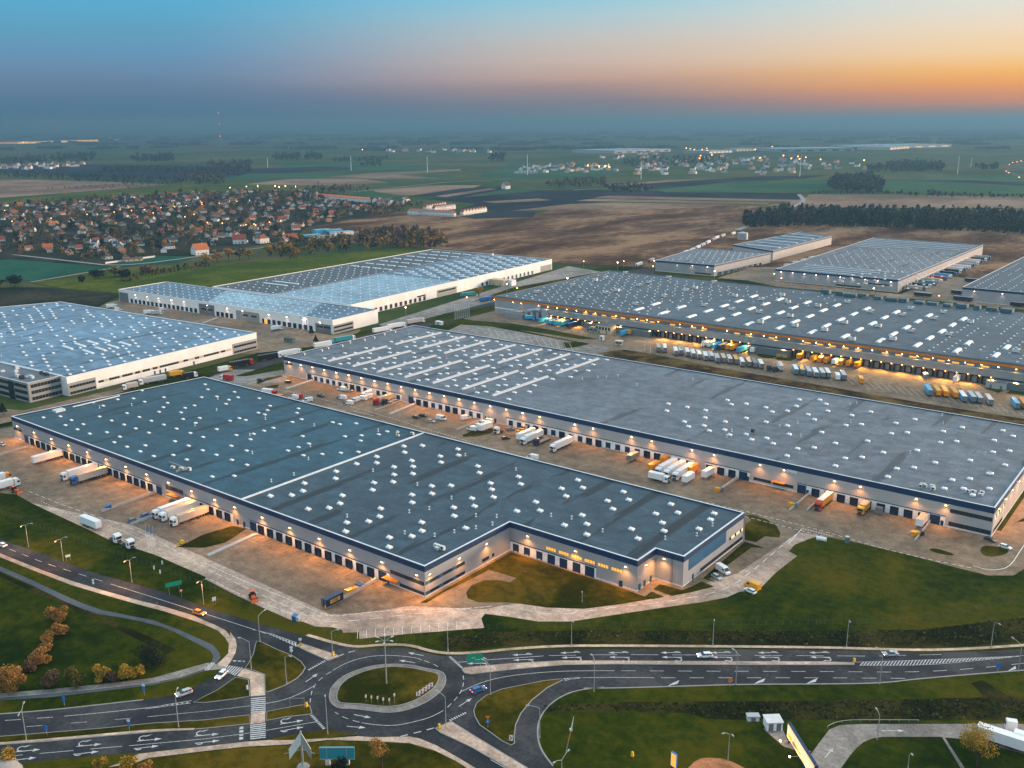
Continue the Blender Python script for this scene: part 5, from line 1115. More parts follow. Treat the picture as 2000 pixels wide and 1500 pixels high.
def chassis(root, x0, x1, z=.85, c='dark'):
    def f():
        b = MB(); b.box(x0, x1, -.55, -.4, z, z+.25); b.box(x0, x1, .4, .55, z, z+.25)
        for i in range(4):
            x = x0+(x1-x0)*(i+.5)/4; b.box(x-.08, x+.08, -.5, .5, z+.05, z+.2)
        b.box(x0, x0+.1, -1.2, 1.2, .5, .75); b.box((x0+x1)/2-1, (x0+x1)/2+1, -1.15, 1.15, .5, .85)
        return b.mesh('chassis', [M['dark']])
    part(root, 'chassis', cached(('ch', x0, x1, z), f))
def semi(xy, rot, label, cab='white', body='white', top=None, rear=None, L=16.5, group=None, lod=0):
    r = thing('lorry', label, 'lorry', (*xy, 0.04), rot, group); h = L/2
    cab_parts(r, h-1.3, cab); box_part(r, 'trailer', -h, h-2.9, 1.15, 3.95, body, top, rear); chassis(r, -h+.1, h-1.6)
    if lod < 1: wheels(r, (h-1.5, h-4.9, -h+2.2, -h+3.5, -h+4.8), 1.05)
    else: wheels(r, (h-1.5, -h+2.2, -h+3.5), 1.05)
    return r
def rigid(xy, rot, label, cab='white', body='white', top=None, L=9.0, group=None):
    r = thing('lorry', label, 'lorry', (*xy, 0.04), rot, group); h = L/2
    cab_parts(r, h-1.3, cab, 3.2); box_part(r, 'cargo_box', -h, h-2.7, 1.1, 3.7, body, top); chassis(r, -h+.1, h-1.6); wheels(r, (h-1.4, -h+2.2), 1.05); return r
def tractor(xy, rot, label, cab='white', flat=False, L=6.0):
    r = thing('tractor_unit' if not flat else 'flatbed_lorry', label, 'tractor unit' if not flat else 'lorry', (*xy, 0.04), rot); h = L/2
    cab_parts(r, h-1.3, cab); chassis(r, -h+.1, h-1.6)
    part(r, 'fifth_wheel', cached(('fw', L), lambda: MB().box(-h+.6, -h+1.8, -.6, .6, 1.1, 1.22).mesh('fifth_wheel', [M['dark']])))
    if flat:
        part(r, 'load_bed', cached(('lb', L), lambda: MB().box(-h, h-3.2, -1.2, 1.2, 1.1, 1.25).box(-h, h-3.2, -1.22, -1.14, 1.25, 1.5).box(-h, h-3.2, 1.14, 1.22, 1.25, 1.5).mesh('load_bed', [M['concd']])))
    wheels(r, (h-1.4, -h+1.2) if not flat else (h-1.4, -h+1.2, -h+2.5), 1.05); return r
def trailer(xy, rot, label, body='white', top=None, rear=None, L=13.6, group=None, name='trailer', cat='trailer'):
    r = thing(name, label, cat, (*xy, 0.04), rot, group); h = L/2
    box_part(r, 'cargo_box', -h, h, 1.15, 3.95, body, top, rear); chassis(r, -h+.1, h-.6); wheels(r, (-h+2.0, -h+3.3, -h+4.6), 1.05)
    b = cached(('lg', L), lambda: MB().box(h-3.2, h-3.0, -.9, -.7, .05, 1.0).box(h-3.2, h-3.0, .7, .9, .05, 1.0).mesh('landing_gear', [M['dark']])); part(r, 'landing_gear', b); return r
def swap(xy, rot, label, body='white', top=None, L=7.45, group=None, z=1.2):
    r = thing('swap_body', label, 'swap body', (*xy, 0.04), rot, group); h = L/2
    box_part(r, 'cargo_box', -h, h, z, z+2.7, body, top)
    for x in (-h+.5, h-.5):
        for s in (-1, 1): part(r, 'leg', cached(('sl', z), lambda: MB().box(-.07, .07, -.07, .07, 0, z).box(-.2, .2, -.2, .2, 0, .05).mesh('leg', [M['steel']])), (x, s*1.12, 0))
    return r
def container(xy, rot, label, body, top=None, L=6.1, z=.15, cat='container', group=None):
    r = thing('container', label, cat, (*xy, 0.04), rot, group); box_part(r, 'cargo_box', -L/2, L/2, z, z+2.6, body, top); 
    part(r, 'door_bars', cached(('db', L, z), lambda: MB().box(-L/2-.08, -L/2-.03, -.7, -.62, z+.1, z+2.5).box(-L/2-.08, -L/2-.03, .62, .7, z+.1, z+2.5).mesh('door_bars', [M['steel']]))); return r
def car(xy, rot, label, c='silver', kind='hatch', group=None, lights=True):
    r = thing('car', label, 'car', (*xy, 0.05), rot, group)
    est = kind != 'sedan'
    def f():
        b = MB(); P = [(-2.15, .35), (2.1, .35), (2.2, .55), (2.12, .78), (1.2, .95), (-2.05, 1.0), (-2.2, .7)]
        b.extr(P, -.87, .87, 0)
        rx = -1.75 if est else -.95
        b.hexa([(rx-.25, -.8, .97), (1.15, -.8, .93), (1.15, .8, .93), (rx-.25, .8, .97)], [(rx+.15, -.62, 1.42), (.35, -.62, 1.44), (.35, .62, 1.44), (rx+.15, .62, 1.42)], 1)
        b.hexa([(rx+.12, -.64, 1.41), (.38, -.64, 1.43), (.38, .64, 1.43), (rx+.12, .64, 1.41)], [(rx+.25, -.56, 1.48), (.25, -.56, 1.5), (.25, .56, 1.5), (rx+.25, .56, 1.48)], 0)
        for x in (-1.0, -.1):
            for s in (-1, 1): b.box(x-.05, x+.05, s*.72-.06, s*.72+.06, .95, 1.36, 0) if est else None
        return b.mesh('body', [vc(c), M['glass']])
    part(r, 'body', cached(('car', c, est), f))
    for x in (-1.35, 1.35):
        for s in (-1, 1): part(r, 'wheel', wheel_mesh(.32, .2), (x, s*.8, .32))
    hm, tm = ('headlight', 'taillight') if lights else ('offwhite', 'vred')
    if 'vred' not in M: M['vred'] = plain('tail_lens', (.25, .01, .01), .4)
    for s in (-.62, .62):
        part(r, 'headlight', cached(('chl', hm), lambda: MB().box(-.03, .04, -.17, .17, -.07, .07).mesh('headlight', [M[hm]])), (2.16, s, .68))
        part(r, 'tail_light', cached(('ctl', tm), lambda: MB().box(-.04, .03, -.15, .15, -.09, .09).mesh('tail_light', [M[tm]])), (-2.16, s, .78))
    return r
def van(xy, rot, label, c='white', nose=None, L=5.9, h=2.5, group=None):
    r = thing('van', label, 'van', (*xy, 0.05), rot, group); k = L/2
    def f():
        b = MB(); b.extr([(-k, .4), (k-.05, .4), (k, .95), (k-.75, 1.25), (k-1.55, h-.25), (k-2.1, h), (-k+.05, h), (-k, h-.2)], -.98, .98, 0)
        return b.mesh('body', [vc(c)])
    part(r, 'body', cached(('van', c, L, h), f))
    def g():
        b = MB(); b.hexa([(k-.75, -.9, 1.27), (k-.7, -.9, 1.27), (k-.7, .9, 1.27), (k-.75, .9, 1.27)], [(k-1.5, -.85, h-.3), (k-1.46, -.85, h-.3), (k-1.46, .85, h-.3), (k-1.5, .85, h-.3)])
        for s in (-.995, .985): b.box(k-2.4, k-1.3, s, s+.01, 1.3, 1.95)
        return b.mesh('windscreen', [M['glass']])
    part(r, 'windscreen', cached(('vws', L, h), g))
    if nose: part(r, 'bonnet', cached(('bn', nose, L), lambda: MB().box(k-1.2, k+.03, -1.0, 1.0, .42, 1.27).mesh('bonnet', [vc(nose)])))
    for x in (-k+1.1, k-.95):
        for s in (-1, 1): part(r, 'wheel', wheel_mesh(.36, .24), (x, s*.86, .36))
    for s in (-.7, .7): part(r, 'headlight', cached('vhl', lambda: MB().box(-.03, .03, -.14, .14, -.12, .12).mesh('headlight', [M['offwhite']])), (k+.01, s, .9))
    return r
DN, UPY, RX, LX = -pi/2, pi/2, 0.0, pi
def dockA(u, v, fn, L, label, y=209, **k):
    """vehicle backed up to a dock at the -Y wall; u, v = ground pixel under its front"""
    p = at(u, v); return fn((p[0], y-.7-L/2), DN, label, L=L, **k)
# --- yard in front of hall A
dockA(66, 908, trailer, 13.6, 'white box trailer parked alone on a dock at the far end of the front yard', body='white')
dockA(128, 938, semi, 16.5, 'white lorry docked directly behind the blue-cab lorry', body='white', cab='white')
dockA(139, 948, semi, 16.5, 'lorry with a blue cab and beige trailer backed onto the front dock', cab='blue', body='beige', top='tan')
dockA(303, 1014, semi, 16.5, 'white lorry docked nearest the parked dark car, first of the three at the front docks', y=209)
p = at(344, 1012); semi((p[0]-1.2, 200.2), DN, 'white lorry with a tan roof squeezed between two docked white lorries', top='tan')
dockA(334, 1030, semi, 16.5, 'cream-sided lorry with tan roof, last of the three at the front docks', body='beige', top='tan', cab='white')
p = at(10, 955); semi((p[0], p[1]-2), radians(88), 'white lorry cut by the left photo edge beside the orange tractor', cab='white')
p = at(2, 940); rigid((p[0], p[1]), radians(88), 'lorry with an orange cab half outside the left photo edge', cab='orange', body='white', L=9)
p = at(178, 1030); trailer(p, radians(2), 'white box trailer standing alone at the lawn edge of the front yard', top='white', rear='silver', L=11)
p = at(226, 1058); tractor(p, radians(-2), 'white tractor unit without trailer, next to the lone box trailer')
p = at(251, 1069); tractor(p, radians(-2), 'white tractor unit without trailer, nearest the flagpoles')
p = at(261, 1019); car(p, radians(75), 'dark grey car parked beside the ramp wall at the front docks', 'grey', lights=False)
p = at(286, 1009); car(p, radians(80), 'blue car parked beside the first docked white lorry', 'blue', lights=False)
p = at(5, 870); car(p, radians(0), 'pale blue car on the left photo edge by the hall corner', 'silver', lights=False)
# dark container with yellow lettering
p = at(650, 1180); c = container(p, UPY, 'dark blue container with a yellow sign panel beside the low ramp wall', 'navy', L=7.2, z=.6)
def text(par, s, size, loc, rot, mat, name='lettering'):
    cu = bpy.data.curves.new(name, 'FONT'); cu.body = s; cu.size = size; cu.align_x = 'CENTER'; cu.align_y = 'CENTER'; cu.extrude = .01
    t = bpy.data.objects.new(name, cu); COL.objects.link(t); bpy.context.view_layer.update()
    m = bpy.data.meshes.new_from_object(t.evaluated_get(bpy.context.evaluated_depsgraph_get())); bpy.data.objects.remove(t); bpy.data.curves.remove(cu)
    m.materials.clear(); m.materials.append(mat); o = link(name, m, par, loc); o.rotation_euler = rot; return o
part(c, 'sign_panel', MB().box(-2.1, 2.1, -1.3, -1.262, 1.3, 2.6).mesh('sign_panel', [M['ypaint']]), (0, 0, 0)); text(c, 'LASE', 1.25, (0, -1.32, 1.95), (pi/2, 0, 0), vc('navy'))
# --- yard between the halls
def P_(u, v): return at(u, v)
V = [(562, 748, 'c', 'dark', 200, 'dark car alone on the open yard near the first ramp of the long hall'), (626, 775, 'c', 'dark', 10, 'dark car standing alone in the middle of the yard'),
 (813, 817, 'c', 'dark', 10, 'dark car parked beside a second dark car, the one nearer the road line'), (826, 814, 'c', 'dark', 15, 'dark car parked beside a second dark car, the one nearer the docks'), (842, 825, 'c', 'silver', 10, 'silver car parked next to a white van'),
 (988, 858, 'c', 'dark', 60, 'dark car alone in front of the white tractor unit'), (996, 841, 'c', 'grey', 60, 'grey car parked against the dock wall beside the white tractor unit'), (682, 765, 'c', 'beige', 50, 'beige car parked beside the yellow-backed van'),
 (1018, 843, 'c', 'yellow', 240, 'yellow car parked against the docks behind a white trailer'), (1026, 840, 'v', 'tan', 240, 'tan van parked against the docks behind a white lorry'),
 (668, 763, 'v', 'white', 190, 'white van with a yellow glow parked right at the dock doors'), (668, 780, 'v', 'white', 190, 'white van with a dark bonnet, first of the van cluster'), (681, 790, 'v', 'white', 190, 'white van with a dark bonnet nearest the road line'),
 (694, 785, 'v', 'white', 265, 'tall white van standing across the van cluster'), (708, 781, 'v', 'white', 190, 'white van with a dark bonnet between the tall van and the box lorry'), (719, 779, 'v', 'white', 265, 'white van tucked in front of the white box lorry'),
 (862, 820, 'v', 'white', 10, 'large white van parked next to the silver car'), (910, 819, 'v', 'white', 75, 'white van standing beside the narrow ramp wall'), (922, 841, 'v', 'white', 185, 'white van on the small grass island'),
 (933, 836, 'v', 'white', 185, 'white van between the grass island and the white trailer'), (943, 830, 'v', 'white', 185, 'white van behind the white trailer, nearer the camera of two'), (953, 826, 'v', 'white', 185, 'white van behind the white trailer, nearest the docks'),
 (574, 779, 'v', 'white', 190, 'white van half hidden behind the front roof edge'), (582, 777, 'v', 'red', 190, 'red van half hidden behind the front roof edge'), (601, 785, 'v', 'white', 240, 'white van just behind the front roof edge'), (1040, 897, 'v', 'white', 185, 'white van driving along the roof edge of the front hall'),
 (1934, 1057, 'c', 'dark', -15, 'dark car parked outside the corner office of the long hall'), (1963, 1071, 'c', 'white', -12, 'white car parked on the edge of the small lawn triangle'),
 (1412, 1118, 'v', 'white', -25, 'white van parked in the strip beside the stepped hall'), (1400, 1130, 'c', 'silver', -25, 'silver car parked beside the white van at the stepped hall'), (1469, 1149, 'v', 'yellow', 165, 'yellow van parked at the bend of the access road'), (1465, 1157, 'c', 'white', 165, 'white car parked against the yellow van'),
 (509, 744, 'c', 'dark', 20, 'dark car beside the hedge strip at the hall corner'), (541, 583+0, 'v', 'white', 20, None)]
for u, v, k, c, a, lb in V:
    if not lb: continue
    p = P_(u, v)
    if k == 'c': car(p, radians(a), lb, c, lights=False)
    else: van(p, radians(a), lb, c, nose='dark' if 'dark bonnet' in lb else None)
p = at(724, 774); rigid((p[0], 366), DN, 'white box lorry backed near the docks beside the van cluster', L=8)
dockA(735, 791, semi, 14.5, 'lorry with a red cab and orange-tinted trailer at the long hall', y=372, cab='red', body='tan', top='tan')
p = at(766, 787); tractor((p[0], 365), DN, 'dark empty flatbed lorry beside the red-cab lorry', 'dark', True, 11)
p = at(948, 841); trailer(p, UPY, 'white trailer beside the white tractor unit on the yard', L=9)
p = at(974, 846); tractor(p, DN, 'white tractor unit parked next to the white trailer at the long hall', L=6)
p = at(1013, 862); trailer((p[0], p[1]+6), DN, 'white trailer standing next to the docked white lorry in mid yard', L=13)
p = at(1019, 870); semi((p[0], p[1]+8.2), DN, 'white lorry beside the dark blue flatbed lorry')
p = at(1044, 872); tractor((p[0], p[1]+6), DN, 'dark blue flatbed lorry with empty bed between two white lorries', 'navy', True, 12)
p = at(1077, 884); semi((p[0], p[1]+8.2), DN, 'white lorry standing alone with open yard on its right side')
p = at(1229, 904); container((p[0], p[1]+3), DN, 'dark grey container with a tan top backed onto a navy door', 'grey', 'tan', L=7.2, z=1.2)
p = at(1266, 922); swap((p[0]+1, p[1]+3), DN, 'orange swap body nearest the road, first of the orange pair', 'orange'); p = at(1290, 908); swap((p[0]+1, p[1]+3), DN, 'orange swap body at the dock, second of the orange pair', 'orange')
for u, v, lb in ((1283, 930, 'white lorry nearest the orange pair of swap bodies'), (1299, 935, 'white lorry in the middle of the three beside the orange swap bodies'), (1316, 940, 'white lorry with a black grille nearest the white swap body')):
    p = at(u, v); semi((p[0], p[1]+8.4), DN, lb)
p = at(1347, 927); swap((p[0], p[1]+2.2), DN, 'orange swap body right of the white lorries behind a white swap body', 'orange')
p = at(1287, 940); rigid(p, radians(2), 'white box lorry standing crosswise in front of the three white lorries', L=9.5)
p = at(1337, 944); swap((p[0]+.6, p[1]+2), DN, 'white swap body on legs standing free in the yard', 'white'); p = at(1376, 934); swap((p[0]+.6, p[1]+1.5), DN, 'white swap body on legs pushed up to a dock', 'white')
dockA(1592, 1001, semi, 14.5, 'lorry with a bright red cab docked at the right end of the long hall', y=372, cab='red', body='yellow', top='white')
dockA(1668, 1017, rigid, 8.5, 'short yellow lorry docked at the right end of the long hall', y=372, cab='yellow', body='yellow', top='tan')
p = at(1796, 1030); swap((p[0], 367.3), DN, 'white swap body docked beside the last ramp wall', 'white', 'tan', L=8)
p = at(1717, 1003); container((p[0], 369), DN, 'small grey box standing between two docks', 'grey', L=2.4, z=.3)
# --- roads
p, q = at(442, 1313), at(424, 1329); car(((p[0]+q[0])/2, (p[1]+q[1])/2), heading(p, q), 'white car driving over the zebra crossing of the slip road', 'white')
p, q = at(374, 1352), at(345, 1362); car(((p[0]+q[0])/2, (p[1]+q[1])/2), heading(p, q), 'silver blue car with headlights on, merging beside the lamp post', 'silver')
p, q = at(920, 1355), at(948, 1346); car(((p[0]+q[0])/2, (p[1]+q[1])/2), heading(p, q), 'dark blue car with red tail lights leaving the roundabout', 'blue')
p, q = at(1391, 1283), at(1362, 1284); car(((p[0]+q[0])/2, (p[1]+q[1])/2), heading(p, q), 'white car on the arrow-marked lane approaching the roundabout', 'white')
p, q = at(1754, 1280), at(1724, 1281); car(((p[0]+q[0])/2, (p[1]+q[1])/2), heading(p, q), 'pale silver car on the dual carriageway beside the hatched median', 'silver', 'sedan')
p, q = at(379, 1197), at(401, 1203); car(((p[0]+q[0])/2, (p[1]+q[1])/2), heading(p, q), 'orange car on the curving north-west road', 'orange')
p, q = at(-4, 1064), at(12, 1070); car(((p[0]+q[0])/2, (p[1]+q[1])/2), heading(q, p), 'white car with bright headlights entering at the left photo edge', 'white')
# estate road lorries
for u, v, k, cb, bd, a, lb in [(747, 649, 's', 'white', 'white', 79, 'white lorry last in the queue of three behind the long hall'), (775, 641, 's', 'white', 'white', 79, 'white lorry in the middle of the queue of three behind the long hall'), (812, 632, 's', 'white', 'beige', 79, 'white lorry first in the queue of three, nearest the flagpole row'),
 (674, 667, 's', 'white', 'teal', 79, 'lorry with a blue trailer on the road behind the long hall'), (634, 678, 's', 'teal', 'white', 79, 'white lorry with a teal cab behind the long hall'), (567, 694, 's', 'white', 'white', 79, 'white lorry just clear of the corner of the long hall'),
 (527, 702, 's', 'white', 'black', 79, 'black-sided lorry with a white cab on the estate road'), (472, 715, 's', 'red', 'black', 79, 'black-sided lorry with a red cab on the estate road'), (440, 726, 'r', 'yellow', 'white', 79, 'small white lorry following the red-cab lorry'),
 (298, 748, 's', 'white', 'silver', 259, 'long silver lorry with white cab under the white hall'), (254, 760, 'r', 'white', 'beige', 259, 'beige lorry with white cab at the end of the road by the white hall'), (346, 735, 'r', 'yellow', 'yellow', 79, 'yellow lorry on the road under the white hall'), (372, 738, 'r', 'white', 'black', 79, 'black box lorry with white cab behind the roof corner'),
 (443, 743, 'r', 'white', 'red', 200, 'red and white lorry behind the roof edge of the front hall'), (527, 772, 'r', 'red', 'white', 20, 'white lorry with a red cab behind the roof edge'),
 (915, 579, 's', 'teal', 'teal', 79, 'teal lorry waiting at the long white hall'), (952, 588, 's', 'red', 'blue', 79, 'lorry with a blue trailer and red cab at the corner of the orange-banded hall'),
 (219, 602, 'r', 'white', 'white', 60, 'white lorry at the far end of the white hall yard'), (292, 614, 'r', 'white', 'white', 60, 'white lorry, left of a pair in the white hall yard'), (307, 615, 'r', 'white', 'silver', 60, 'silver-sided lorry, right of a pair in the white hall yard'), (541, 645, 'r', 'white', 'white', 80, 'white lorry with orange glow at the lit open dock')]:
    p = at(u, v); (semi if k == 's' else rigid)(p, radians(a), lb, cb, bd)
for u, v, lb in ((231, 607, 'white van beside the lorry at the far end of the white hall yard'), (318, 606, 'white van parked at the dock doors of the white hall')): van(at(u, v), radians(60), lb)
p = at(545, 775); r = thing('road_works_skip', 'orange skip behind the roof edge of the front hall', 'skip', (*p, 0.04), .3); part(r, 'skip_body', MB().hexa([(-1.6, -.9, .1), (1.6, -.9, .1), (1.6, .9, .1), (-1.6, .9, .1)], [(-2.3, -1.1, 1.5), (2.3, -1.1, 1.5), (2.3, 1.1, 1.5), (-2.3, 1.1, 1.5)]).mesh('skip_body', [vc('orange')])); part(r, 'hook_bar', MB().box(-2.1, -1.9, -.7, .7, 1.5, 1.8).mesh('hook_bar', [M['dark']]))
# --- trailer park of hall C; rear end towards the bank
ORD = ['first', 'second', 'third', 'fourth', 'fifth', 'sixth', 'seventh', 'eighth', 'ninth', 'tenth', 'eleventh', 'twelfth', 'thirteenth', 'fourteenth', 'fifteenth', 'sixteenth', 'seventeenth', 'eighteenth', 'nineteenth', 'twentieth']
def parked(u, v, du, dvv, body, top, label, L=13.6, rear=None, sw=False):
    """u, v = ground pixel at the near end; du, dvv = pixel step along its length (towards the far end)"""
    p, q = at(u, v), at(u+du, v+dvv); a = heading(p, q); x, y = p[0]+cos(a)*L/2, p[1]+sin(a)*L/2
    (swap if sw else trailer)((x, y), a, label, body, top, L=L, **({} if sw else {'rear': rear or 'grey'}))
row1 = [(183, 348, 'tan'), (245, 352, 'white'), (352, 382, 'white'), (405, 377, 'teal'), (467, 392, 'white'), (522, 407, 'white'), (583, 417, 'white'), (645, 432, 'white'), (700, 432, 'silver'), (760, 452, 'silver'), (820, 452, 'tan'), (882, 462, 'silver'), (942, 467, 'yellow'), (1003, 492, 'white'), (1070, 492, 'tan'), (1125, 502, 'grey'), (1190, 512, 'white'), (1380, 532, 'beige')]
for i, (x, y, c) in enumerate(row1):
    parked(1250+x/5, 620+y/5, -4-i*.25, -15, 'white' if c not in ('yellow', 'grey', 'tan') else ('navy' if c == 'yellow' else 'grey'), c, f'{c}-topped trailer, {ORD[i]} from the kiosk in the long parked row', 13.0, rear='grey' if c != 'beige' else 'beige')
for i, (x, y) in enumerate(((1250, 525), (1308, 537))): p = at(1250+x/5, 620+y/5); tractor((p[0], p[1]+3), DN, f'dark tractor unit parked among the trailers, {ORD[i]} of two', 'navy')
for i, (x, y, c, tpc) in enumerate(((1528, 567, 'cyan', 'white'), (1590, 572, 'cyan', 'yellow'), (1655, 587, 'cyan', 'beige'), (1722, 597, 'white', 'white'), (1790, 602, 'cyan', 'beige'), (1842, 602, 'navy', 'white'))):
    parked(1250+x/5, 620+y/5, -8.5, -15, c, tpc, f'{c} trailer with {tpc} top, {ORD[i]} in the group of six beside the brown bank', 13.0)
parked(1250+1932/5, 620+625/5, -4, -8, 'white', 'white', 'short white swap body between two blue trailers and an empty bay', 7.5, sw=True); parked(1600+245/5, 640+525/5, -9, -15, 'cyan', 'beige', 'cyan trailer parked beside a short white swap body', 13)
parked(1600+415/5, 640+560/5, -6, -9, 'orange', 'yellow', 'single orange swap body standing among empty parking bays', 7.5, sw=True)
for i, (x, y, c, tpc, L) in enumerate(((1085, 677, 'cyan', 'cyan', 13.6), (1165, 680, 'orange', 'yellow', 13), (1240, 688, 'orange', 'yellow', 13), (1335, 700, 'orange', 'yellow', 13), (1418, 738, 'cyan', 'white', 13), (1508, 743, 'cyan', 'silver', 13), (1573, 752, 'teal', 'beige', 13), (1675, 772, 'silver', 'silver', 13))):
    parked(1600+x/5, 640+y/5, -12.5, -16.5, c, tpc, f'{c} trailer, {ORD[i]} in the row of eight at the right end of the bank', L, rear=c if c == 'orange' else 'grey')
for i, (x, y, c) in enumerate(((1935, 808, 'cyan'), (2010, 808, 'orange'), (2080, 825, 'cyan'))): parked(1600+x/5, 640+y/5, -13.5, -17, c, c, f'{c} trailer at the right photo edge beside the lawn kiosk, {ORD[i]} of three', 13)
b = MB()
for i in range(34):
    x, y = 400+i*68, 560+i*12.5
    p, q = at(1600+(480+(i-6)*72)/5, 640+(585+(i-6)*13)/5), at(1600+(480+(i-6)*72-95)/5, 640+(585+(i-6)*13-85)/5)
    b.ribbon([p, q], .2, .08)
tag(b.build('road_marking', M['paint']), kind='structure')
def dockC(u, v, body, top, label, L=13.6, sw=False):
    p = at(u, v); (swap if sw else trailer)((p[0]+.5, 604.5-L/2), DN, label, body, top, L=L)
for i, (x, y, c, t_) in enumerate(((640, 278, 'white', 'white'), (695, 283, 'white', 'white'), (760, 297, 'cyan', 'cyan'), (825, 300, 'navy', 'tan'), (905, 298, 'orange', 'yellow'), (960, 298, 'orange', 'yellow'), (1010, 328, 'cyan', 'cyan'))):
    dockC(1250+x/5, 620+y/5, c, t_, f'{c} trailer backed onto an amber dock, {ORD[i]} of seven left of the lawn hut', 13.6 if i in (2, 3, 6) else 10)
dockC(1250+1150/5, 620+322/5, 'white', 'white', 'white swap body docked just left of the lawn hut', 8, True)
for i, (x, y, c) in enumerate(((1595, 388, 'orange'), (1720, 412, 'orange'), (1790, 420, 'orange'), (1850, 430, 'orange'), (1930, 440, 'white'), (1985, 452, 'orange'), (2062, 462, 'orange'), (2135, 478, 'orange'))):
    dockC(1250+x/5, 620+y/5, c, 'yellow' if c == 'orange' else 'white', f'{c} swap body at an amber dock, {ORD[i]} of eight right of the lawn hut', 8, True)
dockC(1600+1355/5, 640+508/5, 'white', 'white', 'white swap body at a dock between empty green-lit docks', 8, True)
p = at(1600+1035/5, 640+488/5); container(p, radians(-65), 'grey container standing askew beside the dock wall of the banded hall', 'grey', 'beige', 6)
for i, (x, y, c, t_) in enumerate(((640, 442, 'cyan', 'cyan'), (690, 452, 'cyan', 'beige'), (738, 458, 'cyan', 'tan'), (788, 463, 'cyan', 'tan'), (835, 468, 'cyan', 'tan'), (893, 455, 'cyan', 'beige'))):
    dockC(940+x/5, 540+y/5, c, t_, f'cyan trailer with {t_} top, {ORD[i]} of six at the left docks of the banded hall', 12)
p = at(940+950/5, 540+478/5); trailer((p[0], 597), DN, 'dark blue trailer beside the six cyan ones', 'navy', 'blue', L=13)
dockC(940+1435/5, 540+562/5, 'cyan', 'cyan', 'cyan trailer docked beside one orange swap body, left of the empty docks', 13.6); dockC(940+1515/5, 540+548/5, 'orange', 'yellow', 'orange swap body docked beside a single cyan trailer', 8, True)
p = at(940+480/5, 540+425/5); rigid(p, radians(20), 'blue and white lorry beside the duct plant of the banded hall', 'cyan', 'cyan', 'white', L=9)
p = at(940+1720/5, 540+580/5); tractor(p, DN, 'dark tractor unit under a broken dock shelter', 'dark')
# --- far yards: hall G side, dark trailers, queue on the lane
for i in range(15):
    y = 925+i*18.5; c = ('beige', 'dark', 'teal', 'tan', 'red', 'cyan', 'navy', 'dark', 'white', 'white', 'silver', 'beige', 'white', 'dark', 'silver')[i]
    semi((-243, y), 0, f'{c} lorry backed onto the far hall, {ORD[i]} from its near corner', 'white' if i % 2 else 'blue', c, L=16.5, lod=1)
for i, (u, v) in enumerate(((1802, 580), (1875, 576), (1930, 590), (1992, 600), (1880, 588), (1900, 552))):
    p = at(u, v); c = ('black', 'black', 'white', 'black', 'navy', 'black')[i]; trailer(p, radians(-2), f'{c} trailer parked by the far right hall, {ORD[i]} of the loose group', c, 'silver', L=15)
for i, (x, y) in enumerate(((235, 325), (300, 303), (365, 285), (425, 265))): p = at(1500+x/4, 440+y/4+3); semi((p[0]-8, p[1]), pi, f'white lorry at the left side of the lorry hall, {ORD[i]} of four', lod=1)
for i, (u, v) in enumerate(((1248, 520), (1272, 512), (1340, 496), (1352, 491), (1363, 486), (1373, 481), (1383, 476), (1393, 471), (1400, 467), (1412, 463), (1432, 459))):
    semi(at(u, v), heading(at(1440, 456), at(1340, 496)), f'{("white", "red", "white", "beige")[i % 4] if i < 3 else "white"} lorry waiting on the lane beside the small far warehouse, {ORD[i]} in the queue', 'red' if i in (1, 7) else 'white', ('white', 'beige')[i % 2], lod=1)
# big lorries at the petrol station, bottom right
p, q = at(1905, 1440), at(2090, 1500); L = 16.5
semi((p[0]+cos(heading(p, q))*8.5, p[1]+sin(heading(p, q))*8.5), heading(q, p)+pi, 'long white lorry at the petrol station partly behind a tree', 'white', 'white', 'white')
p = at(1975, 1437); tractor(p, radians(110), 'white tractor unit parked beside the long white lorry', 'white'); p = at(2010, 1452); semi((p[0]+5, p[1]-3), heading(at(1990, 1440), at(2100, 1478)), 'white lorry behind the tractor unit at the right photo edge')
p = at(2085, 1606); r = thing('fuel_canopy', 'lit orange and white petrol canopy corner at the bottom right', 'canopy', (*p, 0), heading(at(1970, 1490), at(2010, 1500)))
part(r, 'roof', MB().box(-9, 9, -7, 7, 5.2, 6.0, 0).mesh('roof', [M['offwhite']])); part(r, 'fascia', MB().box(-9.1, -9.0, -7, 7, 5.2, 5.95).box(-9, 9, -7.1, -7.0, 5.2, 5.95).mesh('fascia', [M['lit']]))
for x, y in ((-6, -4), (6, -4), (-6, 4), (6, 4)): part(r, 'column', MB().box(x-.2, x+.2, y-.2, y+.2, 0, 5.2).mesh('column', [M['offwhite']]))
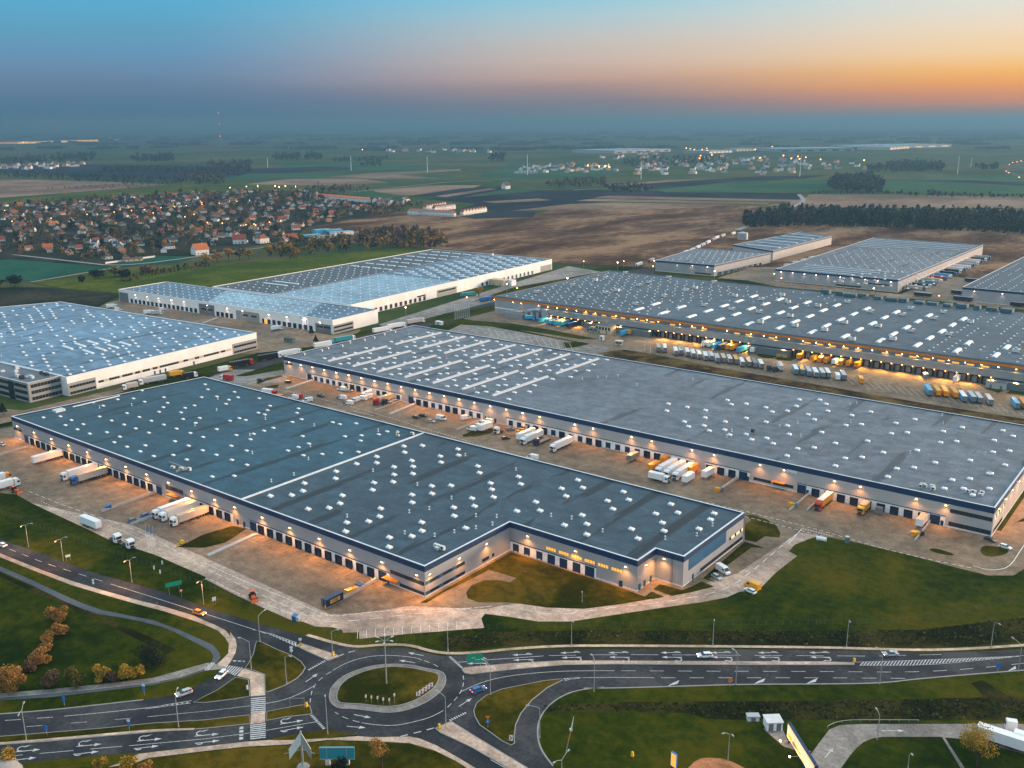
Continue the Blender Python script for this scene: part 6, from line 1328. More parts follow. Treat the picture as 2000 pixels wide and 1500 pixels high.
# ---------------------------------------------------------------- street furniture
def hgt(u, v, vt):
    """height of a thing standing at ground pixel u, v whose top is seen at row vt"""
    g = at(u, v); lo, hi = 0.0, 260.0
    for _ in range(40):
        m = (lo+hi)/2; d = (g[0], g[1], m-CH)
        y = d[0]*_MX[1]+d[1]*_MY[1]+d[2]*_MZ[1]; z = d[0]*_MX[2]+d[1]*_MY[2]+d[2]*_MZ[2]
        if y/z*CF+750 > vt: lo = m
        else: hi = m
    return lo
LS = bpy.data.lights.new('street_lamp_light', 'SPOT'); LS.energy = 4500; LS.color = (1, .42, .12); LS.spot_size = 2.5; LS.spot_blend = .8; LS.shadow_soft_size = .2
def street_lamp(u, v, vt, tips, label, lit=(), mat='lamp_orange'):
    """tips: arm ends as pixels"""
    g = at(u, v); h = hgt(u, v, vt); r = thing('street_lamp', label, 'street lamp', (*g, .05))
    part(r, 'pole', MB().tube((0, 0, 0), (0, 0, h), .12, .07, 8).tube((0, 0, 0), (0, 0, .6), .17, .17, 8).mesh('pole', [M['steel']]))
    for i, (tu, tv) in enumerate(tips):
        p = at(tu, tv, h+.7); dx, dy = p[0]-g[0], p[1]-g[1]; l = hypot(dx, dy); k = min(1, 3.2/l) if l > 3.2 else 1
        dx, dy = dx*k, dy*k
        b = MB(); pr = (0, 0, h)
        for j in range(1, 5):
            t = j/4; q = (dx*t, dy*t, h+.8*sin(t*pi/2)); b.tube(pr, q, .06, .05, 6, cap=False); pr = q
        part(r, 'arm', b.mesh('arm', [M['steel']]))
        a = atan2(dy, dx); b = MB().box(-.1, .75, -.16, .16, -.02, .12, 0); b.box(0, .7, -.13, .13, -.09, -.02, 1)
        o = link('lamp_head', b.mesh('lamp_head', [M['steel'], M[mat if i in lit else 'offwhite']]), r, (dx, dy, h+.8), a)
        if i in lit: l2 = link('street_light', LS, r, (dx, dy, h+.6))
for i, (u, v, vt, tips, lit) in enumerate([(56, 1069, 1026, [(42, 1028), (60, 1023)], (0,)), (124, 1096, 1054, [(109, 1057), (127, 1050)], (0,)), (258, 1138, 1095, [(245, 1096), (260, 1090)], (0,)), (398, 1181, 1136, [(387, 1137), (401, 1132)], (0,))]):
    street_lamp(u, v, vt, tips, f'lit orange twin-arm street lamp on the north-west verge, {("first", "second", "third", "fourth")[i]} from the left photo edge', lit)
for u, v, vt, tips, lb in [
 (508, 1254, 1204, [(516, 1193)], 'unlit curved street lamp at the point of the triangular traffic island'), (491, 1307, 1254, [(469, 1247)], 'unlit street lamp arching over the slip lane zebra crossing'),
 (560, 1336, 1284, [(565, 1282)], 'short-armed street lamp in the middle of the triangular traffic island'), (650, 1283, 1235, [(657, 1231)], 'street lamp on the paved splitter island above the roundabout'),
 (640, 1434, 1362, [(635, 1359)], 'tall plain street lamp south-west of the roundabout, by the verge'), (871, 1421, 1362, [(855, 1351)], 'curved street lamp on the paved tip south-east of the roundabout'),
 (958, 1358, 1300, [(944, 1290)], 'curved street lamp at the top of the eastern grass island, beside the blue car'), (1160, 1351, 1290, [(1157, 1281)], 'street lamp on the outer verge where the slip road joins the dual carriageway'),
 (1054, 1442, 1384, [(1033, 1379)], 'curved street lamp inside the bend of the slip road'), (1097, 1505, 1485, [(1084, 1489), (1109, 1468)], 'twin-arm street lamp at the bottom photo edge by the slip road'),
 (875, 1273, 1232, [(872, 1229)], 'street lamp north-east of the roundabout, behind the pavement'), (1116, 1261, 1217, [(1118, 1214)], 'street lamp behind the pavement between the roundabout and the white car, nearer the roundabout'),
 (1392, 1261, 1214, [(1395, 1211)], 'street lamp behind the pavement directly above the white car'), (1653, 1264, 1217, [(1659, 1214)], 'street lamp behind the pavement left of the silver car'), (1935, 1266, 1217, [(1951, 1219)], 'street lamp behind the pavement near the right photo edge'),
 (1437, 1338, 1278, [(1434, 1270)], 'street lamp on the southern verge below the white car'), (1718, 1337, 1276, [(1715, 1267)], 'street lamp on the southern verge below the silver car'), (1988, 1313, 1262, [(1980, 1248)], 'street lamp on the southern verge at the right photo edge'),
 (1422, 1484, 1435, [(1415, 1433), (1430, 1436)], 'small twin-head lamp on the lawn above the terracotta forecourt'), (1713, 1445, 1398, [(1713, 1387)], 'lamp beside the petrol station access road'), (1773, 1502, 1474, [(1780, 1473)], 'lamp on the lawn inside the access road bend'),
 (52, 1448, 1388, [(46, 1375), (37, 1396)], 'twin-arm street lamp on the median near the left photo edge'), (349, 1421, 1360, [(346, 1347)], 'street lamp on the median in front of the silver blue car'), (1137, 1176, 1157, [(1137, 1156)], 'thin lamp on the lawn edge in front of the stepped hall corner')]:
    street_lamp(u, v, vt, tips, lb)
# high mast in the roundabout
g = at(755, 1337); h = hgt(755, 1337, 1250); r = thing('light_mast', 'tall light mast with a star of arms in the roundabout lawn', 'light mast', (*g, .3))
part(r, 'pole', MB().tube((0, 0, 0), (0, 0, h), .2, .1, 8).mesh('pole', [M['steel']]))
for i in range(6):
    a = i*pi/3+.2; b = MB().tube((0, 0, h-.6), (1.9*cos(a), 1.9*sin(a), h), .05, .05, 5); part(r, 'arm', b.mesh('arm', [M['steel']]))
    link('lamp_head', cached('mh', lambda: MB().box(0, .8, -.15, .15, -.07, .08).mesh('lamp_head', [M['offwhite']])), r, (1.9*cos(a), 1.9*sin(a), h), a)
# road signs
def sign(u, v, h, shapes, label, face=None, poles=1, sp=0.0, name='road_sign', cat='road sign'):
    """shapes: (kind, w, h, z, material); the sign faces the photo's road direction face (radians)"""
    g = at(u, v); a = face if face is not None else CAM_YAW+pi
    r = thing(name, label, cat, (*g, .05), a+pi/2)
    for i in range(poles):
        x = 0 if poles == 1 else (-sp/2 if i == 0 else sp/2); part(r, 'post', MB().tube((x, .04, 0), (x, .04, h), .045, .045, 6).mesh('post', [M['steel']]))
    for k, w, hh, z, m in shapes:
        b = MB()
        if k == 'r': b.box(-w/2, w/2, -.04, 0, z-hh/2, z+hh/2)
        elif k == 'c': b.tube((0, 0, z), (0, -.04, z), w/2, w/2, 14)
        elif k == 't':
            p = [(-w/2, z+hh/2), (0, z-hh/2), (w/2, z+hh/2)]; b.face([(x, -.04, y) for x, y in p]); b.face([(x, 0, y) for x, y in p][::-1])
        part(r, 'sign_face', b.mesh('sign_face', [M[m]]))
    return r
for n, c in (('sgreen', (.01, .30, .17)), ('sblue', (.01, .18, .55)), ('sred', (.55, .02, .02)), ('syel', (.75, .42, .02)), ('sorange', (.75, .2, .02))): M[n] = plain(n[1:]+'_sign', c, .45)
s = sign(341, 1160, 4.2, [('r', 5.2, 1.5, 3.6, 'sgreen'), ('r', 5.0, .06, 2.95, 'white')], 'green direction sign on two posts beside the north-west road', CAM_YAW+pi+.5, 2, 3.2)
s = sign(928, 1302, 4.0, [('r', 4.6, 2.6, 2.6, 'sgreen'), ('r', .12, 1.4, 2.5, 'white')], 'green direction sign on the median tip east of the roundabout', CAM_YAW+pi, 2, 3)
part(s, 'arrow_symbol', MB().box(-.9, -.1, -.05, -.045, 2.7, 2.85).box(.3, 1.4, -.05, -.045, 2.2, 2.35).mesh('arrow_symbol', [M['white']]))
sign(355, 1167, 3.0, [('c', 1.1, 1, 2.5, 'sred'), ('c', .75, 1, 2.5, 'white')], 'round red-rimmed sign just right of the green direction sign', CAM_YAW+pi+.4)
sign(308, 1190, 2.6, [('c', 1.0, 1, 2.2, 'sred'), ('c', .7, 1, 2.2, 'white')], 'round red-rimmed sign on the pavement side of the north-west road', CAM_YAW+pi-.3)
sign(183, 1145, 2.6, [('c', .9, 1, 2.2, 'white'), ('c', .9, 1, 1.2, 'white')], 'pair of white round plates on a post by the north-west road', CAM_YAW+pi-.3)
sign(134, 1096, 2.5, [('r', 1.6, .9, 2.0, 'white')], 'white board on two legs beside the second lit street lamp', CAM_YAW+pi+.6, 2, 1.2); sign(419, 1182, 2.8, [('r', 1.2, 1.3, 2.2, 'white')], 'white board on two legs beside the fourth lit street lamp', CAM_YAW+pi+.6, 2, .8)
for u, v, w, lb in ((126, 1379, 1, 'blue sign on the verge left of the silver blue car, by the cycle path'), (282, 1358, 2, 'blue sign with a white plate beside the cycle path, nearer the silver blue car'), (92, 1436, 1, 'blue sign on the median near the left photo edge'), (253, 1428, 2, 'blue sign with a white-red plate on the median in front of the arrow markings')):
    sign(u, v, 2.9, [('r', .75, 1.3, 2.2, 'sblue')] + ([('r', .7, .7, 3.0, 'white')] if w == 2 else []), lb, CAM_YAW+pi)
sign(587, 1263, 2.9, [('c', 1.0, 1, 2.4, 'white'), ('r', .8, 1.1, .7, 'syel')], 'round white sign over a yellow bollard at the splitter island point'); sign(570, 1286, 4.0, [('c', 1, 1, 3.5, 'white'), ('c', 1, 1, 2.5, 'white')], 'double round sign seen from behind on the triangular island')
sign(953, 1422, 3.4, [('t', 1.3, 1.1, 3.0, 'sorange'), ('c', 1.05, 1, 1.9, 'sblue'), ('c', .5, 1, 1.92, 'white')], 'give-way triangle over a blue roundabout disc on the eastern grass island', CAM_YAW+pi-.05)
sign(1426, 1341, 2.6, [('c', 1.3, 1, 1.9, 'sorange')], 'round orange-backed sign on the southern verge of the dual carriageway'); sign(1948, 1313, 2.4, [('r', 1.2, 1.2, 2.0, 'sblue')], 'square blue sign on the southern verge near the right photo edge')
for i, (u, v, lb) in enumerate(((651, 1281, 'yellow bollard beside the street lamp on the upper splitter island'), (858, 1423, 'yellow bollard on the paved tip south-east of the roundabout'), (599, 1381, 'yellow bollard on the grass tip west of the roundabout'), (1668, 1294, 'yellow bollard at the end of the paved median'), (637, 1189, 'yellow bollard at the end of the low ramp wall'), (356, 1062, 'yellow container at the small lawn in the front yard'), (348, 1068, 'small yellow box on the tip of the lawn in the front yard'), (1235, 1478, 'yellow post on the dark lawn'))):
    g = at(u, v); r = thing('bollard', lb, 'bollard', (*g, .1)); w = .35 if i != 5 else .8
    part(r, 'body', MB().hexa([(-w, -w, 0), (w, -w, 0), (w, w, 0), (-w, w, 0)], [(-w*.7, -w*.7, 1.3), (w*.7, -w*.7, 1.3), (w*.7, w*.7, 1.3), (-w*.7, w*.7, 1.3)]).mesh('body', [M['syel']])); part(r, 'base', MB().box(-w*1.2, w*1.2, -w*1.2, w*1.2, 0, .12).mesh('base', [M['dark']]))
for i in range(5):
    u, v = 817+i*6.2, 1362-i*4.4; s = sign(u, v, 1.7, [('r', 1.15, 1.25, 1.05, 'white')], f'red and white chevron board, {ORD[i]} of five on the roundabout lawn', CAM_YAW+pi+.35)
    part(s, 'chevron', MB().face([(-.45, -.06, 1.6), (-.1, -.06, 1.6), (.35, -.06, 1.05), (-.1, -.06, .5), (-.45, -.06, .5), (0, -.06, 1.05)]).mesh('chevron', [M['sred']]))
s = sign(998, 1449, 1.8, [('r', .9, 1.6, 1.1, 'white')], 'red and white chevron board at the lower tip of the eastern grass island'); part(s, 'chevron', MB().face([(-.4, -.06, 1.7), (-.1, -.06, 1.7), (.3, -.06, 1.1), (-.1, -.06, .5), (-.4, -.06, .5), (0, -.06, 1.1)]).mesh('chevron', [M['sred']]))
for i, (u, v) in enumerate(((715, 1372), (726, 1374), (738, 1375), (749, 1378), (761, 1379), (771, 1376))): sign(u, v, 2.4 if i < 5 else 3.4, [('r', .5, .9, 1.9 if i < 5 else 2.9, 'offwhite')], f'narrow sign post seen edge-on, {ORD[i]} of six on the roundabout lawn', CAM_YAW+.9)
sign(581, 1384, 3.2, [('r', 4.0, .2, 3.1, 'steel')], 'empty sign gantry frame on the grass tip west of the roundabout', None, 2, 3.8)
for u, v, lb in ((483, 1347, 'white bollard sign on the small grass island'), (317, 1102, 'white marker stone on the yard verge beside the flagpoles'), (301, 1112, 'white marker post on the verge below the flagpoles, left one'), (313, 1120, 'white marker post on the verge below the flagpoles, lower one')):
    g = at(u, v); r = thing('marker_post', lb, 'marker post', (*g, 0)); part(r, 'post', MB().tube((0, 0, 0), (0, 0, 1.3), .28, .25, 8).mesh('post', [M['offwhite']])); part(r, 'top_cap', MB().tube((0, 0, 1.3), (0, 0, 1.45), .25, .1, 8).mesh('top_cap', [M['steel']]))
# flagpoles
for i, (u, v, vt) in enumerate(((290, 1078, 1022), (297, 1081, 1025), (304, 1085, 1028))):
    g = at(u, v); h = hgt(u, v, vt); r = thing('flagpole', f'white flagpole with a hanging blue flag, {ORD[i]} of three at the front yard', 'flagpole', (*g, 0))
    part(r, 'pole', MB().tube((0, 0, 0), (0, 0, h), .09, .05, 8).mesh('pole', [M['white']]))
    b = MB(); n = 8
    for j in range(n):
        z0, z1 = h-.3-j*.45, h-.75-j*.45; w0, w1 = .12+.5*(j/n)**.7+.08*sin(j*2), .12+.5*((j+1)/n)**.7+.08*sin(j*2+2)
        b.face([(.06, 0, z0), (.06+w0, -.1*sin(j), z0), (.06+w1, -.1*sin(j+1), z1), (.06, 0, z1)])
    part(r, 'flag', b.mesh('flag', [M['sblue']])); part(r, 'emblem', MB().box(.2, .45, -.14, -.12, h-2.9, h-2.6).mesh('emblem', [M['white']]))
for i in range(8):
    u, v = 889+i*3.9, 624-i*.8; g = at(u, v); h = hgt(u, v, 594-i*.4); r = thing('flagpole', f'bare white flagpole, {ORD[i]} in the row of eight behind the long hall', 'flagpole', (*g, 0)); part(r, 'pole', MB().tube((0, 0, 0), (0, 0, h), .16, .1, 6).mesh('pole', [M['white']])); part(r, 'base', MB().box(-.3, .3, -.3, .3, 0, .3).mesh('base', [M['conc']]))
for i, (u, v) in enumerate(((1259, 687), (1270, 690))): g = at(u, v); r = thing('flagpole', f'bare flagpole left of the parked trailer row, {ORD[i]} of two', 'flagpole', (*g, 0)); part(r, 'pole', MB().tube((0, 0, 0), (0, 0, 6), .12, .08, 6).mesh('pole', [M['white']])); part(r, 'base', MB().box(-.3, .3, -.3, .3, 0, .3).mesh('base', [M['conc']]))
# dock ramp walls
for (a, bb), hh, lb in (((tp(1, 990, 205)[0], tp(1, 1510, 20)[0]), 1.3, 'long low concrete ramp wall with a blue bin at its end'), ((tp(1, 1270, 332)[0], tp(1, 1480, 257)[0]), 1.2, 'short low concrete wall beside the dark grey car'), (((405, 1086), (502, 1046)), 1.0, 'broad pale concrete ramp strip across the front yard'), (((-8, 892), (61, 873)), 1.1, 'pale concrete ramp wall at the left photo edge'),
  ((tp(7, 1190, 443)[0], tp(7, 1680, 172)[0]), 1.3, 'pale concrete ramp wall beside the dark blue container'), (((558, 760), (612, 744)), 1.0, 'pale ramp strip at the left end of the long hall'), (((731, 803), (782, 784)), .9, 'thin ramp wall beside the dark flatbed lorry'), (((761, 809), (811, 791)), 1.0, 'pale wedge-shaped ramp strip in mid yard'), (((891, 841), (943, 821)), 1.0, 'thin ramp wall beside the grass island with vans'),
  (((1408, 956), (1439, 936)), 1.2, 'ramp wall with a yellow bin, in front of the middle office of the long hall'), (((1541, 999), (1580, 967)), 1.2, 'ramp wall beside the tall navy gate, left of the red-cab lorry'), (((1576, 998), (1592, 985)), 1.0, 'short ramp wall touching the red-cab lorry'), (((1786, 1058), (1817, 1020)), 1.2, 'ramp wall at the last dock before the corner office'), (((632, 634+0), (660, 624)), .8, None), (((395, 632), (425, 622)), 1.0, 'pale ramp strip in the white hall yard')):
    if not lb: continue
    p, q = at(*a), at(*bb); l = hypot(q[0]-p[0], q[1]-p[1]); r = thing('ramp_wall', lb, 'ramp wall', (*p, 0), heading(p, q)); w = .22 if 'strip' not in lb else .9
    part(r, 'wall', MB().hexa([(0, -w, 0), (l, -w, 0), (l, w, 0), (0, w, 0)], [(0, -w, .35 if w > .5 else hh*.7), (l, -w, hh), (l, w, hh), (0, w, .35 if w > .5 else hh*.7)]).mesh('wall', [M['conc']])); part(r, 'rail', MB().tube((0, 0, hh*.7+.4), (l, 0, hh+.4), .03, .03, 5).tube((0, 0, .3), (0, 0, hh*.7+.4), .03, .03, 5).tube((l, 0, .3), (l, 0, hh+.4), .03, .03, 5).mesh('rail', [M['steel']]))
# bins, compactors, machines
def compactor(u, v, c1, c2, lb, a=DN, L=3.4):
    g = at(u, v); r = thing('waste_compactor', lb, 'compactor', (*g, .04), a); h = L/2
    part(r, 'hopper', MB().hexa([(-h, -.8, .1), (h*.1, -.8, .1), (h*.1, .8, .1), (-h, .8, .1)], [(-h, -1, 2.0), (h*.2, -1, 1.7), (h*.2, 1, 1.7), (-h, 1, 2.0)]).mesh('hopper', [vc(c1)])); part(r, 'press_box', MB().box(h*.2, h, -.8, .8, .1, 1.5).mesh('press_box', [vc(c2)])); part(r, 'skid', MB().box(-h, h, -.7, -.5, 0, .14).box(-h, h, .5, .7, 0, .14).mesh('skid', [M['dark']]))
compactor(211, 995, 'blue', 'blue', 'blue skip at the foot of the long ramp wall', L=2.2); compactor(1404, 960, 'yellow', 'blue', 'yellow and blue waste press at the end of a ramp wall in mid yard', 1.1); compactor(1548, 990, 'yellow', 'teal', 'yellow and blue waste press left of the red-cab lorry', 1.1); compactor(1792, 1046, 'yellow', 'navy', 'yellow waste press with a dark box at the last ramp wall', 1.0, 5); compactor(688, 1158, 'yellow', 'yellow', 'long yellow press lying against the ramp wall behind the dark container', UPY, 5); compactor(703, 1149, 'blue', 'blue', 'blue box against the ramp wall nearest the navy gate', UPY, 2.4); compactor(582, 735, 'yellow', 'yellow', 'yellow skip at the left corner wall of the long hall', 0, 2.6); compactor(579, 1212, 'blue', 'silver', 'blue and white box at the verge edge of the front yard', .4, 2.2)
def digger(u, v, a, lb, c='rust'):
    g = at(u, v); r = thing('tractor', lb, 'tractor', (*g, .04), a)
    part(r, 'bonnet', MB().box(.2, 2.2, -.55, .55, .8, 1.5).mesh('bonnet', [vc(c)])); part(r, 'cab', MB().hexa([(-1.3, -.8, .9), (.2, -.8, .9), (.2, .8, .9), (-1.3, .8, .9)], [(-1.1, -.7, 2.6), (0, -.7, 2.6), (0, .7, 2.6), (-1.1, .7, 2.6)]).mesh('cab', [M['glass']])); part(r, 'cab_roof', MB().box(-1.25, .1, -.8, .8, 2.6, 2.75).mesh('cab_roof', [vc(c)]))
    for x, s, rr in ((-.8, 1, .8), (-.8, -1, .8), (1.6, 1, .5), (1.6, -1, .5)): part(r, 'wheel', wheel_mesh(rr, .4), (x, s*.9, rr))
    part(r, 'shovel', MB().hexa([(2.6, -1.2, .05), (3.3, -1.2, .05), (3.3, 1.2, .05), (2.6, 1.2, .05)], [(2.6, -1.2, .9), (2.8, -1.2, .9), (2.8, 1.2, .9), (2.6, 1.2, .9)]).tube((.6, -.7, 1.3), (2.7, -.7, .5), .08, .08, 5).tube((.6, .7, 1.3), (2.7, .7, .5), .08, .08, 5).mesh('shovel', [vc(c)])); part(r, 'boom', MB().tube((-1.5, 0, 1.0), (-2.6, 0, 2.6), .14, .12, 6).tube((-2.6, 0, 2.6), (-3.2, 0, .9), .12, .1, 6).mesh('boom', [vc(c)]))
digger(494, 1170, radians(-25), 'orange digger at the edge of the front yard'); digger(30, 962, radians(10), 'orange tractor in front of the white lorry at the left photo edge')
# portable toilet, tank, kiosks, transformer house
def hut(u, v, w, d, h, a, wall, roofm, lb, name='hut', cat='hut', doors=2, over=.2, win=0):
    g = at(u, v); r = thing(name, lb, cat, (*g, 0), a)
    part(r, 'wall', MB().box(-w/2, w/2, -d/2, d/2, 0, h).mesh('wall', [M[wall]])); part(r, 'roof', MB().box(-w/2-over, w/2+over, -d/2-over, d/2+over, h, h+.25).mesh('roof', [M[roofm]]))
    for i in range(doors): x = -w/2+w*(i+.5)/max(1, doors); part(r, 'door', MB().box(x-.6, x+.6, -d/2-.05, -d/2+.02, .05, min(2.2, h-.2)).mesh('door', [M['clad_dark']]))
    for i in range(win): x = -w/2+w*(i+.5)/win; part(r, 'window', MB().box(x-w*.3/win, x+w*.3/win, -d/2-.06, -d/2+.02, h*.45, h*.8).mesh('window', [M['glass']]))
    return r
CR = CAM_YAW-pi/2
s = hut(1509, 1420, 4.0, 3.4, 2.3, CR+.05, 'white', 'offwhite', 'small white transformer house with two grey doors above the billboard', 'transformer_house', 'transformer house')
hut(1470, 1406, 3.0, 1.5, 1.3, CR, 'offwhite', 'steel', 'low grey cabinet beside the white transformer house', 'cabinet', 'cabinet', 1); hut(1654, 1060, 1.3, 1.3, 2.3, CR, 'sgreen', 'offwhite', 'teal portable toilet on the big lawn edge', 'portable_toilet', 'toilet', 1, .02)
hut(1193, 399, 1, 1, 1, 0, 'white', 'white', None) if False else None
g = at(1604, 1056); r = thing('water_tank', 'small white round tank lying on the lawn by the yard bend', 'tank', (*g, 0), .2); part(r, 'tank_body', MB().tube((-1.8, 0, .8), (1.8, 0, .8), .8, .8, 12).mesh('tank_body', [M['white']])); part(r, 'foot', MB().box(-1.4, -1.1, -.7, .7, 0, .4).box(1.1, 1.4, -.7, .7, 0, .4).mesh('foot', [M['conc']]))
hut(1183, 650, 13, 8, 6.2, 0, 'plaster_o', 'roofB', 'cream two-storey gatehouse on a small lawn before the banded hall', 'gatehouse', 'gatehouse', 2, .1, 5); hut(1163, 648, 8, 6, 3.2, 0, 'clad_mid', 'roofB', 'low grey annexe left of the cream gatehouse', 'annexe', 'annexe', 1, .1, 2)
hut(1502, 690, 9, 6, 3.6, 0, 'clad_light', 'roofE', 'pale green-roofed hut on the lawn between the amber docks', 'lawn_hut', 'hut', 2); hut(1947, 757, 11, 7, 4, 0, 'clad_light', 'roofB', 'pale grey hut on a lawn at the right docks', 'lawn_hut', 'hut', 2); hut(1528, 697, 7, 3, 1.6, 0, 'ypaint', 'ypaint', 'low yellow container on the lawn beside the pale green-roofed hut', 'cabinet', 'cabinet', 1, .02)
hut(1209, 674, 5, 3, 3, .3, 'plaster_o', 'offwhite', 'cream gate booth at the trailer yard entrance', 'gate_booth', 'booth', 1, .3, 2); hut(1176, 664, 2.5, 2.5, 2.8, 0, 'white', 'white', 'white gate booth with a yellow barrier at the grass strip', 'gate_booth', 'booth', 1, .2, 1); hut(858, 634, 6, 3, 2.4, 0, 'offwhite', 'white', 'white cabin beside the queue of three lorries', 'cabin', 'cabin', 1); hut(566, 668, 9, 3, 2.6, .0, 'duct', 'dark', 'dark green cabin by the white hall yard gate', 'cabin', 'cabin', 2)
hut(998, 557, 7, 7, 5, 0, 'white', 'offwhite', 'white box building at the building site of the long white hall', 'site_building', 'site building', 1); hut(970, 556, 24, 9, 5.5, 0, 'plaster_o', 'plaster_o', 'tan site shed against the long white hall', 'site_building', 'site building', 3)
hut(735, 607, 8, 3, 3, 0, 'dark', 'offwhite', 'dark open shelter in the yard between the white hall wings', 'shelter', 'shelter', 1)
# billboards and monument at the bottom
p, q = at(1537, 1447), at(1590, 1535); L = hypot(q[0]-p[0], q[1]-p[1]); r = thing('billboard', 'long lit billboard with an orange-white face beside the access road', 'billboard', (*p, 0), heading(p, q))
for x in (1, L*.35, L*.7, L-1): part(r, 'post', MB().box(x-.15, x+.15, -.1, .2, 0, 5.4).mesh('post', [M['dark']]))
M['bill'] = glow('floodlit_poster_glow', (1, .62, .32), .55, (.7, .55, .4)); part(r, 'panel', MB().box(0, L, -.2, .6, 1.4, 5.4).mesh('panel', [M['navy']])); part(r, 'poster', MB().box(.3, L-.3, -.26, -.2, 1.6, 5.2).mesh('poster', [M['bill']])); part(r, 'picture', MB().box(1, 3.2, -.3, -.26, 1.9, 3.1).box(4, 9, -.3, -.26, 2.2, 2.9).mesh('picture', [M['ypaint']]))  # floodlighting on the poster is put into its own glow
for x in (1.5, L*.45, L*.75):
    part(r, 'floodlight', MB().tube((x, -.2, 1.2), (x, -2.2, 1.2), .05, .05, 5, 0).box(x-.18, x+.18, -2.5, -2.2, 1.1, 1.35, 1).mesh('floodlight', [M['steel'], M['lamp_warm']]))
    l = link('floodlight_beam', spot('floodlight_beam', 500, (1, .6, .25), 2.2), r, (x, -2.2, 1.6)); l.rotation_euler = (radians(115), 0, 0)
g = at(660, 1493); r = thing('billboard', 'teal-backed billboard on two short white legs below the roundabout', 'billboard', (*g, 0), CR)
part(r, 'panel', MB().box(-4.2, 4.2, -.2, .2, 1.6, 4.9).mesh('panel', [vc('teal')])); part(r, 'rib', MB().box(-4.3, 4.3, -.3, -.2, 4.7, 4.95).box(-4.3, 4.3, -.3, -.2, 1.55, 1.75).box(-2.6, -2.4, -.3, -.2, 1.6, 4.9).box(2.2, 2.4, -.3, -.2, 1.6, 4.9).mesh('rib', [M['steel']]))
for x in (-2.4, 2.3): part(r, 'post', MB().box(x-.55, x+.55, -.35, .35, 0, 1.6).mesh('post', [M['offwhite']]))
g = at(592, 1498); h = hgt(592, 1498, 1428); r = thing('advertising_pylon', 'two-winged advertising pylon with pale slanted panels below the roundabout', 'advertising pylon', (*g, 0), CR)
part(r, 'pole', MB().tube((0, 0, 0), (0, 0, h), .3, .2, 10).mesh('pole', [M['steel']])); part(r, 'base', MB().tube((0, 0, 0), (0, 0, .35), 1.6, 1.4, 12).mesh('base', [M['concd']]))
for s in (-1, 1):
    x1 = s*(2.9 if s < 0 else 2.4); a_, b_ = [(0, -.1, h-.2), (x1, -.9, h-4.3), (x1, -.9, h-7.2), (0, -.1, h-3.4)], None
    f = [(x, y-.12, z) for x, y, z in a_]; k = [(x, y+.12, z) for x, y, z in a_]; b = MB(); b.hexa(f, k, 0); part(r, 'panel', b.mesh('panel', [M['offwhite' if s < 0 else 'steel']])); part(r, 'bracket', MB().tube((0, 0, h-5), (x1*1.4, -.9, h-5.6), .05, .05, 5).mesh('bracket', [M['steel']]))
g = at(1105, 1471); r = thing('wind_turbine', 'small wind turbine with one white and one orange-tipped blade on the dark lawn', 'wind turbine', (*g, 0), CR); h = hgt(1105, 1471, 1425)
part(r, 'pole', MB().tube((0, 0, 0), (1.2, 0, h), .12, .09, 8).mesh('pole', [M['steel']])); part(r, 'hub', MB().tube((1.2, .3, h), (1.2, -.5, h), .35, .3, 10).mesh('hub', [M['white']]))
part(r, 'blade', MB().hexa([(1.05, -.5, h), (1.4, -.5, h), (1.4, -.4, h), (1.05, -.4, h)], [(1.75, -.5, h+4), (1.85, -.5, h+4), (1.85, -.4, h+4), (1.75, -.4, h+4)]).mesh('blade', [M['white']])); part(r, 'blade', MB().hexa([(.55, -.5, h-3.2), (.65, -.5, h-3.2), (.65, -.4, h-3.2), (.55, -.4, h-3.2)], [(1.0, -.5, h), (1.3, -.5, h), (1.3, -.4, h), (1.0, -.4, h)]).mesh('blade', [M['sorange']]))
g = at(1316, 1500); r = thing('totem_sign', 'narrow orange and blue totem sign at the bottom edge on the lawn', 'totem sign', (*g, 0), CR-.9); part(r, 'panel', MB().box(-.9, .9, -.2, .2, .3, 4.2).mesh('panel', [M['sblue']])); part(r, 'face', MB().box(-.8, .8, -.24, -.2, .5, 4.0).mesh('face', [M['lit']]))
g = at(4, 1513); r = thing('dome', 'pale grey dome at the bottom left corner', 'dome', (*g, 0)); b = MB(); 
for i in range(5):
    a0, a1 = pi/2*i/5, pi/2*(i+1)/5; b.tube((0, 0, 3.2*sin(a0)), (0, 0, 3.2*sin(a1)), 4.4*cos(a0), 4.4*cos(a1)+.01, 20, cap=False)
part(r, 'shell', b.mesh('shell', [M['concd']])); part(r, 'base_ring', MB().tube((0, 0, 0), (0, 0, .3), 4.6, 4.6, 20).mesh('base_ring', [M['conc']]))
# fences
def fence(px, lb, h=2.0):
    q = PX(px); step = max(2.6, sum(hypot(b[0]-a[0], b[1]-a[1]) for a, b in zip(q, q[1:]))/96); pts = resample(q, step); r = thing('mesh_fence', lb, 'fence', (*pts[0], 0)); o = pts[0]
    b = MB(); c = MB()
    pm = cached(('fp', h), lambda: MB().tube((0, 0, 0), (0, 0, h), .03, .03, 4).mesh('post', [M['fence']]))
    for p in pts: part(r, 'post', pm, (p[0]-o[0], p[1]-o[1], 0))
    for a, q in zip(pts, pts[1:]):
        for z in (.3, .9, 1.5, h): c.tube((a[0]-o[0], a[1]-o[1], z), (q[0]-o[0], q[1]-o[1], z), .008, .008, 3, cap=False)
    part(r, 'wire_mesh', c.mesh('wire_mesh', [M['fence']]))
fence(tp(1, -200, 150, 0, 215, 440, 375, 730, 470, 1000, 565, 1300, 675, 1500, 740, 1900, 895, 2000, 935) + tp(7, 160, 300, 500, 440, 900, 590, 1200, 690, 1340, 760, 1520, 800), 'wire mesh fence between the front yard and the north-west road')
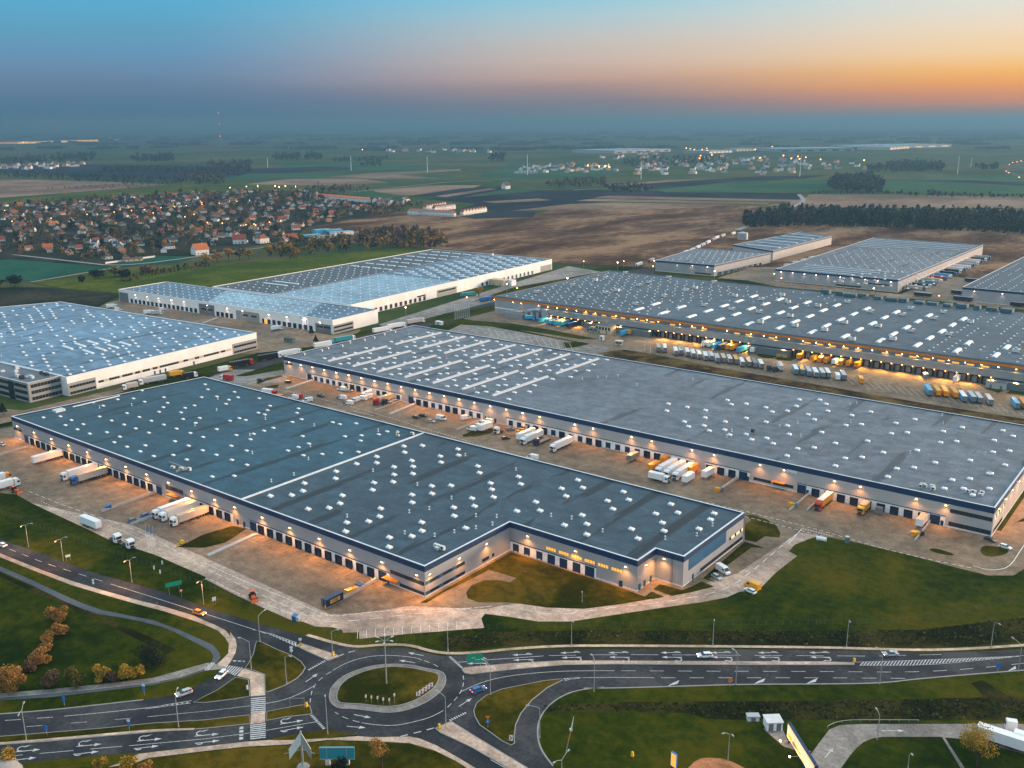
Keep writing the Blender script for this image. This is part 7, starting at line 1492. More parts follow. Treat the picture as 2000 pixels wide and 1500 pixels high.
fence(tp(7, 1530, 795, 2000, 760) + tp(4, 300, 40, 900, -10) + tp(5, 0, -35, 1000, -40, 2000, -50) + tp(6, 700, -60, 1200, -120, 2000, -290), 'wire mesh fence along the rough ditch below the big lawn', 1.8)
p = PX(tp(6, 80, 960, 160, 918, 280, 900, 600, 897, 1040, 900)); r = thing('guardrail', 'pale kerb guardrail along the petrol station access road', 'guardrail', (*p[0], 0)); o = p[0]; b = MB(); q = resample(p, 2.5)
for a, c in zip(q, q[1:]): b.tube((a[0]-o[0], a[1]-o[1], .6), (c[0]-o[0], c[1]-o[1], .6), .07, .07, 5)
part(r, 'rail', b.mesh('rail', [M['steel']]))
for a in q: part(r, 'post', cached('gp', lambda: MB().tube((0, 0, 0), (0, 0, .7), .06, .06, 4).mesh('post', [M['steel']])), (a[0]-o[0], a[1]-o[1], 0))
# ---------------------------------------------------------------- trees
def leafquad(b, c, s, mi=0):
    a = Vector((U(-1, 1), U(-1, 1), U(-1, 1))).normalized(); u = a.orthogonal().normalized(); w = a.cross(u); t = U(0, 6.3)
    u, w = u*cos(t)+w*sin(t), w*cos(t)-u*sin(t); u *= s*U(.6, 1.2); w *= s*U(.5, 1.0); c = Vector(c)
    b.face([c-u-w*.4, c+u*.2-w, c+u+w*.3, c-u*.1+w], mi)
def crown_into(b, cx, cy, z0, z1, r, n, s, mi=0, shape='round', lobes=6, rnd=random):
    L = []
    for i in range(lobes):
        a = U(0, 6.3); k = U(.25, .62); t = U(.2, .85)
        L.append((cx+r*k*cos(a), cy+r*k*sin(a), z0+(z1-z0)*t, r*U(.38, .62)))
    L.append((cx, cy, (z0+z1)/2, r*.62))
    for i in range(n):
        if shape == 'cone':
            t = R()**1.4; rr = r*(1-t)*U(.55, 1.05); a = U(0, 6.3); p = (cx+rr*cos(a), cy+rr*sin(a), z0+(z1-z0)*t)
        elif shape == 'col':
            t = R(); rr = r*(sin(pi*min(1, t*.9+.08))**.6)*U(.4, 1.05); a = U(0, 6.3); p = (cx+rr*cos(a), cy+rr*sin(a), z0+(z1-z0)*t)
        else:
            x, y, z, q = random.choice(L); v = Vector((random.gauss(0, 1), random.gauss(0, 1), random.gauss(0, 1))).normalized()*q*U(.55, 1.05); zz = (z1-z0)/(2*r)
            p = (x+v.x, y+v.y, max(z0*.6, z+v.z*max(.7, zz)))
        leafquad(b, p, s, mi)
def trunk_into(b, h, r, cr, zt, mi=0):
    b.tube((0, 0, 0), (0, 0, zt), r, r*.6, 7, mi)
    for i in range(6):
        a = i*1.1+U(0, .5); b.tube((0, 0, zt*U(.6, .98)), (cr*.6*cos(a), cr*.6*sin(a), zt+(h-zt)*U(.3, .7)), r*.45, r*.12, 5, mi, False)
def tree(u, v, r, h, leaf, lb, n=900, bush=False, s=.3, cat='tree', xy=None, shape='round', group=None):
    g = xy or at(u, v); o = thing('bush' if bush else 'tree', lb, 'bush' if bush else cat, (*g, 0), 0, group); zt = h*.12 if bush else h*.35
    b = MB(); trunk_into(b, h*.9, .06*r+.05, r, zt); part(o, 'trunk', b.mesh('trunk', [M['bark']]))
    b = MB(); crown_into(b, 0, 0, h*.08 if bush else h*.3, h, r, n, s, 0, shape); part(o, 'crown', b.mesh('crown', [M[leaf]]))
for u, v, r, h, lf, lb in [(106, 1212, 2.7, 4.6, 'leaf_rust', 'rust-brown bush at the top end of the bush row on the left meadow'), (116, 1215, 2.6, 4.2, 'leaf_rust', 'rust-brown bush, right one of the topmost clump on the left meadow'), (115, 1240, 2.3, 3.6, 'leaf_rust', 'rust-brown bush just below the topmost clump of the bush row'), (95, 1250, 1.9, 2.6, 'leaf_rust', 'small rust-brown bush third down the bush row'), (92, 1270, 2.0, 3.2, 'leaf_rust', 'rounded rust-brown bush in the middle of the bush row'), (87, 1278, 1.6, 2.6, 'leaf_brown', 'small dark bush squeezed between two rounded bushes of the row'),
 (78, 1297, 2.5, 4.0, 'leaf_rust', 'largest rounded bush near the lower end of the bush row'), (61, 1310, 2.3, 3.2, 'leaf_brown', 'low reddish bush at the lower end of the bush row'), (10, 1352, 4.2, 6.2, 'leaf_rust', 'big rust-brown tree cut by the left photo edge above the path'), (30, 1348, 3.2, 6.0, 'leaf_rust', 'rust-brown tree beside the one cut by the left photo edge'), (106, 1342, 3.2, 5.4, 'leaf_brown', 'brown spreading bush alone above the cycle path'), (150, 1339, 2.7, 4.6, 'leaf_olive', 'olive-yellow round bush above the cycle path'),
 (200, 1330, 2.0, 4.0, 'leaf_gold', 'golden bush above the cycle path, left of a dark small one'), (222, 1332, 1.8, 2.8, 'leaf_brown', 'small brown bush between two golden bushes'), (250, 1328, 2.4, 4.2, 'leaf_gold', 'bright golden bush above the cycle path'), (274, 1324, 1.3, 3.2, 'leaf_gold', 'slim golden bush nearest the path bend'), (290, 1300, 4.2, 5.0, 'leaf_dark', 'dark bush in the corner of the left meadow')]:
    tree(u, v, r*1.14, h*1.18, lf, lb, 2400, True, .215)
for u, v, r, h, lf, lb in [(22, 1498, 2.4, 5, 'leaf_gold', 'golden bush beside the pale dome'), (197, 1505, 2.2, 4, 'leaf_gold', 'golden bush cut by the bottom edge left of the footpath'), (253, 1506, 2.3, 4.4, 'leaf_gold', 'golden bush cut by the bottom edge on the footpath fork'), (285, 1508, 1.8, 3, 'leaf_rust', 'orange bush cut by the bottom edge right of the footpath fork')]: tree(u, v, r, h, lf, lb, 800, True, .26)
tree(746, 1499, 3.3, 8, 'leaf_rust', 'thin-crowned autumn tree beside the teal-backed billboard', 1300, False, .17); tree(665, 1510, 2.6, 3.2, 'leaf_dark', 'dark bush in front of the teal-backed billboard legs', 700, True, .26)
tree(1908, 1496, 4.6, 11, 'leaf_gold', 'loose golden-green tree in front of the long white lorry', 2600, False, .19)
tree(7, 811, 2.2, 7, 'leaf_dark', 'dark conifer at the left edge by the office block', 500, False, .35, shape='cone'); tree(609, 655, 2.0, 6.5, 'leaf_dark', 'slim dark conifer at the corner of the white hall', 400, False, .35, shape='cone'); tree(617, 671, 2.0, 6, 'leaf_dark', 'dark conifer beside the road behind the long hall', 400, False, .35, shape='cone')
for i, (u, v, r, h, lf) in enumerate(((30, 560, 9, 11, 'leaf_dark'), (-8, 566, 8, 9, 'leaf_dark'), (190, 545, 8, 9, 'leaf_dark'), (225, 541, 7, 10, 'leaf_olive'), (160, 552, 5, 6, 'leaf_dark'), (245, 540, 9, 6, 'leaf_dark'), (290, 532, 10, 6, 'leaf_brown'), (402, 516, 6, 12, 'leaf_gold'), (425, 512, 7, 14, 'leaf_rust'), (447, 510, 7, 15, 'leaf_rust'), (468, 508, 7, 14, 'leaf_brown'), (486, 506, 6, 14, 'leaf_gold'), (525, 500, 6, 14, 'leaf_gold'), (545, 498, 5, 11, 'leaf_gold'), (562, 496, 8, 12, 'leaf_rust'), (900, 515, 6, 5, 'leaf_olive'), (935, 580, 5, 8, 'leaf_gold'))):
    tree(u, v, r, h, lf, f'{("dark", "dark", "dark", "olive", "low dark", "spreading dark", "brown", "golden", "rust", "rust", "brown", "golden", "golden", "small golden", "rust", "olive", "golden")[i]} tree at the green meadow edge, {ORD[i]} from the left', 420, False, r*.13)
# woods and hedges that read as one mass
def wood(px, h, n, leaves, lb=None, s=.16, q=34, shape='col', name='woods', depth=0, world=False):
    poly = PX(px); xs = [p[0] for p in poly]; ys = [p[1] for p in poly]; b = MB(); k = 0
    while k < n:
        p = (U(min(xs), max(xs)), U(min(ys), max(ys)))
        if not inside(p, poly): continue
        k += 1; hh = h*U(.45, 1.2); r = hh*(U(.14, .25) if shape == 'col' else U(.26, .42)); mi = random.randrange(len(leaves))
        crown_into(b, p[0], p[1], hh*.06, hh, r, q, hh*s, mi, shape, 3)
    o = b.build(name, [M[x] for x in leaves]); tag(o, lb, kind='stuff'); return o
wood([(1450, 436), (1480, 425), (1560, 422), (1700, 424), (2060, 430), (2060, 462), (1900, 452), (1700, 444), (1560, 442), (1460, 446)], 19, 900, ['leaf_wood', 'leaf_dark', 'leaf_wood'], s=.10, q=46)
for i, (u, v, h) in enumerate(((1703, 441, 24), (1726, 443, 22), (1773, 447, 25), (1807, 448, 20), (1680, 440, 18), (1845, 450, 17))): tree(u, v, h*.3, h, 'leaf_dark', ('tall dark conifer in the middle of the wood', 'slim conifer right of the middle of the wood', 'tallest pointed conifer of the wood', 'slim conifer at the thin right part of the wood', 'short conifer at the left of the conifer group', 'small conifer at the right end of the wood')[i], 500, False, 1.1, shape='cone')
wood([(500, 497), (560, 478), (640, 470), (700, 462), (790, 452), (860, 462), (880, 482), (860, 488), (780, 488), (640, 494), (560, 508)], 13, 330, ['leaf_brown', 'leaf_rust', 'leaf_wood', 'leaf_olive'], s=.11, q=46, shape='round')
wood([(700, 410), (800, 392), (830, 400), (790, 415), (720, 424)], 10, 110, ['leaf_olive', 'leaf_brown', 'leaf_rust'], s=.12, shape='round'); wood([(230, 548), (300, 530), (400, 515), (420, 520), (300, 540), (240, 556)], 4, 120, ['leaf_brown', 'leaf_dark'], s=.2, q=20, shape='round')
wood([(1615, 362), (1640, 350), (1700, 350), (1725, 362), (1720, 377), (1630, 374)], 22, 300, ['leaf_wood'], s=.13, q=26, shape='round'); wood([(1690, 333), (1760, 322), (1840, 324), (1845, 335), (1700, 338)], 22, 260, ['leaf_wood'], s=.15, q=20, shape='round')
wood([(1720, 378), (1820, 376), (1900, 382), (2060, 384), (2060, 388), (1850, 386), (1760, 382)], 8, 140, ['leaf_dark'], s=.18, q=18, shape='round'); wood([(1580, 377), (1740, 376), (1740, 379), (1580, 379)], 5, 80, ['leaf_dark'], s=.2, q=16, shape='round')
wood([(1060, 362), (1130, 352), (1180, 352), (1185, 364), (1090, 368)], 12, 170, ['leaf_brown', 'leaf_wood'], s=.14, q=22, shape='round'); wood([(1180, 366), (1250, 362), (1280, 372), (1230, 378), (1190, 376)], 10, 110, ['leaf_dark', 'leaf_wood'], s=.15, q=22, shape='round')
wood([(0, 338), (150, 345), (300, 350), (440, 356), (440, 362), (250, 362), (120, 352), (0, 347)], 14, 300, ['leaf_wood', 'leaf_dark'], s=.14, q=20, shape='round'); wood([(200, 330), (350, 328), (490, 335), (480, 345), (350, 340), (200, 338)], 14, 320, ['leaf_dark', 'leaf_wood'], s=.14, q=20, shape='round')
wood([(400, 322), (440, 318), (495, 320), (490, 335), (420, 336)], 20, 120, ['leaf_wood'], s=.14, q=22, shape='round'); wood([(340, 345), (400, 340), (440, 350), (390, 358)], 14, 90, ['leaf_brown', 'leaf_wood'], s=.15, q=22, shape='round')
wood([(590, 372), (620, 366), (720, 368), (720, 374), (690, 378), (600, 380)], 11, 100, ['leaf_dark', 'leaf_brown'], s=.15, q=22, shape='round'); wood([(60, 370), (200, 362), (380, 366), (200, 370)], 5, 90, ['leaf_brown'], s=.2, q=16, shape='round')
for px, h, n in (([(100, 310), (185, 305), (185, 316), (100, 317)], 26, 110), ([(255, 310), (340, 306), (340, 317), (258, 318)], 26, 110), ([(535, 308), (585, 304), (585, 314), (535, 314)], 26, 70), ([(595, 306), (630, 304), (630, 312), (595, 312)], 26, 50), ([(0, 312), (90, 306), (95, 322), (0, 324)], 22, 110), ([(955, 308), (985, 304), (985, 318), (955, 318)], 24, 50), ([(650, 312), (760, 309), (740, 316), (650, 317)], 16, 90), ([(720, 318), (745, 314), (745, 326), (690, 328)], 14, 50), ([(1210, 316), (1300, 308), (1420, 312), (1420, 322), (1300, 326), (1220, 326)], 18, 200), ([(1900, 330), (1950, 325), (1945, 334)], 18, 50)):
    wood(px, h, n, ['leaf_wood', 'leaf_dark'], s=.17, q=16, shape='round')
for v0, n, h in ((252, 900, 24), (258, 700, 22), (264, 600, 22), (272, 420, 20), (281, 260, 18), (291, 200, 16)):   # forest belts towards the horizon
    b = MB()
    for i in range(n//7):
        u0 = U(-60, 2060); v = v0+U(-3, 3)
        for j in range(7):
            g = at(u0+U(-26, 26), v+U(-.5, .5)); hh = h*U(.7, 1.2); w = U(40, 110) if v0 < 266 else U(18, 50)
            for k in range(3): leafquad(b, (g[0]+U(-w, w), g[1]+U(-w, w), hh*.45), w*.6 if False else hh*.8); 
            a = CAM_YAW+pi/2; dx, dy = cos(a)*w, sin(a)*w
            b.hexa([(g[0]-dx, g[1]-dy, 0), (g[0]+dx, g[1]+dy, 0), (g[0]+dx-dy*.5, g[1]+dy+dx*.5, 0), (g[0]-dx-dy*.5, g[1]-dy+dx*.5, 0)], [(g[0]-dx*.8, g[1]-dy*.8, hh*.8), (g[0]+dx*.7, g[1]+dy*.7, hh), (g[0]+dx*.7-dy*.4, g[1]+dy*.7+dx*.4, hh*.9), (g[0]-dx*.8-dy*.4, g[1]-dy*.8+dx*.4, hh)])
    tag(b.build('far_woods', M['leaf_wood']), kind='stuff')
# weeds in the ditches
b = MB()
def weeds(px, n, s, hmax, mi=None):
    poly = PX(px); xs = [p[0] for p in poly]; ys = [p[1] for p in poly]; k = 0
    while k < n:
        p = (U(min(xs), max(xs)), U(min(ys), max(ys)))
        if not inside(p, poly): continue
        k += 1; leafquad(b, (p[0], p[1], U(.05, hmax)), s*U(.5, 1.3), random.choice((0, 0, 1, 2)) if mi is None else mi)
weeds(tp(4, 300, 60, 1000, 20, 2000, 0) + tp(5, 0, 10, 2000, 8) + tp(6, 1000, 0, 2000, -120, 2400, -200, 2400, 60, 2000, 110, 1400, 150, 900, 160, 0, 150) + tp(5, 1000, 110, 0, 110) + tp(4, 1000, 120, 500, 165, 330, 170), 2600, .34, .3)
weeds(tp(5, -700, 740, 0, 715, 900, 715, 2000, 700) + tp(6, 900, 690, 1550, 670, 2400, 660, 2400, 880, 600, 870, 0, 870) + tp(5, 1650, 870, 1200, 870, 900, 860, 700, 800, 0, 790, -700, 790), 1500, .4, .25, 0)
tag(b.build('weeds', [M['weeds'], M['leaf_dark'], M['leaf_olive']]), kind='stuff')

# ---------------------------------------------------------------- village houses
def house_proto(w, d, h, rh, wall, roof, hip=False):
    """meshes of one house: walls with gables, roof, chimney, windows"""
    b = MB().box(-w/2, w/2, -d/2, d/2, 0, h)
    if not hip:
        for s in (-1, 1):
            f = [(s*w/2, -d/2, h), (s*w/2, d/2, h), (s*w/2, 0, h+rh)]; b.face(f if s > 0 else f[::-1])
    wm = b.mesh('wall', [M[wall]]); e = .5; b = MB()
    zl = h-rh*e/(d/2)
    if hip:
        k = min(w, d)/2*.95; x = max(.3, w/2-k)
        q = [(-w/2-e, -d/2-e, zl), (w/2+e, -d/2-e, zl), (w/2+e, d/2+e, zl), (-w/2-e, d/2+e, zl)]; a, c = (-x, 0, h+rh), (x, 0, h+rh)
        b.face([q[0], q[1], c, a]); b.face([q[1], q[2], c]); b.face([q[2], q[3], a, c]); b.face([q[3], q[0], a]); b.face(q[::-1])
    else:
        for s in (-1, 1):
            p = [(-w/2-e, s*(d/2+e), zl), (w/2+e, s*(d/2+e), zl), (w/2+e, 0, h+rh), (-w/2-e, 0, h+rh)]; t_ = [(x, y, z+.22) for x, y, z in p]
            if s < 0: b.hexa(p, t_)
            else: b.hexa(p[::-1], t_[::-1])
    rm = b.mesh('roof', [M[roof]]); cm = MB().box(w*.18, w*.18+.7, .4, 1.1, h, h+rh+.9).mesh('chimney', [M['plaster_g']])
    b = MB()
    for x in (-w*.3, 0, w*.3):
        for s in (-1, 1): b.box(x-.6, x+.6, s*d/2-.04, s*d/2+.04, 1.0, 2.3)
    for s in (-1, 1):
        for y in (-d*.22, d*.22): b.box(s*w/2-.04, s*w/2+.04, y-.6, y+.6, 1.0, 2.3)
        if not hip: b.box(s*w/2-.04, s*w/2+.04, -.6, .6, h+.2, h+1.6)
    vm = b.mesh('window', [M['glass']]); return wm, rm, cm, vm
def house(pr, xy, rot, lb, group=None, name='house', cat='house', sc=1.0):
    o = thing(name, lb, cat, (*xy, 0), rot, group); o.scale = (sc, sc, sc)
    part(o, 'wall', pr[0]); r = part(o, 'roof', pr[1]); part(r, 'chimney', pr[2]) if pr[2] else None; part(o, 'window', pr[3]); return o
PR = []
for wall, roof, wl, rl in (('plaster', 'tile_red', 'white', 'red'), ('plaster', 'tile_dark', 'white', 'dark'), ('plaster_o', 'tile_orange', 'cream', 'orange'), ('plaster_g', 'tile_brown', 'grey', 'brown'), ('plaster', 'tile_brown', 'white', 'brown'), ('plaster_g', 'tile_dark', 'grey', 'dark'), ('plaster_o', 'tile_red', 'cream', 'red')):
    PR.append((house_proto(12, 9, 3.6, 4.2, wall, roof), f'{wl} gabled house with {rl} roof among the village trees', f'{wl} village houses with {rl} roofs')); PR.append((house_proto(13, 10, 4.2, 3.4, wall, roof, True), f'{wl} hip-roofed house with {rl} tiles among the village trees', f'{wl} hip-roofed village houses with {rl} tiles'))
VIL = PX([(-30, 402), (60, 396), (160, 390), (300, 382), (420, 374), (590, 372), (640, 388), (700, 400), (760, 404), (740, 416), (690, 424), (600, 442), (560, 462), (500, 474), (420, 482), (370, 488), (330, 497), (250, 510), (180, 510), (60, 500), (-30, 496)])
xs = [p[0] for p in VIL]; ys = [p[1] for p in VIL]; spots = []
tries = 0
while len(spots) < 238 and tries < 60000:
    tries += 1; p = (U(min(xs), max(xs)), U(min(ys), max(ys)))
    if inside(p, VIL) and all((p[0]-q[0])**2+(p[1]-q[1])**2 > 19**2 for q in spots): spots.append(p)
vrot = heading(at(0, 500), at(300, 480))
for p in spots:
    i = random.choice((0, 0, 0, 1, 2, 3, 4, 4, 5, 6, 7, 8, 9, 10, 11, 12, 13)); pr, lb, gr = PR[i]; house(pr, p, vrot+random.choice((0, pi/2))+U(-.12, .12), lb, gr, sc=U(.66, .98))
for u, v, pr, a, lb, sc in ((391, 497, house_proto(15, 11, 6, 5.5, 'plaster', 'tile_orange'), .2, 'large white two-storey house with orange roof nearest the green meadow', 1.15), (468, 476, house_proto(15, 10, 6, 5, 'plaster', 'tile_red'), -.3, 'white house with deep red roof, left of the flat-fronted white house', 1.1), (513, 475, house_proto(13, 9, 6.5, 3.5, 'plaster', 'tile_red', True), .3, 'white block-like house with dark blue side, third along the meadow', 1.1), (568, 470, house_proto(18, 10, 4, 4.5, 'plaster', 'tile_red'), .1, 'long low white house with dark red roof beside the blue sheds', 1.1), (988, 369, house_proto(14, 9, 6, 6, 'plaster', 'tile_dark'), .4, 'white house alone among the dark fields', 1.4), (260, 510, house_proto(20, 8, 3, 1.2, 'plaster_o', 'tile_brown'), .05, 'long low cream building behind the pale garden wall', 1.0)):
    house(pr, at(u, v), vrot+a, lb, None, sc=sc)
p, q = at(206, 516), at(303, 503); r = thing('garden_wall', 'long pale garden wall at the front edge of the village', 'garden wall', (*p, 0), heading(p, q)); L = hypot(q[0]-p[0], q[1]-p[1]); part(r, 'wall', MB().box(0, L, -.2, .2, 0, 2.2).mesh('wall', [M['plaster']])); part(r, 'coping', MB().box(0, L, -.3, .3, 2.2, 2.4).mesh('coping', [M['offwhite']]))
for u, v, w, d, h, m, lb in ((628, 456, 24, 12, 6, 'cyan_sheet', 'bright blue shed beside the white industrial hall'), (650, 455, 26, 10, 5, 'cyan_sheet', 'second bright blue shed behind the white industrial hall'), (668, 459, 30, 14, 5, 'white', 'low white industrial hall at the edge of the village'), (608, 464, 26, 12, 4, 'teal_sheet', 'teal low shed left of the blue sheds'), (632, 464, 18, 8, 3, 'steel', 'grey low shed before the blue sheds')):
    for k, c in (('cyan_sheet', (.03, .35, .55)), ('teal_sheet', (.03, .2, .24))):
        if k not in M: M[k] = plain(k, c, .5)
    hut(u, v, w, d, h, vrot+.1, m, 'roofE2', lb, 'shed', 'shed', 3, .1)
# rows of terraced houses
rowm = house_proto(7, 10, 6, 4, 'plaster', 'tile_red'); rowt = (rowm[0], rowm[1], None, rowm[3])
for a, b_, n, lb, gr in (((803, 419), (884, 423), 14, 'white gabled house in the front row of the lone white estate', 'front row of the white estate'), ((832, 410), (866, 404), 8, 'white gabled terrace house in the back row of the lone white estate', 'back row of the white estate'), ((850, 412), (884, 408), 8, 'white gabled terrace house in the middle row of the lone white estate', 'middle row of the white estate'), ((905, 420), (945, 414), 8, 'white gabled terrace house in the right row of the lone white estate', 'right row of the white estate'), ((622, 388), (718, 396), 16, 'white terrace house with orange roof in the long row at the far village end', 'orange-roofed terrace row')):
    P0, P1 = at(*a), at(*b_); an = heading(P0, P1)
    pr = rowt if 'orange' not in lb else (lambda m: (m[0], m[1], None, m[3]))(house_proto(8, 10, 6, 4.5, 'plaster', 'tile_orange'))
    for i in range(n):
        t = i/(n-1); house(pr, (P0[0]+(P1[0]-P0[0])*t, P0[1]+(P1[1]-P0[1])*t), an+pi/2, lb, gr, 'terraced_house', sc=1.0)
# village trees: 300 of their own, the rest as one mass
TC = []
for lf, nm in (('leaf_dark', 'dark green'), ('leaf_dark', 'dark green'), ('leaf_brown', 'bare brown'), ('leaf_rust', 'rust-coloured'), ('leaf_olive', 'olive green'), ('leaf_wood', 'leafless grey')):
    b = MB(); b.tube((0, 0, 0), (0, 0, 4), .25, .15, 5, 1); crown_into(b, 0, 0, 1.2, 10.5, 4.8, 170, .85, 0, 'round', 5); TC.append((b.mesh('tree', [M[lf], M['bark']]), nm))
k = 0; tp_ = []
while k < 245:
    p = (U(min(xs), max(xs)), U(min(ys), max(ys)))
    if not inside(p, VIL): continue
    m, nm = random.choice(TC); o = link('tree', m, None, (*p, 0), U(0, 6)); s = U(.7, 1.35); o.scale = (s, s, s*U(.8, 1.2))
    tag(o, f'{nm} garden tree between the houses of the near village', 'tree', f'{nm} village trees'); k += 1
b = MB(); k = 0
while k < 1500:
    p = (U(min(xs), max(xs)), U(min(ys), max(ys)))
    if not inside(p, VIL): continue
    k += 1; crown_into(b, p[0], p[1], .3, U(4, 11), U(2.4, 5), 34, .9, random.choice((0, 0, 1, 1, 2, 3)), 'round', 3)
tag(b.build('garden_trees', [M['leaf_dark'], M['leaf_brown'], M['leaf_rust'], M['leaf_olive']]), kind='stuff')
# lamps of the village
lm = MB().tube((0, 0, 0), (0, 0, 7.5), .09, .06, 5, 0); lm.tube((0, 0, 7.4), (0, 0, 8.2), .5, .5, 8, 1); LMV = lm.mesh('village_lamp', [M['steel'], M['lamp_far']])
lm = MB().tube((0, 0, 0), (0, 0, 11), .09, .06, 5, 0); lm.tube((0, 0, 10.9), (0, 0, 12), .7, .7, 8, 1); LMW2 = lm.mesh('village_lamp', [M['steel'], M['lamp_farw']])
for u, v in ((171, 428), (224, 423), (258, 420), (283, 418), (315, 414), (342, 412), (365, 410), (395, 407), (137, 443), (101, 436), (25, 442), (380, 428), (362, 433), (395, 404), (429, 405), (463, 401), (488, 399), (497, 448), (527, 444), (549, 441), (471, 451), (406, 445), (198, 430), (66, 440), (10, 420), (300, 425), (435, 446), (481, 449), (500, 450)):
    o = link('village_lamp', LMV, None, (*at(u, v), 0)); tag(o, 'tiny orange street lamp glowing between the village houses', 'street lamp', 'orange village street lamps')
for u, v in ((450, 376), (482, 374), (504, 373), (538, 373), (546, 375), (558, 373), (578, 374)): o = link('village_lamp', LMW2, None, (*at(u, v), 0)); tag(o, 'warm white lamp in the row along the far edge of the village', 'street lamp', 'lamp row at the far village edge')
# ---- the far villages, halls, masts
def tiny(w, d, h, rh, wall, roof):
    b = MB().box(-w/2, w/2, -d/2, d/2, 0, h, 0)
    for s in (-1, 1): b.face([(s*w/2, -s*d/2, h), (s*w/2, s*d/2, h), (s*w/2, 0, h+rh)], 0)
    b.face([(-w/2, -d/2, h), (w/2, -d/2, h), (w/2, 0, h+rh), (-w/2, 0, h+rh)], 1); b.face([(w/2, d/2, h), (-w/2, d/2, h), (-w/2, 0, h+rh), (w/2, 0, h+rh)], 1); return b.mesh('house', [M[wall], M[roof]])
TN = [tiny(12, 10, 5, 4, a, c) for a, c in (('plaster', 'tile_dark'), ('plaster', 'tile_brown'), ('plaster_g', 'tile_dark'), ('plaster_o', 'tile_red'))]
FH = MB()
def far_village(px, n, lb, gr, sc=1.3):
    poly = PX(px); xs = [p[0] for p in poly]; ys = [p[1] for p in poly]; k = 0
    while k < n:
        p = (U(min(xs), max(xs)), U(min(ys), max(ys)))
        if not inside(p, poly): continue
        k += 1; m = random.choice(TN); a = U(0, 3); c, s = cos(a)*sc, sin(a)*sc; n0 = len(FH.v); j = TN.index(m)
        FH.v += [(p[0]+c*v.co.x-s*v.co.y, p[1]+s*v.co.x+c*v.co.y, v.co.z*sc) for v in m.vertices]
        for f in m.polygons: FH.f.append(tuple(n0+i for i in f.vertices)); FH.m.append(j*2+f.material_index)
far_village([(-30, 402), (60, 396), (160, 390), (300, 382), (420, 374), (590, 372), (700, 400), (740, 416), (600, 442), (500, 474), (370, 486), (250, 508), (-30, 494)], 170, '', '', .72)
far_village([(1012, 327), (1100, 322), (1200, 320), (1210, 336), (1100, 338), (1012, 337)], 50, 'tiny pale house in the hazy hamlet left of the distant village', 'houses of the hazy hamlet'); far_village([(1260, 316), (1420, 304), (1560, 312), (1690, 318), (1700, 332), (1500, 342), (1350, 345), (1230, 345)], 120, 'tiny pale house in the hazy distant village', 'houses of the hazy distant village', 1.4)
far_village([(-20, 326), (80, 322), (165, 319), (165, 325), (80, 332), (-20, 332)], 40, 'tiny pale house in the bright distant strip at the left', 'houses of the distant left strip', 1.5); far_village([(735, 295), (900, 293), (960, 294), (960, 299), (740, 299)], 24, 'white speck of a house in the farthest fields', 'farthest white houses', 1.8); far_village([(720, 392), (790, 388), (795, 400), (740, 402)], 14, 'pale house at the tip of the near village', 'houses at the village tip', 1.2)
far_village([(1150, 312), (1240, 300), (1320, 305), (1300, 310)], 14, 'faint house above the hazy hamlet', 'faint houses above the hamlet', 1.6)
tag(FH.build('distant_houses', [M[x] for x in ('plaster', 'tile_dark', 'plaster', 'tile_brown', 'plaster_g', 'tile_dark', 'plaster_o', 'tile_red')]), kind='stuff')
def far_hall(a, b_, d, h, wm, rm, lb, n=6):
    p, q = at(*a), at(*b_); L = hypot(q[0]-p[0], q[1]-p[1]); r = thing('distant_hall', lb, 'warehouse', (*p, 0), heading(p, q))
    part(r, 'wall', MB().box(0, L, 0, d, 0, h).mesh('wall', [M[wm]])); part(r, 'roof', MB().box(-1, L+1, -1, d+1, h, h+.8).mesh('roof', [M[rm]])); b = MB()
    for i in range(n): b.box(L*(i+.25)/n, L*(i+.75)/n, -.4, 0, h*.2, h*.6)
    part(r, 'window', b.mesh('window', [M['litw' if 'lit' in lb else 'glass']]))
far_hall((1200, 300), (1310, 296), 300, 14, 'clad_light', 'roofE2', 'faint pale hall in the haze above the hamlet'); far_hall((1520, 297), (1668, 295), 260, 16, 'clad', 'roofE2', 'long blue-grey hall in the haze'); far_hall((1738, 293), (1776, 290), 300, 15, 'plaster_o', 'roofE2', 'warm-lit hall front at the end of the hazy hall row'); far_hall((1700, 291), (1858, 287), 300, 16, 'clad_light', 'roofE2', 'long pale hall behind the warm-lit hall front'); far_hall((1438, 296), (1475, 295), 90, 15, 'plaster_o', 'roofE2', 'small sunlit hall among the orange lamps'); far_hall((1385, 300), (1430, 298), 160, 12, 'clad', 'roofE2', 'low hazy hall left of the small sunlit hall'); far_hall((1012, 339+0), (1050, 338), 30, 6, 'plaster', 'roofE2', 'low white barn in the hazy hamlet')
far_hall((1255, 330), (1305, 329), 40, 8, 'clad_white', 'roofE2', 'long white barn right of the hazy hamlet'); far_hall((1358, 332), (1390, 332), 40, 8, 'clad_white', 'roofE2', 'second long white barn before the distant village'); far_hall((35, 281), (192, 276), 200, 16, 'lit', 'roofE2', 'long row of lit greenhouses far off at the left', 14)
FLM = MB().tube((0, 0, 0), (0, 0, 12), .3, .2, 5, 0); FLM.tube((0, 0, 11.5), (0, 0, 15), 1.9, 1.9, 8, 1); FLM = FLM.mesh('distant_lamp', [M['steel'], M['lamp_far']])
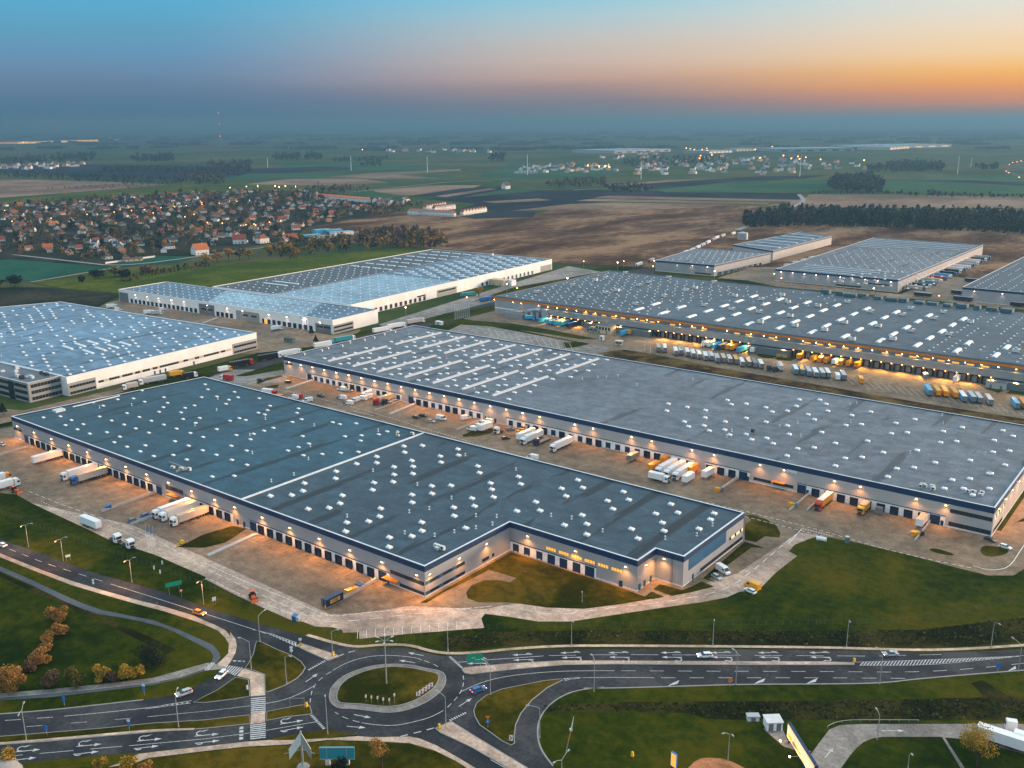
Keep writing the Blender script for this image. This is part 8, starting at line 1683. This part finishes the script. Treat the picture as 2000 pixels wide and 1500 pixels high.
for u, v in ((1340, 294), (1348, 296), (1356, 297), (1371, 297), (1380, 294), (1381, 299), (1368, 310), (1366, 316), (1390, 308), (1406, 312), (1442, 295), (1468, 295), (1508, 291), (1530, 310), (1545, 316), (1558, 312), (1573, 314), (1602, 318), (1687, 320), (1674, 290), (1690, 288), (1713, 286), (1519, 296), (1170, 333), (1182, 332), (1190, 334), (1148, 331), (1475, 297), (1484, 315), (1561, 317)):
    o = link('distant_lamp', FLM, None, (*at(u, v), 0)); tag(o, 'orange point of light in the haze around the distant village', 'lamp', 'lamps of the distant village')
for u, v in ((1971, 323), (1978, 320), (1986, 318), (1994, 316), (1965, 337), (1970, 340), (1990, 349)): o = link('distant_lamp', FLM, None, (*at(u, v), 0)); o.scale = (.5, .5, .3); tag(o, 'headlight glow on the distant motorway bend', 'lamp', 'lights on the motorway bend')
for u, v in ((195, 270), (215, 272), (230, 274), (225, 275), (46, 281), (52, 281), (708, 297)): o = link('distant_lamp', FLM, None, (*at(u, v), 0)); o.scale = (1.4, 1.4, 1); tag(o, 'faint light beside the far-off lit greenhouses', 'lamp', 'faint lights at the far left')
for i, (u, v, vt) in enumerate(((523, 327, 308), (686, 333, 305), (835, 337, 305), (1030, 342, 302), (1252, 350, 315), (1562, 345, 306), (1870, 340, 305), (1896, 327, 308))):
    g = at(u, v); h = hgt(u, v, vt); r = thing('power_mast', f'slim white power mast out in the fields, {ORD[i]} from the left', 'mast', (*g, 0), CR); part(r, 'pole', MB().tube((0, 0, 0), (0, 0, h), 1.1, .6, 8).mesh('pole', [M['white']])); part(r, 'crossarm', MB().box(-2.5, 2.5, -.25, .25, h-4, h-3.5).mesh('crossarm', [M['steel']]))
g = at(432, 290); h = hgt(432, 290, 219); r = thing('radio_mast', 'very tall thin radio mast with red lights rising above the horizon', 'radio mast', (*g, 0)); part(r, 'lattice', MB().tube((0, 0, 0), (0, 0, h), .4, .25, 4).mesh('lattice', [M['steel']]))
for vt in (220, 242, 266): z = hgt(432, 290, vt); part(r, 'red_light', MB().tube((0, 0, z-1.6), (0, 0, z+1.6), 1.3, 1.3, 8).mesh('red_light', [M['lamp_red']]))
for i, (u, v) in enumerate(((912, 599), (990, 572), (1010, 580), (1108, 560), (1140, 525), (1206, 528), (1218, 525), (1277, 524), (1275, 535), (1395, 545), (1511, 551), (1705, 581), (1832, 596), (793, 620), (1525, 560), (595, 645))):
    g = at(u, v); r = thing('yard_lamp', f'lit pole lamp on the estate roads between the halls, {ORD[i]} from the long white hall', 'yard lamp', (*g, 0)); part(r, 'pole', MB().tube((0, 0, 0), (0, 0, 8), .1, .07, 6).mesh('pole', [M['steel']])); part(r, 'lamp_head', MB().box(-.35, .35, -.35, .35, 7.9, 8.35).mesh('lamp_head', [M['lamp_pink' if i % 2 else 'lamp_orange']]))
tag(mk_road.build('road_marking', M['paint']), kind='structure'); tag(mk.build('yard_marking', M['ypaint_w']), kind='structure')
b = MB()
for x in [-457.1+5.31*i for i in range(20)]+[-330+5.4*i for i in range(6)]+[-282.4+5.37*i for i in range(12)]:
    b.ribbon([(x-1.7, 208.7), (x-1.7, 203.2)], .22, .07); b.ribbon([(x-1.7, 203.2), (x+1.7, 203.2)], .22, .074); b.ribbon([(x+1.7, 203.2), (x+1.7, 208.7)], .22, .07)
tag(b.build('yard_marking', M['dark']), kind='structure')
HZ = build_haze()
